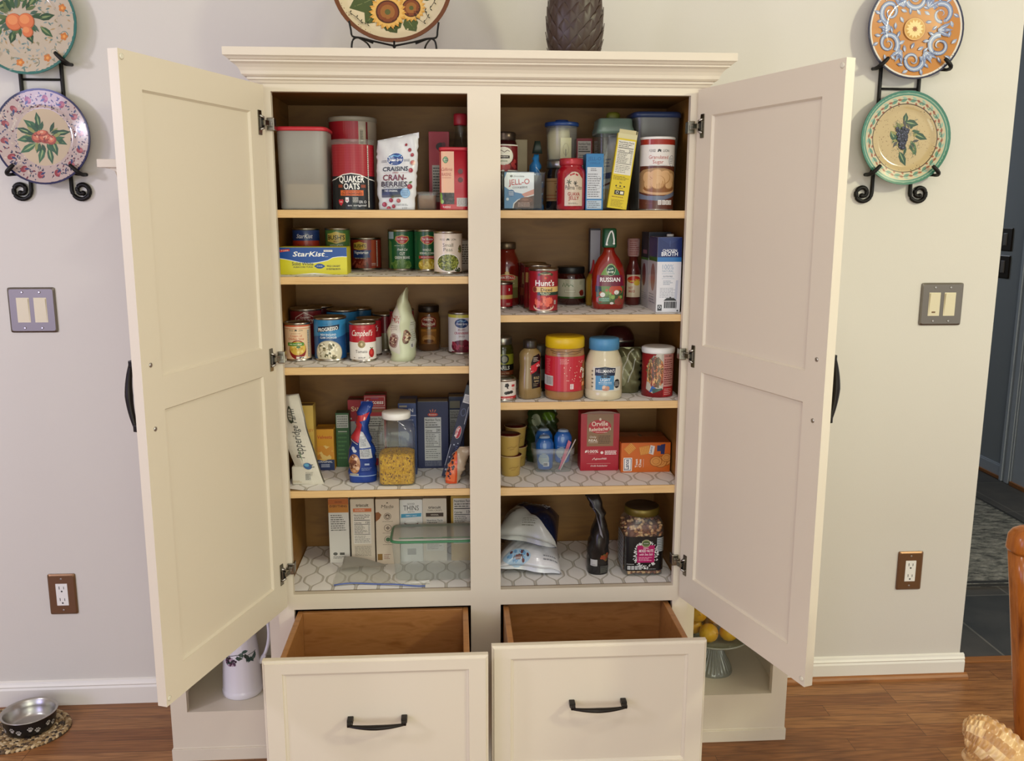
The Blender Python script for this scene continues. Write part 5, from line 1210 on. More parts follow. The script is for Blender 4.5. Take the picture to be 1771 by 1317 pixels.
def sugar():
    d, h, r = .0847, .1735, .04235; t = thing('sugar_canister', 'tall white and red canister of granulated sugar, right end of right top shelf', 'canister', (.4254, .030 + r, zs('R0')))
    b = B().lathe([(r, .002), (r, h - .004)], mat('label_e6e2da', 'e6e2da', .4), 48, cap=(False, False)); a = Art()
    a.rect(-.064, .155, .064, h - .004, '9c2c1c').rect(-.064, .003, .064, .105, '5c2f20'); flion(a, -.004, .1375, .054, '2c2c2c')
    a.t('Granulated', -.005, .1215, .0082, 'b03c2c', w=.048, b=0).t('Sugar', -.006, .1105, .0082, 'b03c2c', w=.026, b=0).rect(-.028, .106, .018, .1065, '7c7c7c').ring(.0315, .117, .0095, .0012, '9a9ca4', ry=.0125).lines(.024, .110, .039, .125, 4, '9a9ca4')
    a.poly([(-.064, .045), (-.064, .088), (-.045, .096), (-.02, .1), (.01, .0995), (.036, .094), (.064, .085), (.064, .05), (.03, .038), (0, .036), (-.035, .040)], 'a88458')
    a.ell(0, .048, .045, .012, 'c9a074').ell(0, .052, .043, .010, '8c5c34')
    for x_, y_, rx_, ry_ in ((-.030, .078, .015, .014), (-.010, .085, .016, .011), (.012, .083, .016, .011), (.030, .075, .014, .013), (-.028, .062, .012, .012), (.026, .060, .013, .009), (.010, .075, .018, .013), (-.005, .066, .018, .016)):
        a.ell(x_, y_, rx_, ry_, 'b08450', rot=.3).ell(x_ - .001, y_ + .001, rx_ * .93, ry_ * .92, 'd3aa78', rot=.3)
    a.poly([(-.064, .028), (-.064, .042), (-.03, .034), (.01, .034), (.045, .045), (.064, .052), (.064, .04), (.03, .03), (0, .022)], '6a7284').lines(.012, .013, .035, .023, 1, 'e8e4dc', th=.009, rnd=0)
    for q in range(4): a.rect(-.004 + q * .010, .013, .0045 + q * .010, .024, 'e4e0d8').lines(-.003 + q * .010, .0145, .0035 + q * .010, .022, 3, '5c2f20', rnd=0)
    a.t('NET WT 4 LB', -.026, .015, .003, '8c5c48', w=.018)
    b.art(a, cylmap(r - .0001), PRINTG, cuts(r)); b.obj('canister_body', t)
    B().lathe([(r + .0006, h - .006), (r + .0008, h - .001), (r - .001, h + .0003), (r - .004, h - .001), (.001, h - .001)], WHITEP, 48).obj('lid', t)
    B().lathe([(r + .0004, 0), (r + .0004, .003), (r - .001, .0032)], TIN, 48).obj('base_rim', t)
sugar()

# ---- right, second shelf
SAUCE = mat('tomato_sauce', '6e1c12', .15, coat=.6)
a = Art().poly([(-.03, .022), (.034, .022), (.034, .078), (.02, .082), (0, .088), (-.02, .082), (-.03, .078)], '8c8454').poly([(-.03, .022), (.034, .022), (.034, .05), (-.03, .05)], '6a6438').ell(0, .076, .026, .0085, 'b82c24').ring(0, .076, .025, .001, 'e0c890', ry=.0082).t('BERTOLLI', 0, .0735, .0055, 'f0e8dc', w=.042, b=.02).ell(0, .088, .006, .005, 'c9a04c').lines(-.02, .055, .022, .063, 2, 'd8d0b0')
jar('sauce_jar', 'tall glass jar of red pasta sauce at back left of right second shelf', 'jar', 'R1', .0666, .2161, [(.033, 0), (.0365, .004), (.0365, .105), (.034, .12), (.026, .138), (.0235, .144), (.0235, .152)], [(.0245, .150), (.0262, .152), (.0262, .1645), (.0245, .1686)], mat('bronze_lid', '6c5c48', .3, .7), SAUCE, a, None, .0369)
a = Art().rect(-.05, .006, .05, .064, '9c1c24').rect(-.05, .026, .05, .036, 'c9a45c').t('s', .017, .047, .009, 'f0ece4', b=.03).lines(.008, .009, .02, .016, 3, 'd8ccc0', rnd=0)
can('paste_can', 'small red can half hidden by the centre post, right second shelf', 'R1', .0530, .150, .054, .0681, a, '9c1c24')
def hunts(a):
    a.rect(-.055, .006, .055, .105, '9a1c26').stroke([(-.017, .094), (-.008, .0985), (.002, .1), (.012, .0985), (.021, .094)], .006, '3a3c1c').t('100% NATURAL', .002, .0945, .0032, 'd8d0a0', w=.028, arc=-12).leaf(.002, .087, .006, .003, .5, '4c7c34').ell(.002, .087, .003, .0025, 'd8442c')
    a.t("Hunt's", .001, .068, .0135, 'f4f0ea', w=.050, b=.045).rect(-.022, .0525, .055, .0655, 'd9b870').t('Diced', .005, .0545, .008, '3a2418', w=.029, b=.02).rect(-.018, .0445, .055, .0525, '1c3c2c').t('Basil, Garlic', .002, .0485, .003, 'dcd8b0', w=.026).t('& Oregano', .002, .0452, .003, 'dcd8b0', w=.020).ell(-.026, .059, .0065, .0075, 'a85c44').ell(-.026, .059, .005, .006, '7a3428')
    a.ell(-.002, .016, .027, .011, 'd8b8a0').ell(-.002, .019, .025, .010, '7c1418').scat(-.002, .026, .022, .013, 44, .004, .007, ['c0342c', 'd85040', 'a0221c', 'e06a50'], 1.1, 5)
    a.rect(.026, .022, .033, .032, 'c8bcb4').lines(.0265, .0225, .0325, .0315, 4, '4a3030', rnd=0)
    return a
can('tomato_can', 'red can of diced tomatoes, front one of three on right second shelf', 'R1', .1498, .0472, .0742, .1097, hunts(Art()), '9a1c26')
can('tomato_can', 'dark red can right behind the front diced tomato can', 'R1', .1415, .1245, .0715, .1146, Art().rect(-.055, .006, .055, .108, '7a1a20').rect(-.038, .07, -.028, .095, 'b8945c'), '7a1a20')
can('tomato_can', 'dark red can at the back of the three tomato cans', 'R1', .1368, .199, .0715, .1155, Art().rect(-.055, .006, .055, .108, '6a1a1e').rect(-.055, .03, .055, .05, '8a3c28').rect(-.035, .06, -.024, .09, 'a88c5c'), '6a1a1e')
a = Art().rect(-.045, .018, .045, .070, 'b9b6a0').rect(-.045, .018, .045, .023, '3c5c2c').lines(-.02, .052, .008, .068, 3, '8a8c78').stroke([(-.028, .050), (-.024, .060), (-.020, .049), (-.015, .058), (-.010, .050), (-.005, .056), (.002, .050)], .0022, '4c6a44').rect(-.022, .034, .008, .041, '8c8c78').rect(-.0212, .0348, .0072, .0402, 'c4c1ac').leaf(.018, .034, .018, .010, .3, '8c3428').ell(.028, .032, .008, .007, '7a2820').lines(.020, .055, .030, .066, 3, '7a7c68')
jar('salsa_jar', 'squat salsa jar with black lid and pale label, behind diced tomatoes', 'jar', 'R1', .244, .2382, [(.036, 0), (.0397, .005), (.0397, .072), (.036, .082), (.0345, .086)], [(.0355, .084), (.0372, .086), (.0372, .0995), (.036, .1021)], BLACK, mat('salsa_red', '3c1410', .15, coat=.6), a, None, .0401)
def russian():
    x, yf = .3262, .1324; t = thing('dressing_bottle', 'red-orange salad dressing bottle with green cap and white wishbone', 'bottle', (x, yf + .024, zs('R1')))
    S_ = [(0, .038, .021, 3), (.004, .0405, .0235, 3), (.02, .0425, .024, 2.6), (.06, .044, .0245, 2.4), (.09, .0425, .0245, 2.2), (.11, .038, .023, 2), (.13, .028, .02, 2), (.142, .018, .017, 2), (.15, .0145, .0145, 2), (.160, .014, .014, 2)]
    b = B().loft(S_, mat('russian_dressing', '8a1f10', .15, coat=.6), 48); a = Art()
    a.poly([(-.033, .022), (-.035, .06), (.038, .06), (.036, .022), (.030, .014), (-.027, .014)], '3f5a2c').ell(-.012, .048, .018, .014, '54742c').ell(.016, .050, .018, .013, 'b8442c').poly([(-.036, .046), (-.02, .040), (-.022, .058), (-.036, .062)], '1c2c3c').ell(.024, .036, .012, .014, '2f4a24').ell(-.024, .026, .010, .008, 'a84030').ell(.025, .020, .012, .009, '8c3c2c').scat(.004, .038, .028, .018, 14, .003, .006, ['6c8c34', 'a8542c', '88a44c'])
    a.ell(-.018, .038, .0065, .006, 'd8d4cc').ell(.018, .044, .0065, .0055, 'dcd8d0').ell(.006, .016, .005, .003, 'e0dcd4').rect(-.028, .020, -.0, .031, '2c6a4c').lines(-.027, .021, -.001, .030, 3, 'a8ccb4', rnd=0)
    a.poly([(-.035, .060), (-.032, .088), (.032, .088), (.037, .060)], '6c1030').t('RUSSIAN', .001, .0715, .0105, 'f6f2ee', w=.052, b=.045)
    a.poly([(-.024, .0885), (-.016, .102), (-.004, .116), (.004, .118), (.012, .113), (.022, .098), (.026, .0885)], '6f9440').poly([(.004, .0885), (.008, .115), (.022, .098), (.026, .0885)], '2c7448').ell(.002, .101, .0125, .0145, 'b8c89c').ell(.002, .101, .0112, .0132, '1c5034').t('wish', .002, .102, .0055, 'e8ece0', w=.014, rot=.15).t('Bone', .002, .0945, .0055, 'e8ece0', w=.015, rot=.15)
    b.art(a, loftmap(S_), PRINTG, [-.045 + .006 * i for i in range(16)], [.01 * i for i in range(14)]); b.obj('bottle_body', t)
    b = B().loft([(.158, .0175, .0175, 4), (.162, .0185, .018, 4), (.202, .0175, .017, 4), (.2065, .016, .0155, 4)], mat('green_cap', '17512f', .35), 40)
    pts = [(-.009, .168), (-.010, .165), (-.0075, .178), (-.003, .192), (.001, .199), (.0035, .200), (.007, .192), (.0095, .178), (.0095, .168)]
    b.art(Art().stroke(pts, .0035, 'ecece4').ell(-.009, .166, .003, .0025, 'ecece4').ell(.0095, .168, .003, .0025, 'ecece4'), lambda u, v, n: (u, -.0185 - n, v), PRINTG); b.obj('cap', t)
russian()
S_ = [(0, .016, .016, 2), (.003, .019, .019, 2), (.07, .019, .019, 2), (.085, .012, .012, 2), (.098, .005, .005, 2), (.1214, .002, .002, 2)]
t = thing('mustard_bottle', 'yellow squeeze bottle peeking out left of the dressing bottle', 'bottle', (.2995, .239, zs('R1'))); B().loft(S_[:4], mat('mustard_yellow', 'a8842c', .35), 28).obj('bottle_body', t); B().loft(S_[3:], RED, 20).obj('nozzle', t)
carton('seasoning_box', 'thin grey and white box peeking above the dressing bottle shoulder', 'R1', .3070, .262, .028, .03, .2031, Art().rect(-.013, .02, .013, .199, 'a8a8ac').rect(-.014, .199, .014, .203, '2a2a30'), '3a3a44')
def hot():
    t = thing('hot_sauce_bottle', 'slim hot sauce bottle with paper-wrapped cap right of the dressing', 'bottle', (.4095, .2515, zs('R1')))
    B().lathe([(.0195, 0), (.021, .003), (.021, .088), (.018, .1), (.0125, .116), (.011, .14)], mat('hot_sauce', '5a1a16', .15, coat=.6), 28).obj('bottle_body', t)
    b = B().lathe([(.0135, .130), (.0155, .133), (.0165, .150), (.0158, .153), (.017, .170), (.0165, .177), (.012, .1787)], mat('pink_paper_wrap', 'b88c88', .6), 24)
    b.art(Art().lines(-.014, .134, .014, .174, 7, '8a3c3c'), cylmap(.0168), PRINT, cuts(.0168)); b.obj('cap', t)
    a = Art().rect(-.022, .022, .022, .082, 'd6c4a8').ell(.0, .069, .020, .010, 'c02c24').t('Texas Pete', 0, .064, .0062, 'e0b84c', w=.034, rot=.15, b=.03).ell(.008, .060, .010, .007, 'd8b43c').t('HOT', -.009, .044, .006, 'b02c24', w=.012, b=.02).t('SAUCE', -.007, .035, .006, 'b02c24', w=.017, b=.02)
    B().art(a, cylmap(.0213), PRINTG, cuts(.0213)).obj('label', t)
hot()
def broth():
    W, D, h = .061, .095, .186; a = Art().rect(-W / 2, 0, W / 2, h, 'e2e2e4').rect(-W / 2, .137, W / 2, h, '1c2c64').rect(-W / 2, .126, W / 2, .137, '2f74b4')
    a.t('CHICKEN', 0, .1505, .0062, 'eef0f4', w=.036, b=.02).t('BROTH', 0, .1405, .0095, 'f4f6f8', w=.041, b=.04).t('100%', -.003, .107, .0125, '6a92b4', w=.028, b=-.01).t('NATURAL', -.003, .1, .006, '8ca4b8', w=.028, b=0).rect(-.018, .096, .014, .0968, '9ab0c0').t('GLUTEN FREE', -.003, .088, .0035, '55687c', w=.024).rect(-.018, .084, .014, .0848, '9ab0c0').lines(-.014, .068, .010, .080, 3, '7c8c9c').lines(-.022, .036, .022, .062, 7, 'a0a4ac').poly([(.014, .02), (.022, .034), (.024, .08), (.018, .08), (.016, .05)], 'c4c8d4')
    a.rect(-.011, .008, .022, .029, 'd4d4d6').lines(-.0105, .009, .0215, .0285, 1, '5c5c60', th=.016, rnd=0)
    for q in range(12): a.rect(-.010 + q * .0027, .010, -.009 + q * .0027, .027, '2c2c30')
    a.poly([(-.012, .029), (.022, .029), (.014, .036), (-.004, .036)], '26262a').rect(.003, .036, .007, .039, '26262a').rect(-.027, .004, -.016, .019, '3c3c40').ring(-.0215, .013, .003, .0012, 'e0e0e4').ell(.024, .004, .002, .002, '2c2c30')
    a.poly([(-W / 2, h), (0, .168), (W / 2, h)], '24366e').rect(-.001, .163, .001, .178, '3a4c80')
    s = Art().rect(0, 0, D, h, 'd8d4d2').rect(0, .137, D, h, '1c2c64').ell(.05, .08, .03, .025, 'a88c84').lines(.01, .02, .09, .05, 4, '8c8c90')
    l_ = Art().rect(-D, 0, 0, h, 'd4d0ce').rect(-D, .137, 0, h, '1c2c64').ell(-.045, .085, .025, .035, 'a87c70').lines(-.085, .018, -.01, .045, 4, '8c8c90').rect(-D, .126, 0, .137, '3c6c34')
    t = carton('broth_carton', 'white and navy carton of chicken broth, front right on right second shelf', 'R1', .4620, .0595, W, D, h, a, 'e2e2e4', side=s, left=l_, topc='1c2c64', gloss=True)
    B().lathe([(.009, h), (.009, h + .006), (.0075, h + .007)], WHITEP, 20, at=(.012, .05)).obj('cap', t)
    l2 = Art().rect(-.09, 0, 0, .16, 'c0bcb8').rect(-.09, .128, 0, .196, '16202c').rect(-.09, .124, 0, .13, '4c7c34').rect(-.07, .14, -.02, .15, '8c5c64').ell(-.05, .085, .022, .03, '7c3c3c').lines(-.08, .02, -.01, .04, 4, '8c8c90')
    carton('broth_carton', 'dark-topped broth carton standing behind the white and navy one', 'R1', .4600, .16, .058, .09, .196, Art().rect(-.029, 0, .029, .196, '1c2434').rect(-.029, 0, .029, .13, 'a8a4a0').rect(-.02, .15, .01, .16, '9a9aa0'), 'a8a4a0', left=l2, topc='12161c')
broth()

# ---- right, third shelf
OLIVE = mat('olive_brine', '3c3c12', .15, coat=.6)
a = Art().rect(-.04, .075, .04, .105, '8c8c2c').ell(.004, .092, .012, .012, '33332c').ell(.004, .092, .008, .008, '8c8878').rect(-.04, .062, .04, .078, '14140f').t('PEARLS', -.003, .065, .009, 'e4e0d4', w=.042, b=.03).rect(-.04, .05, .04, .062, '7a3c22').t('SPECIALTIES', 0, .0535, .0035, 'd8b890', w=.034)
jar('olive_jar', 'dark olive jar with silver lid behind the small white can', 'jar', 'R2', .0510, .12, [(.026, 0), (.0285, .004), (.0285, .115), (.025, .126), (.0225, .130)], [(.0235, .128), (.0245, .130), (.0245, .1435), (.023, .1489)], SILVER, OLIVE, a, None, .0289)
a = Art().rect(-.048, .003, .048, .053, 'dcd4cc').rect(-.048, .003, .048, .013, 'b0282c').poly([(.0, .037), (.002, .045), (.009, .046), (.012, .040), (.009, .036), (.010, .032), (.007, .032), (.005, .036)], '26221e').rect(.019, .036, .030, .042, 'b8383c').ell(.010, .022, .006, .004, '1c1818').ell(.018, .023, .006, .004, '26201e').ell(.004, .021, .005, .004, '1c1818').lines(.020, .027, .030, .034, 2, 'c87870').lines(-.01, .006, .03, .010, 1, 'e8c8c0')
can('olive_can', 'short white can of sliced olives at left front of right third shelf', 'R2', .0498, .029, .0629, .0558, a, 'dcd4cc')
def mustard():
    t = thing('mustard_bottle', 'upside-down tan spicy mustard squeeze bottle with red label flag', 'bottle', (.1165, .0725, zs('R2')), .5)
    S_ = [(0, .024, .017, 2.6), (.004, .0285, .021, 2.6), (.03, .0295, .022, 2.4), (.06, .0285, .0215, 2.4), (.08, .0265, .020, 2.4), (.10, .0275, .021, 2.4), (.115, .028, .021, 2.4), (.122, .024, .018, 2.2), (.127, .017, .015, 2), (.130, .0165, .0145, 2)]
    b = B().loft(S_, mat('spicy_mustard', '8c7448', .25, coat=.3), 44)
    for k in range(13): b.box((-.026 + k * .0042, -.0206 + .00012 * (k - 6) ** 2, .004), (-.0252 + k * .0042, -.0196 + .00012 * (k - 6) ** 2, .024), mat('spicy_mustard', '8c7448', .25))
    a = Art().poly([(-.008, .028), (.019, .030), (.021, .105), (.014, .116), (-.004, .110), (-.010, .094)], '14100f').poly([(-.012, .064), (.022, .080), (.022, .100), (-.010, .086)], 'c02430').t("French's", .005, .0765, .010, 'f0ece6', w=.030, rot=.4, b=.03).lines(-.004, .096, .014, .108, 3, 'c9beb0').t('BOLD', .006, .052, .006, 'c0a878', w=.017).t('spicy', .006, .045, .005, 'c0a878', w=.015).lines(-.004, .033, .014, .042, 2, '8a7c60')
    b.art(a, loftmap(S_), PRINTG, [-.03 + .004 * i for i in range(16)], [.012 * i for i in range(11)]); b.obj('bottle_body', t)
    B().lathe([(.017, .129), (.0178, .131), (.0172, .147), (.015, .150)], mat('clear_brown_cap', '2c241c', .3), 24).obj('cap', t)
mustard()
jar('spice_jar', 'small dark spice jar with grey cap between mustard and peanut butter', 'jar', 'R2', .1508, .15, [(.018, 0), (.02, .003), (.02, .088), (.017, .096)], [(.018, .095), (.019, .097), (.019, .1205), (.0175, .1227)], mat('grey_cap', '55524c', .4), mat('dark_spice', '2a2218', .3), Art().rect(-.02, .03, .02, .06, '6a6c64'), None, .0203)
def pb():
    r = .0495; t = thing('peanut_butter_jar', 'brown jar of peanut butter with yellow lid and red label', 'jar', (.2054, .0276 + r, zs('R2')))
    m = mat('peanut_butter', '9a7040', .3, coat=.4)
    b = B().lathe([(.044, 0), (.0485, .004), (r, .010), (r, .118), (.0485, .126), (.046, .131), (.046, .134)], m, 56)
    b.art(Art().stroke([(-.046, .127), (-.03, .1235), (-.012, .1245), (.0, .122), (.012, .125), (.03, .124), (.045, .128)], .0012, '4c3420').stroke([(-.04, .121), (-.02, .118), (.0, .1195), (.02, .118), (.04, .122)], .001, '5c4024'), cylmap(.0500), PRINTG, cuts(r)); b.obj('jar_body', t)
    a = Art().rect(-.077, .024, .077, .112, 'bc2030'); rn = random.Random(4)
    for _ in range(26): a.ell(rn.uniform(-.01, .05), rn.uniform(.045, .108), .0012, .0012, 'e8c0b0', 8)
    a.poly([(.045, .024), (.045, .09), (.056, .1), (.077, .1), (.077, .024)], '8a5428').t('Pe', .046, .071, .012, 'f4ece0', w=.018, b=.04, sh=.2).t('B', .050, .056, .012, 'f4ece0', w=.009, b=.04, sh=.2).rect(.044, .036, .058, .046, 'e0742c').t('JIF', .05, .038, .007, 'f0d8b0', w=.010)
    a.rect(-.077, .037, -.036, .062, 'd8d4d0')
    for q in range(10): a.rect(-.060 + q * .0024, .039, -.059 + q * .0024, .06, '3a3434')
    a.lines(-.060, .066, -.044, .106, 10, 'd86a6c').lines(-.018, .093, .004, .107, 5, 'e89c98').rect(.008, .030, .017, .043, 'e8dcd8').lines(.009, .031, .016, .042, 3, 'a03840').rect(-.077, .023, .077, .0245, '8c3a34')
    b = B().lathe([(r + .0004, .023), (r + .0004, .112)], mat('label_bc2030', 'bc2030', .35), 56, cap=(False, False)); b.art(a, cylmap(r + .0006), PRINTG, cuts(r, 22)); b.obj('label', t)
    b = B().lathe([(.0472, .131), (.0495, .1325), (.0495, .153), (.0475, .1585), (.044, .1593), (.001, .1593)], mat('yellow_lid', 'd8b414', .35), 56); b.obj('lid', t)
pb()
def mayo():
    r = .0475; t = thing('mayonnaise_jar', 'white jar of light mayonnaise with pale blue lid', 'jar', (.3044, .0223 + r, zs('R2')))
    b = B().lathe([(.042, 0), (.0465, .004), (r, .012), (r, .024), (r - .001, .0255), (r, .027), (r, .090), (r - .001, .0915), (.046, .094), (.043, .106), (.0375, .119), (.035, .124), (.035, .128)], mat('mayonnaise', 'd3c9a8', .25, coat=.5), 56); b.obj('jar_body', t)
    a = Art().rect(-.036, .025, .042, .086, 'd8d4c4').lines(-.040, .03, -.034, .08, 5, '6a6458').poly([(-.028, .028), (.020, .028), (.020, .064), (-.028, .064)], '4a8cb8')
    a.poly([(-.030, .064), (.022, .064), (.024, .083), (.010, .0845), (-.004, .087), (-.018, .0845), (-.030, .083)], '14223c').t("HELLMANN'S", -.003, .072, .008, 'f0f0f0', w=.048, b=.03).t('REAL', -.003, .0675, .002, 'c9d0dc', w=.008).leaf(-.016, .061, .012, .005, 0, '14223c').leaf(.010, .061, .012, .005, pi, '14223c').ell(-.003, .062, .004, .003, '14223c')
    a.t('LIGHT', -.003, .0505, .0065, 'e8f0f4', w=.026, b=.01).t('MAYONNAISE', -.003, .045, .0035, 'd8e8f0', w=.033).rect(-.02, .0425, .014, .043, 'd8e8f0').ell(-.006, .034, .005, .006, 'd8b49c').ell(.002, .033, .006, .0055, 'c08c70').ell(-.002, .029, .009, .003, 'b07860').ell(.029, .043, .0095, .0115, '16181c').lines(.021, .036, .037, .049, 4, 'c8c8c4', rnd=.1)
    b = B().art(a, cylmap(r + .0004), PRINTG, cuts(r, 22)); b.obj('label', t)
    B().lathe([(.0358, .125), (.0382, .1265), (.0382, .150), (.036, .1545), (.033, .155), (.001, .155)], mat('pale_blue_lid', '4c8cb8', .35), 56).obj('lid', t)
mayo()
a = Art().poly([(-.03, .02), (-.01, .02), (.01, .08), (-.01, .1), (-.03, .08)], '8c8c6c').stroke([(-.02, .04), (0, .1), (.02, .12)], .003, 'c0beb0').stroke([(.0, .03), (.02, .09)], .003, 'b0b0a4')
pouch('snack_bag', 'crumpled olive and silver bag behind and right of the mayonnaise', 'bag', 'R2', .3760, .114, .066, .046, .118, mat('olive_foil', '6c6a4c', .25, .4), a, topw=1.05, belly=.4, wob=.012, seed=41, skew=.010)
pouch('snack_bag', 'crumpled black foil bag between the mayonnaise and bread crumb can', 'bag', 'R2', .4280, .165, .078, .044, .105, mat('black_foil', '17171a', .25, .3), None, topw=.9, belly=.4, wob=.012, seed=44)
t = thing('glass_bowl', 'dark red bowl upside down at the back above the mayonnaise', 'bowl', (.3750, .268, zs('R2') + .0)); B().lathe([(.045, 0), (.046, .004), (.046, .12), (.044, .135), (.034, .152), (.02, .160), (.001, .1605)], mat('dark_red_glass', '3c1014', .2, coat=.5), 36).obj('bowl_body', t); B().lathe([(.0465, .118), (.0475, .121), (.0465, .124)], SILVER, 36, cap=(False, False)).obj('rim_band', t)
def crumbs():
    r = .0405; h = .127; t = thing('bread_crumb_can', 'red canister with spaghetti picture and white lid, right end of third shelf', 'canister', (.4498, .057 + r, zs('R2')))
    b = B().lathe([(r, 0), (r, h - .012)], mat('label_8c1c20', '8c1c20', .4), 48); a = Art()
    a.poly([(-.040, .02), (-.036, .06), (-.026, .095), (-.010, .114), (.006, .114), (.006, .022), (-.02, .010)], 'b8b0a0').ell(-.014, .066, .021, .040, '6a3c24').scat(-.014, .066, .018, .034, 130, .0025, .006, ['b8783c', '8c3c24', 'd8a868', 'a85c34', '5c4828'], 2.6).stroke([(-.036, .05), (-.034, .085), (-.018, .108)], .003, '8c8c6c').poly([(-.030, .012), (-.022, .030), (-.006, .020)], '2c5c9c').poly([(-.022, .022), (.004, .024), (.004, .02), (-.02, .010)], '2c4a3c')
    a.rect(.006, .002, .040, .114, 'c88c84').t('CRUMBS', .020, .1045, .004, '3c1010', w=.024, b=.03).lines(.008, .032, .037, .100, 12, '6c2420', rnd=.2).rect(.007, .072, .039, .073, '6c2420').rect(.007, .045, .039, .046, '6c2420').rect(.006, .002, .040, .028, 'a8282c').lines(.009, .006, .034, .024, 4, 'e0a8a0').ell(.030, .018, .005, .005, 'c84c44')
    b.art(a, cylmap(r), PRINTG, cuts(r, 20)); b.obj('canister_body', t)
    B().lathe([(r + .0012, h - .015), (r + .002, h - .012), (r + .002, h - .002), (r - .004, h + .0008), (r - .010, h), (.001, h)], WHITEP, 48).obj('lid', t)
crumbs()

# ---- right, fourth shelf
CUPM = mat('fruit_cup_tan', 'b89a50', .4); FOILR = mat('dark_red_foil', '5c1614', .25, .4)
def cup(x, y, z, lab):
    t = thing('fruit_cup', lab, 'fruit cup', (x, y, z), 0, 'fruit cups stacked in pairs')
    b = B().lathe([(.0235, 0), (.0245, .002), (.0290, .050), (.0295, .0535)], CUPM, 36)
    b.art(Art().stroke([(-.006, .022), (.004, .026), (.014, .024), (.022, .028)], .002, 'a0803c').stroke([(.0, .018), (.012, .020)], .0015, 'a0803c'), cylmap(.0275), PRINT, cuts(.0275)); b.obj('cup_body', t)
    B().lathe([(.0300, .0525), (.0312, .0535), (.0312, .0550), (.0295, .0552)], mat('clear_rim_tan', 'c9b07c', .3), 36).obj('rim', t)
    B().lathe([(.0290, .0552), (.0290, .0558), (.001, .0560)], FOILR, 36).obj('foil_lid', t)
zz = zs('R3')
cup(.0720, .1100 + .0295, zz, 'tan fruit cup at bottom of the front stack, right fourth shelf')
cup(.0680, .1080 + .0295, zz + .0563, 'tan fruit cup with red foil lid, on top of the front stack')
cup(.0930, .2000 + .0295, zz, 'tan fruit cup at bottom of the rear stack')
cup(.0910, .2000 + .0295, zz + .0563, 'tan fruit cup with dark red foil lid on top of the rear stack')
def tub4():
    x, yf, W, D, H = .1884, .145, .115, .075, .066
    t = thing('food_container', 'small clear open container holding the blue bottles and a straw', 'food container', (x, yf + D / 2, zz)); w_, d = W / 2, D / 2
    B().loft([(0, w_ * .82, d * .82, 6), (.003, w_ * .85, d * .85, 6), (.048, w_ * .94, d * .94, 7), (.050, w_ * .985, d * .985, 7), (H, w_, d, 7), (H, w_ * .98, d * .98, 7), (.051, w_ * .96, d * .96, 7)], HAZE, 52, cap=(True, False)).obj('container_body', t)
    BL = mat('blue_bottle_plastic', '1a5ca8', .2, coat=.5)
    def bot(x_, y_, rot, z_, lab):
        s = thing('drink_pod', lab, 'bottle', (x_, y_, zz + z_), 0, 'blue plastic bottles in the clear container'); s.rotation_euler = rot
        b = B().loft([(0, .016, .010, 2), (.005, .0205, .013, 2), (.03, .022, .015, 2), (.055, .0245, .0165, 2.2), (.072, .024, .016, 2.2), (.084, .018, .013, 2), (.089, .010, .008, 2)], BL, 32)
        S2 = [(0, .016, .010, 2), (.005, .0205, .013, 2), (.03, .022, .015, 2), (.055, .0245, .0165, 2.2), (.072, .024, .016, 2.2), (.089, .010, .008, 2)]
        b.art(Art().ell(-.004, .030, .014, .016, '9aa8b0').lines(-.016, .034, .010, .050, 3, '6c90c0').rect(-.006, .010, .010, .022, 'c9ccd0').lines(-.005, .011, .009, .021, 1, '5c6470', th=.008), loftmap(S2), PRINTG, [-.028 + .004 * i for i in range(15)], [.01 * i for i in range(9)])
        b.obj('bottle_body', s)
        b = B().loft([(.086, .015, .011, 2), (.090, .014, .010, 2), (.0925, .010, .008, 2)], mat('pale_seal', '8ca0b8', .3), 24); b.obj('cap', s)
    bot(x - .0215, yf + .022, (-.03, -.02, 0), .005, 'blue plastic bottle, front one in the clear container')
    bot(x - .0205, yf + .0575, (.0, -.02, 0), .0175, 'blue plastic bottle behind the front one in the clear container')
    bot(x + .0260, yf + .038, (0, .03, 0), .0185, 'blue plastic bottle leaning right in the clear container')
    s = thing('drinking_straw', 'pink and white wrapped straws leaning out of the clear container', 'straw', (x + .018, yf + .012, zz + .004))
    B().tube([(0, 0, 0), (.042, .006, .083)], .0016, mat('white_straw', 'd8ccc8', .4), 8).obj('straw', s)
    b = B().prism([(-.0045, .0), (.0045, .004), (.030, .076), (.022, .082)], .0025, .0055, mat('pink_wrapper', 'c06078', .3), .0004); b.obj('wrapper', s)
tub4()
pouch('chip_bag', 'dark green and white bag slumped behind the blue bottles', 'bag', 'R3', .170, .245, .090, .055, .150, mat('green_foil', '2c3c1c', .3, .1), Art().ell(-.02, .12, .012, .018, '8c947c').ell(.015, .13, .018, .012, '4c6c1c'), topw=.9, belly=.4, wob=.012, seed=52)
a = Art(); W, h = .104, .1575
a.rect(-W / 2, 0, W / 2, h, 'a8182c').rect(-.0355, .068, .036, h - .0005, '8c6c4c').ell(-.001, .122, .031, .019, 'b42030').t('Orville', -.001, .124, .0125, 'ecdcc8', w=.044, rot=.03, b=.03).t("Redenbacher's", .0, .111, .0095, 'ecdcc8', w=.058, rot=.06, b=.02).lines(-.012, .105, .02, .108, 1, 'ecdcc8').ell(.0, .142, .003, .004, 'e0d0bc')
a.t('Only', -.019, .091, .0055, 'e6dccc', w=.018, b=.0).t('REAL', -.018, .081, .0065, 'e6dccc', w=.025, b=.02).rect(-.030, .0775, -.006, .0782, 'e6dccc').lines(-.004, .074, .031, .098, 6, '3c2c20', rnd=.15)
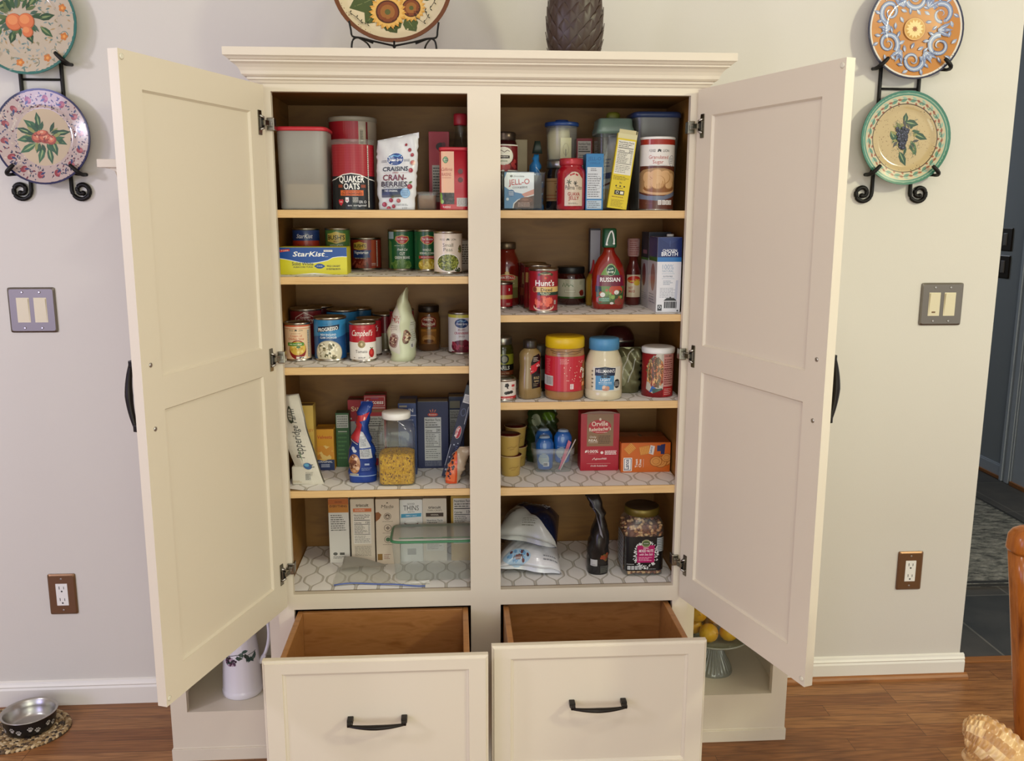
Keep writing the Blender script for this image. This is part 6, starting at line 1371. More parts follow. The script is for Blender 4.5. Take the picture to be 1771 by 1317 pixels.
a.t('100%', -.018, .050, .0075, 'ecdcd4', w=.028, b=.04).lines(-.031, .046, -.006, .048, 1, 'd8a8a0').leaf(-.040, .050, .010, .006, .9, 'ecdcd4').lines(.014, .044, .046, .056, 3, 'ecdcd4', th=.0026, rnd=.1).ell(.006, .050, .004, .004, 'ecdcd4').stroke([(-.020, .030), (-.014, .036), (-.012, .030)], .0015, 'ecdcd4').t('glutenFREE', .004, .031, .0042, 'ecdcd4', w=.030).rect(-.035, .0195, .030, .0202, 'd8a8a0').t('Orville Redenbacher', -.002, .0115, .0042, 'ecdcd4', w=.046, sh=.4)
t = carton('popcorn_box', 'upright red box of popcorn with tan panel on right fourth shelf', 'R3', .3136, .1596, W, .055, h, a, 'a8182c', gloss=True, rz=.0)
a2 = [( -.051, h), (-.03, h + .0055), (0, h + .0075), (.03, h + .0055), (.051, h)]
B().prism([(x_, z_) for x_, z_ in a2], .0005, .001, mat('card_8c7060', '8c7060', .5)).obj('front_tab', t)
W, h = .133, .0815; a = Art().rect(-W / 2, 0, W / 2, h, 'c8621c')
def crk(a, x, y, s_, rot):
    cr, sr = cos(rot), sin(rot); f = lambda p, q: (x + (p * cr - q * sr) * s_, y + (p * sr + q * cr) * s_)
    a.poly([f(-.016, -.013), f(.016, -.013), f(.016, .013), f(-.016, .013)], 'b8732c').poly([f(-.0145, -.0115), f(.0145, -.0115), f(.0145, .0115), f(-.0145, .0115)], 'e09a44')
    for k in range(-2, 3): a.stroke([f(-.0145, k * .0045), f(.0145, k * .0045)], .0007 * s_, 'a8641c'); a.stroke([f(k * .005, -.0115), f(k * .005, .0115)], .0007 * s_, 'a8641c')
crk(a, -.043, .066, .85, .75); crk(a, -.003, .061, .9, .2); a.poly([(.008, .052), (.020, .048), (.024, .072), (.012, .075)], 'd8d0c8').t('Lance', .0165, .0615, .006, '2a3a6c', w=.018, rot=1.4).rect(.030, .058, .040, .074, '2a3560').poly([(.040, .050), (.050, .050), (.052, .078), (.040, .076)], '26305c')
for x_, y_, r_ in ((.052, .032, .018), (.040, .028, .019), (.028, .030, .017), (.056, .040, .014)): a.ell(x_, y_, r_, r_ * .85, '9c5820').ell(x_, y_, r_ * .88, r_ * .74, 'd08c44').ring(x_, y_, r_ * .55, .0012, 'a8642c', ry=r_ * .45)
a.poly([(-.060, .038), (-.040, .038), (-.028, .004), (-.050, .004)], 'f0ece6').poly([(-.058, .036), (-.0415, .036), (-.0305, .006), (-.0485, .006)], '20264c').poly([(-.0565, .0345), (-.043, .0345), (-.0325, .0075), (-.047, .0075)], 'f0ece6').t('Lance', -.0418, .0205, .0085, 'b02028', w=.025, rot=1.95 - .06, b=.04) if 0 else None
a.rect(-.060, .004, -.037, .041, 'f0ece6').rect(-.058, .006, -.039, .039, '20264c').rect(-.0565, .0075, -.0405, .0375, 'f0ece6').t('Lance', -.0455, .0225, .011, '20264c', w=.027, rot=pi / 2, b=.05)
a.t('Toast', -.022, .0255, .0065, 'f0e4d4', w=.024, rot=pi / 2, b=.02).t('Chee', -.012, .0255, .0065, 'f0e4d4', w=.022, rot=pi / 2, b=.02).stroke([(-.006, .014), (-.006, .037)], .0006, 'f0e4d4')
tp = Art().rect(-W / 2, .001, W / 2, .118, '8c4418').rect(-W / 2, .056, W / 2, .059, '3c1c10').rect(-.008, .01, .014, .05, '2c2020').rect(-.004, .06, .004, .1, '5c3018').lines(-.055, .01, -.02, .05, 4, 'b8702c').lines(.02, .01, .06, .05, 4, 'b8702c')
sd = Art().rect(.001, 0, .119, h, 'b0541c').lines(.02, .02, .1, .06, 4, 'e0b080')
carton('cracker_box', 'low orange box of sandwich crackers at right end of fourth shelf', 'R3', .4345, .137, W, .12, h, a, 'c8621c', top=tp, side=sd, topc='9c4c1c', rz=.0, gloss=True)

# ---- right, cabinet floor
def chip_bag(label, z, m, under, W, D, H, seed, a, rz, x, y, seal_m, dip):
    """half-full foil bag lying down: crimped edge towards the room, crumpled top"""
    t = thing('chip_bag', label, 'bag', (x, y, zs('R4') + z), rz); rn = random.Random(seed); b = B()
    cr = [(rn.uniform(20, 60), rn.uniform(-60, 60), rn.random() * 6, rn.uniform(.0008, .0020)) for _ in range(7)]
    def surf(u, v, s_):
        X = (u - .5) * W; Y = (v - .5) * D
        e = max(0, (1 - abs(2 * u - 1) ** 3)) ** .55 * max(0, (1 - abs(2 * v - 1) ** 2.6)) ** .55
        cz = sum(am * abs(sin(X * fx + Y * fy + ph)) for fx, fy, ph, am in cr) - .004
        z_ = H * .42 + s_ * H * (.58 if s_ > 0 else .40) * e * (.75 + .35 * v) + cz * (.4 + e) - (1 - e) * (dip * H * (.30 + .45 * u) * (1 - v))
        return (X * (1 - .16 * v), Y + .004 * sin(X * 60 + seed) * (1 - v), max(z_, .0008 if s_ < 0 else .003))
    b.grid(lambda u, v: surf(u, v, 1), 44, 34, m, False); b.grid(lambda u, v: surf(1 - u, v, -1), 30, 24, under, False)
    b.art(a, lambda u, v, n: (lambda q: (q[0], q[1], q[2] + n * 3 + .0012))(surf(u, v, 1)), PRINTG, [i / 44 for i in range(45)], [i / 34 for i in range(35)])
    b.obj('bag_body', t)
    b = B(); b.grid(lambda u, v: (lambda q: (q[0], q[1] - v * .013, q[2] + .0006 + v * .004))(surf(u, .012, 1)), 30, 2, seal_m, False); b.shell(.0007); b.obj('sealed_edge', t)
    return t
WF = mat('white_foil', 'd6d6d8', .26, .1); NF = mat('navy_foil', '141d38', .25, .1); SF = mat('silver_foil', 'a9a9a6', .3, .3)
a = Art().t('CAPE', .66, .60, .15, '2c3038', w=.26, rot=pi - .1, b=.02).ell(.52, .56, .13, .10, '8cb4d4').scat(.52, .56, .10, .08, 26, .012, .03, ['5c8cc0', '7a3c3c', '2c4a7c', 'b0cce0']).ell(.30, .10, .22, .10, 'a8c4dc').scat(.30, .10, .18, .07, 30, .015, .035, ['6c9ccc', '3c3c48', '7aa8d4', '6a3a3a']).lines(.72, .06, .97, .16, 2, '8c8c90')
chip_bag('white foil bag with blue artwork, lower of two bags on right cabinet floor', 0, WF, SF, .172, .165, .072, 3, a, -.10, .1270, .168, WF, .5)
a = Art().poly([(0, .0), (1, 0), (1, .05), (.80, .14), (.55, .30), (.36, .52), (.22, .62), (0, .50)], 'a9a9a4').t('CAPE COD', .52, .86, .13, 'dfe3ea', w=.66, rot=pi - .12, b=.02).t('ORIGINAL', .68, .70, .06, 'b8bcc8', w=.26, rot=pi - .2).lines(.10, .34, .30, .50, 4, '2c2c30').lines(.42, .08, .70, .20, 4, '77776f').stroke([(.10, .28), (.34, .46)], .012, '2c2c30')
chip_bag('navy and white foil bag, upper of two bags on right cabinet floor', .0735, NF, SF, .166, .160, .082, 8, a, -.24, .1290, .180, WF, .55)
t = pouch('coffee_pouch', 'tall slim black foil pouch with pinched bent top on right cabinet floor', 'pouch', 'R4', .305, .072, .057, .075, .2215, mat('dark_brown_foil', '2a2522', .25, .3),
    Art().rect(-.026, .0, .0, .03, '1c1a1a').rect(-.023, .026, -.006, .044, 'b0aeac').rect(.002, .004, .0265, .026, '3c3c38').lines(.004, .006, .026, .024, 4, '55554c').scat(.014, .052, .010, .010, 20, .002, .005, ['7c4c24', '5c5c2c', '8c3c24']).poly([(.0, .115), (.008, .105), (-.008, .165), (-.018, .185), (-.022, .178), (-.006, .15)], '8a888c').ell(-.017, .172, .006, .008, '3a4274'), topw=.5, belly=.4, wob=.006, seed=61, seal=True, prof=[(0, .98, 0), (.2, 1, 0), (.45, .90, .003), (.62, .55, .007), (.74, .46, .004), (.86, .66, -.008), (1, .62, -.018)])
def nuts():
    x, yf, W, D, H = .4212, .0576, .1085, .095, .1905
    t = thing('nut_jar', 'square clear jar of mixed nuts with dark gold-rimmed lid and pink label', 'jar', (x, yf + D / 2, zs('R4'))); w_, d = W / 2, D / 2
    S_ = [(0, w_ - .005, d - .005, 5), (.004, w_ - .001, d - .001, 5), (.02, w_, d, 6), (.13, w_, d, 6), (.145, w_ - .002, d - .002, 5), (.158, w_ - .010, d - .008, 3.4), (.162, .041, .041, 2), (.168, .041, .041, 2)]
    B().loft(S_, CLEAR, 56, cap=(True, False)).obj('jar_body', t)
    B().lathe([(.0445, .163), (.0465, .165), (.0465, .181), (.0445, .184), (.0435, .1835)], mat('gold_lid_rim', '6c5c24', .35, .5), 52, cap=(True, False), mats=None).lathe([(.0440, .1840), (.042, .1855), (.001, .186)], mat('dark_lid_top', '2c2014', .4), 52, cap=(False, True)).obj('lid', t)
    a = Art(); a.rect(-.052, .017, .052, .112, '121214').rect(.033, .070, .052, .108, 'a8acac').lines(.034, .072, .051, .106, 7, '3c4044', rnd=.1)
    rn = random.Random(9); a.hold = {}
    for _ in range(170):
        an_ = rn.random() * 2 * pi; q = rn.uniform(.022, .031); px_, py_ = .004 + q * cos(an_) * .98, .061 + q * sin(an_) * 1.25
        a.leaf(px_, py_, rn.uniform(.004, .007), .0028, an_ + rn.uniform(-.8, .8), rn.choice(['cfd0cc', 'b4b6b2', 'e0e0dc']))
    a.hold = None
    a.rect(-.0195, .040, .027, .088, 'a81c5c').ell(.004, .093, .0115, .0105, 'b8b48c').ell(.004, .093, .010, .009, '5c6c44').rect(-.0055, .0905, .0135, .0955, '3c4a2c').lines(-.003, .0915, .011, .0945, 1, 'e0e0d0', rnd=0)
    a.t('Deluxe', .004, .0785, .0038, 'e8ccd8', w=.014).t('MIXED NUTS', .004, .069, .0075, 'f6ecf0', w=.038, sh=.1, b=.03).t('with Sea Salt', .004, .060, .006, 'f0d0de', w=.036, sh=.15, b=.01).lines(-.015, .044, .023, .056, 3, 'e8a8c4')
    for q in range(4): a.rect(-.044 + q * .0098, .021, -.036 + q * .0098, .031, 'c9cac8').lines(-.0435 + q * .0098, .022, -.0365 + q * .0098, .030, 3, '222222', rnd=0)
    a.lines(.004, .020, .042, .0235, 1, '9a9a98').lines(-.046, .034, -.026, .038, 1, 'b8b8b4')
    S2 = [(q[0], q[1], q[2], q[3], 0, 0) for q in S_]
    b = B().art(a, loftmap(S2), PRINTG, [-.052 + .0052 * i for i in range(21)], [.02, .06, .1]); 
    b.art(Art().rect(-.038, .017, .038, .112, '8a8c8c').lines(-.03, .02, .03, .11, 9, '44484c'), leftmap(-w_), PRINTG); b.obj('label', t)
    g = thing('mixed_nuts', 'roasted mixed nuts packed inside the square clear jar', 'nuts', (x, yf + D / 2, zs('R4') + .003)); g['kind'] = 'stuff'
    b = B(); cols = [mat('nut_tan', 'b07c4c', .5), mat('nut_brown', '7c4428', .5), mat('nut_pale', 'd0a878', .5)]; rn = random.Random(3)
    for k in range(330):
        z_ = rn.choice([rn.uniform(.006, .02), rn.uniform(.105, .150)]) if k % 3 else rn.uniform(.008, .145)
        lim = 1 if z_ < .14 else .8
        sd_ = rn.choice('fflrb'); p_ = rn.uniform(-.88, .88)
        X, Y = {'f': (p_ * (w_ - .006), -(d - .009)), 'b': (p_ * (w_ - .006), d - .010), 'l': (-(w_ - .009), p_ * (d - .008)), 'r': (w_ - .009, p_ * (d - .008))}[sd_]
        if z_ > .135: X, Y = X * rn.uniform(.1, .8), Y * rn.uniform(.1, .8)
        n0 = len(b.bm.verts)
        b.ball((0, 0, 0), .0068, cols[k % 3], 7, (1, .55, .6)); vs = b.last
        bmesh.ops.rotate(b.bm, verts=vs, matrix=Matrix.Rotation(rn.random() * 6, 3, Vector((rn.random(), rn.random(), rn.random() + .1)).normalized()), cent=(0, 0, 0)); bmesh.ops.translate(b.bm, verts=vs, vec=(X * lim, Y * lim, z_))
    b.loft([(.002, w_ - .014, d - .014, 5), (.135, w_ - .014, d - .014, 5)], cols[1], 20); b.obj('nut_pile', g)
nuts()
# ------------------------------------------------------------------ painted plates
def plate(name, label, x, z, y, R_, a, body, tilt=.06, prof=None, thick=.004, group=None, cat='plate'):
    """disc facing the room; origin at its centre back"""
    t = thing(name, label, cat, (x, y, z), 0, group); t.rotation_euler = (-tilt, 0, 0)
    prof = prof or [(0, .0), (.60, .0), (.68, .004), (.95, .011), (1, .0125)]
    def dep(r):
        q = min(r / R_, 1)
        for (a0, b0), (a1, b1) in zip(prof, prof[1:]):
            if q <= a1: 
                s_ = (q - a0) / (a1 - a0); s_ = s_ * s_ * (3 - 2 * s_) if a0 > .5 and a1 < .9 else s_
                return b0 + (b1 - b0) * s_
        return prof[-1][1]
    b = B(); rs = [.001, .3, .55, .58, .60, .61, .62, .63, .64, .65, .66, .67, .68, .70, .75, .8, .85, .9, .95, .985]
    pr = [(-dep(q * R_) - thick, q * R_) for q in rs] + [(-dep(R_) - thick * .6, R_), (-dep(R_) + thick * .3, R_ * .995)] + [(-dep(q * R_), q * R_) for q in rs[::-1]]
    rings = []
    n = 64
    for yy, rr in pr: rings.append([b.bm.verts.new((rr * cos(2 * pi * i / n), yy, rr * sin(2 * pi * i / n))) for i in range(n)])
    for k in range(len(rings) - 1):
        for i in range(n): b.face([rings[k][i], rings[k + 1][i], rings[k + 1][(i + 1) % n], rings[k][(i + 1) % n]], body, True)
    bmesh.ops.recalc_face_normals(b.bm, faces=b.bm.faces[:])
    g = [R_ * (-1 + i / 26) for i in range(1, 52)]
    b.art(a, lambda u, v, n_: (u, -dep(math.hypot(u, v)) - thick - n_ - .0006, v), GLAZE, g, g)
    b.obj('plate_body', t)
    return t
def spiral(cx_, cy_, r, turns, a0, sgn=1, n=26, r1=.12): return [(cx_ + r * (1 - (1 - r1) * k / n) * cos(a0 + sgn * 2 * pi * turns * k / n), cy_ + r * (1 - (1 - r1) * k / n) * sin(a0 + sgn * 2 * pi * turns * k / n)) for k in range(n + 1)]
rn = random.Random(11)
# upper left: oranges
R1 = .131; a = Art(); a.ell(0, 0, R1, R1, '2f6a62', 48).ell(0, 0, R1 * .955, R1 * .955, 'b9ab96', 48)
a.hold = {}
for _ in range(260):
    q, t_ = R1 * rn.uniform(.35, .92), rn.random() * 2 * pi
    a.leaf(q * cos(t_), q * sin(t_), rn.uniform(.008, .016), .0045, rn.random() * 6.3, rn.choice(['7f8f8a', '8a8468', '5f7a74', '98a09a', 'a88f68']))
a.hold = {}
for k in range(12):
    t_ = k * pi / 6 + .2; a.stroke(spiral(R1 * .76 * cos(t_), R1 * .76 * sin(t_), .013, .9, t_), .0018, '3f6a66', True)
a.hold = None; a.hold = {}
for k in range(9):
    t_ = k * 2 * pi / 9 - .35; x_, y_ = R1 * .78 * cos(t_), R1 * .78 * sin(t_)
    for q in range(5): a.ell(x_ + .006 * cos(q * 1.257), y_ + .006 * sin(q * 1.257), .0045, .0045, 'c2763a', 10)
    a.ell(x_, y_, .004, .004, 'e09a4c', 10)
a.hold = None
for x_, y_, l_, w_, r_ in ((-.075, .03, .05, .022, .5), (-.03, .035, .05, .024, 1.9), (.01, .04, .05, .022, .9), (.03, .01, .045, .02, .2), (.0, -.015, .04, .02, -1.2), (-.06, -.01, .045, .02, -2.2), (-.085, .0, .04, .018, 2.9), (.035, -.01, .04, .018, -.7), (-.03, -.02, .035, .02, -1.9), (.0, .05, .05, .022, 2.5), (.03, .05, .04, .02, 1.2)):
    a.leaf(x_, y_, l_, w_, r_, rn.choice(['2f4c34', '3c5c3c', '4a6a44'])).leaf(x_, y_, l_ * .8, w_ * .3, r_, '7c8c5c')
for _ in range(34):
    q_ = rn.random() * 6.3; a.leaf(-.015 + .03 * cos(q_), .012 + .022 * sin(q_), rn.uniform(.02, .034), .010, q_ + rn.uniform(-.6, .6), rn.choice(['2f4c34', '3c5c3c', '5c6c44', '466050']))
for x_, y_, r_ in ((-.028, .0, .0215), (.002, .002, .0205), (.004, -.024, .0135)):
    a.ell(x_, y_, r_, r_, 'a85a34', 26).ell(x_ - .001, y_ + .001, r_ * .92, r_ * .92, 'cf7348', 26).ell(x_ - .004, y_ + .005, r_ * .6, r_ * .55, 'dd8c58', 20)
WHG = mat('plate_glaze_back', 'b8a890', .2)
plate('painted_plate', 'painted plate with oranges and teal rim, upper plate on left wall rack', -1.163, 1.922, .353, R1, a, mat('teal_glaze', '2f6a62', .15), .05)
# lower left: red flower, navy rim
R2 = .1225; a = Art(); a.ell(0, 0, R2, R2, '23254c', 48).ell(0, 0, R2 * .96, R2 * .96, 'b7a49c', 48)
a.hold = {}
for _ in range(420):
    q, t_ = R2 * math.sqrt(rn.uniform(.30, .84)), rn.random() * 2 * pi
    a.leaf(q * cos(t_), q * sin(t_), rn.uniform(.004, .010), .0038, rn.random() * 6.3, rn.choice(['2f3458', '3a3f66', '6a3444', 'c9b8a8', '4c5c64', '2a2c44']))
a.hold = {}
for k in range(14):
    t_ = k * 2 * pi / 14 + .1; x_, y_ = R2 * .80 * cos(t_), R2 * .80 * sin(t_)
    a.ell(x_, y_, .0095, .0075, '8f4048', 14, t_).ell(x_ + .004, y_, .005, .004, 'b0686a', 10); a.leaf(x_, y_, .015, .006, t_ + 2.2, '34406a')
a.hold = None
a.ell(0, 0, R2 * .56, R2 * .60, 'bda98c', 40)
for x_, y_, l_, w_, r_ in ((-.005, .012, .055, .022, 2.5), (-.01, .025, .04, .016, 1.7), (.015, .005, .05, .02, -.5), (.02, -.005, .045, .018, -1.3), (.0, -.02, .05, .018, -1.9), (-.02, -.015, .05, .02, -2.6), (-.02, -.0, .05, .02, 3.3), (.01, -.025, .045, .017, -1.4), (.025, .01, .045, .016, .1), (-.03, .01, .04, .016, 2.8)):
    a.leaf(x_, y_, l_, w_, r_, rn.choice(['2a5238', '33603f', '1f4430'])).leaf(x_, y_, l_ * .8, w_ * .25, r_, '8aa06a')
for _ in range(30):
    q_ = rn.random() * 6.3; a.leaf(.0 + .022 * cos(q_), .0 + .018 * sin(q_), rn.uniform(.02, .036), .010, q_ + rn.uniform(-.7, .7), rn.choice(['2a5238', '33603f', '8a8c50', '1f4430']))
for x_, y_, rx_, ry_, r_ in ((-.014, .0, .017, .014, .3), (.004, -.002, .018, .014, -.2), (.019, -.007, .013, .012, .4), (-.004, .010, .016, .008, .1)):
    a.ell(x_, y_, rx_, ry_, '9c4438', 20, r_).ell(x_ - .001, y_ + .002, rx_ * .75, ry_ * .7, 'c86c50', 18, r_).ell(x_, y_ + .003, rx_ * .3, ry_ * .35, 'dba080', 12, r_)
for _ in range(10): a.leaf(rn.uniform(-.02, .02), rn.uniform(-.012, .008), .010, .003, rn.random() * 6, '7c2c2c')
plate('painted_plate', 'painted plate with orange-red flower and navy rim, lower plate on left rack', -1.1440, 1.6365, .353, R2, a, mat('navy_glaze', '23254c', .15), .05)
# upper right: blue acanthus scrolls on orange
R3 = .1335; a = Art(); a.ell(0, 0, R3, R3, '33364c', 56).ell(0, 0, R3 * .965, R3 * .965, 'd9d2c8', 56).ell(0, 0, R3 * .93, R3 * .93, 'c08344', 56)
for k in range(6):
    t_ = k * pi / 3 + .5; cx_, cy_ = R3 * .62 * cos(t_), R3 * .62 * sin(t_)
    for wd, col in ((.017, '5a6688'), (.0125, '8f9cb8'), (.004, 'c4cbd8')): a.stroke(spiral(cx_, cy_, .030, 1.55, t_ + 2.0, 1 if k % 2 else -1), wd, col, True)
    for q in range(11):
        u_ = t_ + 2.0 + q * .62 * (1 if k % 2 else -1); px_, py_ = cx_ + .031 * cos(u_), cy_ + .031 * sin(u_)
        if math.hypot(px_, py_) < R3 * .84: a.leaf(px_, py_, .019, .010, u_ + .6 * (1 if k % 2 else -1), rn.choice(['7c8aac', '99a6c0', '6a789c'])).leaf(px_, py_, .014, .003, u_ + .6 * (1 if k % 2 else -1), 'd4d8e0')
    v_ = t_ + pi / 6
    for q in (-.5, 0, .5): a.leaf(R3 * .48 * cos(v_), R3 * .48 * sin(v_), .04, .011, v_ + q, '8592b2').leaf(R3 * .5 * cos(v_), R3 * .5 * sin(v_), .03, .003, v_ + q, 'ccd2de')
a.ell(0, 0, .0305, .0305, 'a86c38', 40).ell(0, 0, .029, .029, 'd9b06c', 40).ell(0, 0, .027, .027, 'c8984c', 40)
for k in range(14): a.leaf(.004 * cos(k * 2 * pi / 14), .004 * sin(k * 2 * pi / 14), .021, .0085, k * 2 * pi / 14, 'e6cf90')
for k in range(8): a.leaf(0, 0, .009, .003, k * pi / 4, '9c4c24')
plate('painted_plate', 'painted plate with blue scrolls on orange and yellow rosette, upper right rack', 1.186, 1.938, .353, R3, a, mat('slate_blue_glaze', '33364c', .15), .05)
# lower right: grapes, teal rim
R4 = .1275; a = Art(); a.ell(0, 0, R4, R4, '3f7864', 56).ell(0, 0, R4 * .955, R4 * .955, '8aa890', 56).ell(0, 0, R4 * .93, R4 * .93, '4a8270', 56).ell(0, 0, R4 * .90, R4 * .90, 'c2b798', 56)
a.hold = {}
for k in range(24):
    t_ = k * 2 * pi / 24; x_, y_ = R4 * .82 * cos(t_), R4 * .82 * sin(t_)
    a.leaf(x_, y_, .020, .009, t_ + 1.9, '5c8c78').leaf(x_, y_, .017, .007, t_ + 1.2, '8fb09c').leaf(x_ * .95, y_ * .95, .014, .008, t_ + pi / 2 + 1.9, '9c5a3c').leaf(x_ * 1.02, y_ * 1.02, .013, .007, t_ - pi / 2 - .4, 'a8684a')
a.hold = None
a.ring(0, 0, R4 * .82, .0012, '4a4030', 48).ell(0, 0, R4 * .735, R4 * .735, '4c3c24', 56).ell(0, 0, R4 * .715, R4 * .715, 'bda77c', 56)
a.scat(0, 0, R4 * .69, R4 * .69, 240, .0006, .0013, ['7c6440'], 1, 5)
a.hold = {}
for _ in range(46):
    a.stroke(spiral(rn.uniform(-.035, .045), rn.uniform(-.045, .045), rn.uniform(.004, .010), .8, rn.random() * 6), .0013, rn.choice(['6a6c5c', '8c8c7c', '55604c', '77704a']), True)
a.hold = None
for x_, y_, l_, w_, r_ in ((-.025, .035, .045, .03, -.7), (.0, .045, .04, .022, -.2), (.025, .015, .045, .020, -.4), (.02, -.005, .045, .018, -1.2), (-.012, -.035, .045, .020, -1.1), (.0, .04, .03, .016, 1.5), (.03, -.01, .035, .014, -1.6), (-.04, .02, .035, .02, -1.0)):
    a.leaf(x_, y_, l_, w_, r_, rn.choice(['35563a', '27492f', '4c6a3c'])).leaf(x_, y_, l_ * .8, w_ * .2, r_, '86986a')
for _ in range(26):
    q_ = rn.random() * 6.3; a.leaf(.004 + .022 * cos(q_), .004 + .026 * sin(q_), rn.uniform(.012, .026), .008, q_ + rn.uniform(-.8, .8), rn.choice(['35563a', '27492f', '6a7448', '8c8a50', '4a4a44']))
for k in range(70):
    v_ = rn.random(); x_ = -.008 + .004 * v_ + rn.uniform(-1, 1) * (.021 * (1 - v_ * .75)); y_ = .028 - .055 * v_
    a.ell(x_, y_, .0046, .0046, '1d1d2c', 12).ell(x_ - .001, y_ + .0012, .0020, .0018, '5c6078', 8)
plate('painted_plate', 'painted plate with dark grapes and teal-and-rust rim, lower right rack', 1.1820, 1.6495, .353, R4, a, mat('green_glaze', '3f7864', .15), .05)

# wall racks of wrought iron
def rack(label, xa, xb, cx_, zs_, R_s, top=2.3):
    t = thing('plate_rack', label, 'plate rack', ((xa + xb) / 2, YW, 1.50), 0, 'wrought iron plate racks'); OO = Matrix.Translation((-(xa + xb) / 2, -YW, -1.50)); y = YW - .0065
    for x, s in ((xa, -1), (xb, 1)):
        b = B(); c0 = (x + s * .0265, 1.5005)
        pts = [(x, y, top), (x, y, 1.9), (x, y, 1.7), (x, y, 1.53)]
        for k in range(31):
            u = k / 30; an = (0 if s < 0 else pi) + s * u * 2 * pi * 1.30; r = .0265 * (1 - .72 * u)
            pts.append((c0[0] + r * cos(an), y, c0[1] + r * sin(an)))
        b.tube(pts, [.0052] * 4 + [.0052 + .001 * sin(pi * k / 30) for k in range(31)], IRON, 9); b.ball(pts[-1], .0072, IRON, 10); b.obj('upright_rod', t, OO)
        for zc, R_ in zip(zs_, R_s):
            ang = math.radians(225 if s < 0 else -45); ex, ez = cos(ang), sin(ang); px_, pz_ = cx_[zs_.index(zc)], zc
            e = lambda q, yy: (px_ + ex * q, yy, pz_ + ez * q)
            pts = [(x, y, pz_ + ez * R_ + .012), (x + s * .010, y - .003, pz_ + ez * R_ - .004), e(R_ + .011, y - .010), e(R_ + .0130, .350), e(R_ + .0120, .334), e(R_ + .004, .3215), e(R_ - .013, .3195), e(R_ - .022, .3215)]
            B().tube(pts, [.0045, .0045, .0045, .0045, .0052, .0058, .0055, .0045], IRON, 9, sm=5).obj('hook', t, OO)
    b = B()
    for z in (1.785, 2.08): b.tube([(xa, y, z), (xb, y, z)], .003, IRON, 8)
    b.obj('cross_bar', t, OO)
rack('black wrought iron plate rack with scrolled feet on the left wall', -1.1986, -1.0934, [-1.163, -1.1440], [1.922, 1.6365], [R1, R2])
rack('black wrought iron plate rack with scrolled feet on the right wall', 1.1120, 1.2235, [1.186, 1.182], [1.938, 1.6495], [R3, R4])

# sunflower platter and its stand on the cabinet top
CT = 1.8032
R5 = .1450; a = Art(); a.ell(0, 0, R5, R5, '6a3c20', 56).ell(0, 0, R5 * .93, R5 * .93, 'd3c3a0', 56)
for x_, y_, l_, w_, r_ in ((-.055, -.035, .06, .045, 2.4), (-.04, -.03, .07, .05, 3.6), (-.03, -.05, .06, .045, -2.2), (.01, -.07, .05, .045, -1.9), (.03, -.075, .05, .04, -1.0), (.06, -.03, .06, .04, .4), (.07, -.01, .05, .04, 1.0), (-.09, -.01, .05, .035, 2.0), (-.02, -.08, .05, .04, -.9), (-.06, .0, .06, .04, 2.9)):
    a.leaf(x_, y_, l_, w_, r_, rn.choice(['3c4a24', '46552c', '34401f'])).stroke([(x_, y_), (x_ + l_ * .8 * cos(r_), y_ + l_ * .8 * sin(r_))], .0012, '7c8450')
def sunf(x_, y_, r_, n=20):
    for q, col in ((1.0, 'a8662a'), (.96, 'd09a44'), (.82, 'dcae5c')):
        for k in range(n): t_ = k * 2 * pi / n + (.1 if q < .9 else 0); a.leaf(x_ + r_ * .45 * cos(t_), y_ + r_ * .45 * sin(t_), r_ * .55 * q, r_ * .24, t_, col)
    a.ell(x_, y_, r_ * .62, r_ * .62, '4c2414', 26).ell(x_, y_, r_ * .54, r_ * .54, '7c4020', 26).ell(x_, y_, r_ * .38, r_ * .38, '95602c', 22).ell(x_, y_, r_ * .15, r_ * .15, '55582c', 14)
sunf(.045, -.055, .036); sunf(-.012, -.066, .046); sunf(-.06, .03, .045); sunf(.05, .04, .05)
for pts in ([(-.10, -.075), (-.085, -.085), (-.075, -.095), (-.06, -.10)], [(.055, -.08), (.075, -.095), (.085, -.08), (.078, -.065)], [(.09, -.06), (.10, -.045), (.105, -.03)]):
    a.stroke(pts, .0014, '2a2a20')
    for p_ in pts: a.leaf(p_[0], p_[1], .008, .003, 1.2, '2c3020').leaf(p_[0], p_[1], .008, .003, -.8, '2c3020')
plate('sunflower_platter', 'large round platter painted with sunflowers, brown rim, on cabinet top', -.2145, CT + .1805, .165, R5, a, mat('brown_glaze', '5c3018', .2), .17, prof=[(0, .0), (.55, .0), (.8, .008), (.93, .020), (1, .024)])
t = thing('plate_stand', 'thin black wire easel stand holding the sunflower platter', 'plate stand', (-.21, .13, CT)); OO = Matrix.Translation((.21, -.13, -CT))
b = B(); r = .0023; z = CT + r
for s in (-1, 1):
    cx_ = -.2095
    b.tube([(cx_ + s * .100, .095, z), (cx_ + s * .0995, .095, z + .030), (cx_ + s * .093, .096, z + .044), (cx_ + s * .078, .100, z + .046), (cx_ + s * .05, .105, z + .040), (cx_ + s * .0, .100, z + .029)], r, IRON, 8, sm=5)
    b.tube([(cx_ + s * .085, .118, z + .050), (cx_ + s * .100, .118, z + .053), (cx_ + s * .103, .115, z + .068), (cx_ + s * .106, .110, z + .086)], r, IRON, 8, sm=5)
    b.tube([(cx_ + s * .05, .108, z + .036), (cx_ + s * .085, .118, z + .050), (cx_ + s * .07, .23, z + .05), (cx_ + s * .06, .24, z)], r, IRON, 8, sm=5)
b.tube([(-.2095, .100, z), (-.2095, .100, z + .040)], r, IRON, 8).ball((-.2095, .100, z + .028), .0045, IRON, 10)
b.tube([(-.27, .2, z), (-.2095, .100, z + .016), (-.15, .2, z)], r, IRON, 8).tube([(-.2695, .24, z + .02), (-.1495, .24, z + .02)], r, IRON, 8)
b.obj('wire_frame', t, OO)

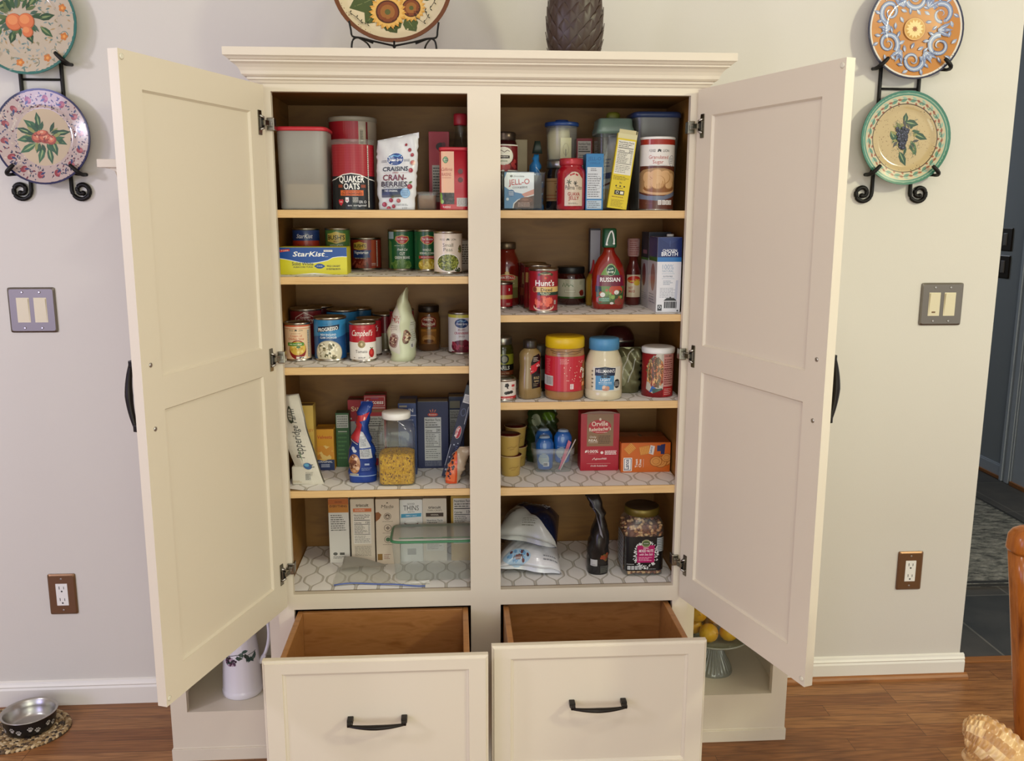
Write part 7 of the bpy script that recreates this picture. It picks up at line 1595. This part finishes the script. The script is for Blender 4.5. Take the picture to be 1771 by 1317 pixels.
# carved leaf vase
t = thing('carved_vase', 'dark brown vase carved with overlapping leaf scales on cabinet top', 'vase', (.2286, .15, CT)); b = B()
Hh = .24; VM = mat('carved_brown', '3a2619', .42)
def vr(z_): return .0525 + .0145 * sin(min(max(z_ / .185, 0), 1) * pi) ** .8 - max(0, z_ - .185) * .25
b.lathe([(vr(k * .008), k * .008) for k in range(31)], VM, 56, cap=(False, False))
for row in range(-1, 13):       # overlapping pointed scales, tips upward
    for cq in range(13):
        th0 = 2 * pi * (cq + .5 * (row % 2)) / 13 + .03 * sin(row * 5 + cq * 3); z0 = row * .0185; hw0 = .0195; hl = .042
        def sc_(u, v):
            w_ = hw0 * (1 - v ** 2.6) ** .8 * (.75 + .25 * sin(v * pi)); x_ = (u - .5) * 2 * w_; z_ = min(max(z0 + v * hl, .0005), Hh)
            R_ = vr(z_) + .0004 + .0048 * v - .0016 * (2 * u - 1) ** 2 * (1 - .4 * v) + .0007 * (abs(2 * u - 1) < .12); th = th0 + x_ / R_ + .10 * v
            return (R_ * cos(th), R_ * sin(th), z_)
        b.grid(lambda u, v: sc_(u, v), 6, 7, VM, True)
b.lathe([(.05, 0), (.05, .001)], VM, 40); b.obj('vase_body', t)
B().lathe([(.036, Hh - .004), (.04, Hh), (.036, Hh + .004)], VM, 40, cap=(False, False)).obj('rim', t)

# enamel pitcher in left cubby
t = thing('enamel_pitcher', 'white pitcher with painted grapevine band in the left side cabinet cubby', 'pitcher', (-.6675, .1685, .1407)); EN = mat('white_enamel', 'dcd8dc', .2, coat=.5)
pr = [(.001, 0), (.052, 0), (.0545, .004), (.0545, .016), (.0535, .018), (.0530, .022), (.0515, .06), (.0475, .12), (.042, .17), (.0385, .20), (.0385, .215), (.044, .24), (.048, .25), (.0465, .2505), (.042, .24), (.0365, .214), (.0365, .2), (.049, .06), (.05, .01)]
b = B().lathe(pr, EN, 48, cap=(False, True))
for v in b.bm.verts:
    if v.co.z > .225 and v.co.x < -.01: v.co.x -= (v.co.z - .225) * .9 * max(0, 1 - abs(v.co.y) / .03); v.co.z += (.01 if v.co.z > .24 else 0) * max(0, 1 - abs(v.co.y) / .03)
rr = .0475; a = Art()
a.hold = {}
for k in range(26):
    u_ = -.06 + k * .0046; zc_ = .118 + .010 * sin(k * .5) + .0005 * k
    a.leaf(u_, zc_, rn.uniform(.014, .022), .010, rn.uniform(-2.5, .5), rn.choice(['26423c', '1f362f', '3c5650']))
for k in range(34): a.ell(-.018 + rn.uniform(-.016, .016), .112 + rn.uniform(-.012, .012), .0034, .0034, rn.choice(['3a2034', '55364c', '2a1828', 'a890a0']), 9)
a.stroke([(-.06, .128), (-.03, .124), (0, .13), (.03, .125), (.06, .13)], .0015, '2c3c30')
def pm(u, v, n):
    q = .0545
    for (r0_, z0_), (r1_, z1_) in zip(pr[3:10], pr[4:11]):
        if z0_ <= v <= z1_: q = r0_ + (r1_ - r0_) * (v - z0_) / max(z1_ - z0_, 1e-5)
    q += n + .0006; return (q * sin(u / .05), -q * cos(u / .05), v)
b.art(a, pm, GLAZE, cuts(.05), [.01 * i for i in range(8, 17)]); b.obj('pitcher_body', t)
B().tube([(.038, 0, .235), (.060, .0, .236), (.074, 0, .215), (.0785, 0, .18), (.076, 0, .145), (.067, 0, .115), (.054, 0, .09), (.049, 0, .082)], [.0045, .005, .005, .005, .005, .0048, .0045, .004], EN, 12, flat=1.4, sm=5).obj('handle', t)

# glass cake stand with dome and lemons in right cubby
t = thing('cake_stand', 'clear pressed-glass pedestal stand with dome in the right cubby', 'cake stand', (.665, .208, .1407)); b = B()
GR = mat('pressed_glass', 'a9aca0', .08, spec=.9, trans=.55)
def foot(u, v):
    th = u * 2 * pi; P_ = [(0, .056), (.05, .0565), (.1, .054), (.3, .045), (.5, .034), (.7, .026), (.85, .022), (1, .028)]
    for (a0, r0_), (a1, r1_) in zip(P_, P_[1:]):
        if v <= a1: r_ = r0_ + (r1_ - r0_) * (v - a0) / (a1 - a0); break
    return ((r_ + .0016 * cos(th * 30) * (.1 < v < .8)) * cos(th), (r_ + .0016 * cos(th * 30) * (.1 < v < .8)) * sin(th), v * .098)
b.grid(lambda u, v: foot(u, v), 180, 20, GR); b.obj('foot', t)
B().lathe([(.026, .097), (.06, .100), (.094, .107), (.102, .1135), (.1005, .1155), (.090, .110), (.05, .104), (.001, .103)], mat('stand_plate_glass', 'c4c8bc', .1, spec=.8, trans=.5), 56, cap=(True, False)).obj('stand_plate', t)
B().lathe([(.0915, .110), (.0925, .16), (.090, .19), (.080, .215), (.06, .232), (.03, .241), (.001, .243)], GLASS, 56, cap=(False, False)).obj('dome', t)
B().lathe([(.004, .242), (.006, .247), (.011, .252), (.012, .258), (.008, .264), (.001, .265)], GLASS, 24).obj('dome_knob', t)
LM = mat('lemon_skin', 'd8960c', .38, spec=.5); n = nd(LM, 'ShaderNodeTexNoise'); n.inputs['Scale'].default_value = 420; lk(LM, objco(LM), n.inputs['Vector']); bump(LM, n.outputs['Fac'], .25, .0008)
n2 = nd(LM, 'ShaderNodeTexNoise'); n2.inputs['Scale'].default_value = 18; lk(LM, objco(LM), n2.inputs['Vector']); lk(LM, ramp(LM, n2.outputs['Fac'], [(.35, hexc('d8980e')), (.65, hexc('e8b01c'))]), bs(LM).inputs['Base Color'])
for x_, y_, z_, r_, lab in ((.636, .163, .2765, .0270, 'lemon in front row under the glass dome, centre one'), (.6950, .166, .2765, .0265, 'lemon in front row under the glass dome, rightmost and largest'), (.6665, .194, .313, .025, 'lemon behind and above the two front lemons, partly hidden by the door'), (.612, .192, .3225, .025, 'topmost visible lemon at the left under the dome'), (.608, .214, .2755, .024, 'shaded lemon at the back left under the dome'), (.665, .238, .2755, .0262, 'lemon at the back centre under the dome'), (.716, .228, .2755, .025, 'lemon at the back right under the dome')):
    s = thing('lemon', lab, 'lemon', (x_, y_, z_), rn.random() * 6, 'lemons under the glass dome')
    B().loft([(-1.12 * r_, .0015, .0015), (-1.04 * r_, .004, .004), (-.93 * r_, .011, .011), (-.6 * r_, .80 * r_, .80 * r_), (-.2 * r_, .97 * r_, .97 * r_), (.2 * r_, .97 * r_, .97 * r_), (.6 * r_, .80 * r_, .80 * r_), (.93 * r_, .011, .011), (1.04 * r_, .004, .004), (1.12 * r_, .0015, .0015)], LM, 28).obj('fruit', s, Matrix.Rotation(pi / 2 - .3, 4, 'Y'))
    B().lathe([(.0022, 0), (.0016, .0015)], mat('lemon_stem', 'b8881c', .6), 8).obj('stem', s, Matrix.Rotation(pi / 2 - .3, 4, 'Y') @ Matrix.Translation((0, 0, 1.115 * r_)))

# pet bowl on braided mat
t = thing('braided_mat', 'oval braided natural straw mat on the floor at the left wall', 'mat', (-1.340, .238, 0)); b = B()
MR = .170; MY = .122; NB = 9
STW = mat('braided_straw', 'ffffff', .7); at_ = nd(STW, 'ShaderNodeAttribute', attribute_name='Col'); lk(STW, at_.outputs['Color'], bs(STW).inputs['Base Color'])
cols = [hexc(q) for q in ('b39a72', 'a0855c', '8c7048', 'c4ad86', '5a4630', '3c3024', '9c8056')]; mi = b.mi(STW)
for k in range(NB):
    q = (k + .7) / NB; n_st = int(14 + 66 * q); w_ = MR / NB
    for i in range(n_st * 2):
        th = 2 * pi * i / (n_st * 2); s_ = 1 if i % 2 else -1
        cx_, cy_ = q * (MR - w_ * .5) * cos(th), q * (MY - w_ * .4) * sin(th); tx, ty = -MR * sin(th), MY * cos(th); L = math.hypot(tx, ty); tx, ty = tx / L, ty / L
        rot = math.atan2(ty, tx) + s_ * .55; col = rn.choice(cols); n0 = []
        for z_, sc in ((.0002, .9), (.0045, 1.0), (.0075, .6)):
            n0.append([b.bm.verts.new((cx_ + s_ * ty * w_ * .18 + sc * (.0085 * cos(p_) * cos(rot) - .0046 * sin(p_) * sin(rot)), cy_ - s_ * tx * w_ * .18 + sc * (.0085 * cos(p_) * sin(rot) + .0046 * sin(p_) * cos(rot)), z_)) for p_ in [j * pi / 4 for j in range(8)]])
        fs = [b.bm.faces.new([n0[m_][j], n0[m_][(j + 1) % 8], n0[m_ + 1][(j + 1) % 8], n0[m_ + 1][j]]) for m_ in range(2) for j in range(8)] + [b.bm.faces.new(n0[2])]
        for f_ in fs:
            f_.material_index = mi; f_.smooth = True
            for l in f_.loops: l[b.cl] = col
b.loft([(.0, MR * .97, MY * .97), (.003, MR * .97, MY * .97)], mat('mat_backing', '4c3c28', .8), 48); b.obj('braid', t)
t = thing('pet_bowl', 'steel pet bowl with black outside and grey paw prints on the braided mat', 'pet bowl', (-1.284, .243, .0078)); b = B()
b.lathe([(.001, .003), (.050, .003), (.056, .008), (.063, .030), (.0665, .0475), (.0695, .0500), (.0735, .0508), (.0745, .0500), (.0735, .0488), (.0695, .0475)], STEEL, 56, cap=(False, False)); b.obj('steel_liner', t)
b = B().lathe([(.058, 0), (.0605, .002), (.0645, .006), (.0677, .025), (.0697, .0475)], mat('black_enamel', '151313', .3), 56, cap=(True, False)); a = Art()
for k in range(-4, 5):
    u_ = k * .0245 + (.006 if k % 2 else 0); z_ = .024 + (.004 if k % 2 else -.003)
    a.ell(u_, z_ - .003, .0048, .0040, 'a9a49c', 14)
    for dx, dz in ((-.0058, .0015), (-.0022, .0052), (.0022, .0052), (.0058, .0015)): a.ell(u_ + dx, z_ + dz, .0019, .0026, 'a9a49c', 10)
def bm_(u, v, n):
    q = .0647 + (v - .006) * .15 + n + .0010; return (q * sin(u / .07), -q * cos(u / .07), v)
b.art(a, bm_, PRINTG, cuts(.07)); b.obj('outer_shell', t)

# hallway rug
b = B(); b.grid(lambda u, v: (1.56 + 1.03 * u, 1.045 + 2.6 * v, .012 + .002 * sin(u * 50) * sin(v * 120)), 30, 60, RUG); b.box((1.56, 1.045, -.0015), (2.59, 3.645, .011), RUG)
b.box((1.556, 1.035, -.0015), (2.594, 1.062, .0135), mat('rug_binding', '2c2b2b', .9), .002); b.box((2.575, 1.045, -.0015), (2.597, 3.645, .0135), mat('rug_binding', '2c2b2b', .9), .002)
o = b.obj('rug'); tag(o, 'mottled grey rug with dark bound edge on hallway slate floor', 'rug')

# wooden chair post at the right edge
t = thing('wooden_chair', 'brown varnished wooden chair with rounded back posts, at right edge', 'chair', (1.05, -.7, 0)); OO = Matrix.Translation((-1.05, .7, 0))
def post(x0, y0, x1, y1, zt, nm):
    b = B(); N = 14; secs = []
    for k in range(N + 1):
        v = k / N; z_ = v * zt; r_ = .0215 + .002 * v
        secs.append((z_, r_, r_, 3.2, x0 + (x1 - x0) * v, y0 + (y1 - y0) * v))
    b.loft(secs, CHAIRW, 28); b.obj(nm, t, OO)
    b = B(); q = (x1, y1)
    b.loft([(zt, .0245, .0245, 3.2, *q), (zt + .006, .0275, .0275, 3, *q), (zt + .030, .0275, .0275, 2.8, q[0] + .002, q[1]), (zt + .040, .023, .023, 2.5, q[0] + .003, q[1]), (zt + .046, .014, .014, 2.2, q[0] + .004, q[1]), (zt + .048, .004, .004, 2, q[0] + .004, q[1])], CHAIRW, 28); b.obj('post_cap', t, OO)
post(1.066, -.69, .9400, -.70, .851, 'back_post'); post(1.42, -.42, 1.30, -.43, .851, 'back_post')
for z_ in (.52, .66, .79):
    A_, B_ = Vector((1.066 - .126 * z_ / .851 + .01, -.69, z_)), Vector((1.42 - .12 * z_ / .851 - .01, -.42, z_)); d_ = (B_ - A_); L_ = d_.length
    b = B().prism([(0, -.03), (L_, -.03), (L_, .03), (L_ / 2, .045), (0, .03)], -.007, .007, CHAIRW, .003)
    b.obj('back_slat', t, OO @ Matrix.Translation(A_) @ Matrix.Rotation(math.atan2(d_.y, d_.x), 4, 'Z'))
B().prism([(1.06, -.71), (1.42, -.44), (1.66, -.75), (1.31, -1.02)], .40, .43, CHAIRW, .006, axis='z').obj('seat', t, OO)
for p_ in ((1.62, -.75), (1.31, -.99)): B().loft([(0, .016, .016, 3, *p_), (.401, .021, .021, 3, *p_)], CHAIRW, 20).obj('leg', t, OO)

# woven wicker arm in the lower right corner
t = thing('wicker_armchair', 'pale woven wicker armchair arm with rounded end at the lower right corner', 'armchair', (.80, -.95, 0)); OO = Matrix.Translation((-.80, .95, 0))
WK = mat('wicker_cane', 'ffffff', .32); at2 = nd(WK, 'ShaderNodeAttribute', attribute_name='Col'); lk(WK, at2.outputs['Color'], bs(WK).inputs['Base Color'])
wc = [hexc(q) for q in ('c49a62', 'b98c55', 'cda874', 'b08350', 'd2b07e', 'a67a4a')]
def woven(name, path, rad, nst, freq, nv, amp=.0022, sx=1.0):
    b = B(); mi = b.mi(WK); n_ = len(path) - 1; nu = 6 * nst; G = []
    P_ = [Vector(q) for q in path]
    def cr(a_, k, t):
        g = lambda i: a_[max(0, min(n_, i))]; p0, p1, p2, p3 = g(k - 1), g(k), g(k + 1), g(k + 2)
        return .5 * ((2 * p1) + (p2 - p0) * t + (2 * p0 - 5 * p1 + 4 * p2 - p3) * t * t + (3 * p1 - p0 - 3 * p2 + p3) * t ** 3)
    for j in range(nv + 1):
        q = min(j / nv * n_, n_ - 1e-6); k = int(q); c_ = cr(P_, k, q - k); r_ = max(cr(rad, k, q - k), .001); T_ = (cr(P_, k, min(q - k + .02, 1)) - cr(P_, k, max(q - k - .02, 0))).normalized()
        X_ = T_.cross(Vector((.5, -.6, .3))).normalized(); Y_ = X_.cross(T_).normalized(); row = []
        for i in range(nu):
            st = i / nu * nst; w_ = sin(j / nv * freq + (pi if int(st) % 2 else 0)); e_ = abs(sin(st * pi)) ** .5
            row.append(b.bm.verts.new(c_ + (X_ * cos(2 * pi * i / nu) * sx + Y_ * sin(2 * pi * i / nu)) * (r_ + min(amp, r_ * .2) * (w_ * e_ + .6 * e_))))
        G.append(row)
    for j in range(nv):
        for i in range(nu):
            f_ = b.bm.faces.new([G[j][i], G[j + 1][i], G[j + 1][(i + 1) % nu], G[j][(i + 1) % nu]]); f_.material_index = mi; f_.smooth = True
            st = int(i / nu * nst); seg = int((j / nv * freq + (pi if st % 2 else 0)) / pi); col = wc[(st * 5 + (seg // 4) * 7 + (st * (seg // 4)) % 5) % 6]
            for l in f_.loops: l[b.cl] = col
    for g_ in (G[0], G[-1]):
        f_ = b.bm.faces.new(g_); f_.material_index = mi
        for l in f_.loops: l[b.cl] = wc[0]
    bmesh.ops.recalc_face_normals(b.bm, faces=b.bm.faces[:]); b.obj(name, t, OO)
woven('arm', [(.7400, -.888, .6235), (.7450, -.891, .6245), (.7520, -.897, .6240), (.7640, -.906, .6190), (.785, -.920, .600), (.82, -.945, .565), (.88, -.985, .498), (.96, -1.04, .415), (1.04, -1.1, .33)], [.004, .021, .031, .037, .041, .044, .047, .049, .050], 15, 150, 300, .0014)
woven('front_post', [(.762, -.908, .63), (.766, -.914, .59), (.776, -.922, .54), (.790, -.934, .46), (.80, -.945, .30), (.805, -.95, .0)], [.020, .030, .032, .030, .027, .024], 7, 60, 150, .003)
b = B()
for k in range(1, 9): b.tube([(.81 + .03 * k, -.96 - .018 * k, .55 - .026 * k), (.82 + .03 * k, -.965 - .018 * k, .28), (.82 + .028 * k, -.97 - .018 * k, .02)], .007, mat('cane_0', 'c09458', .3), 8)
b.obj('side_panel', t, OO)
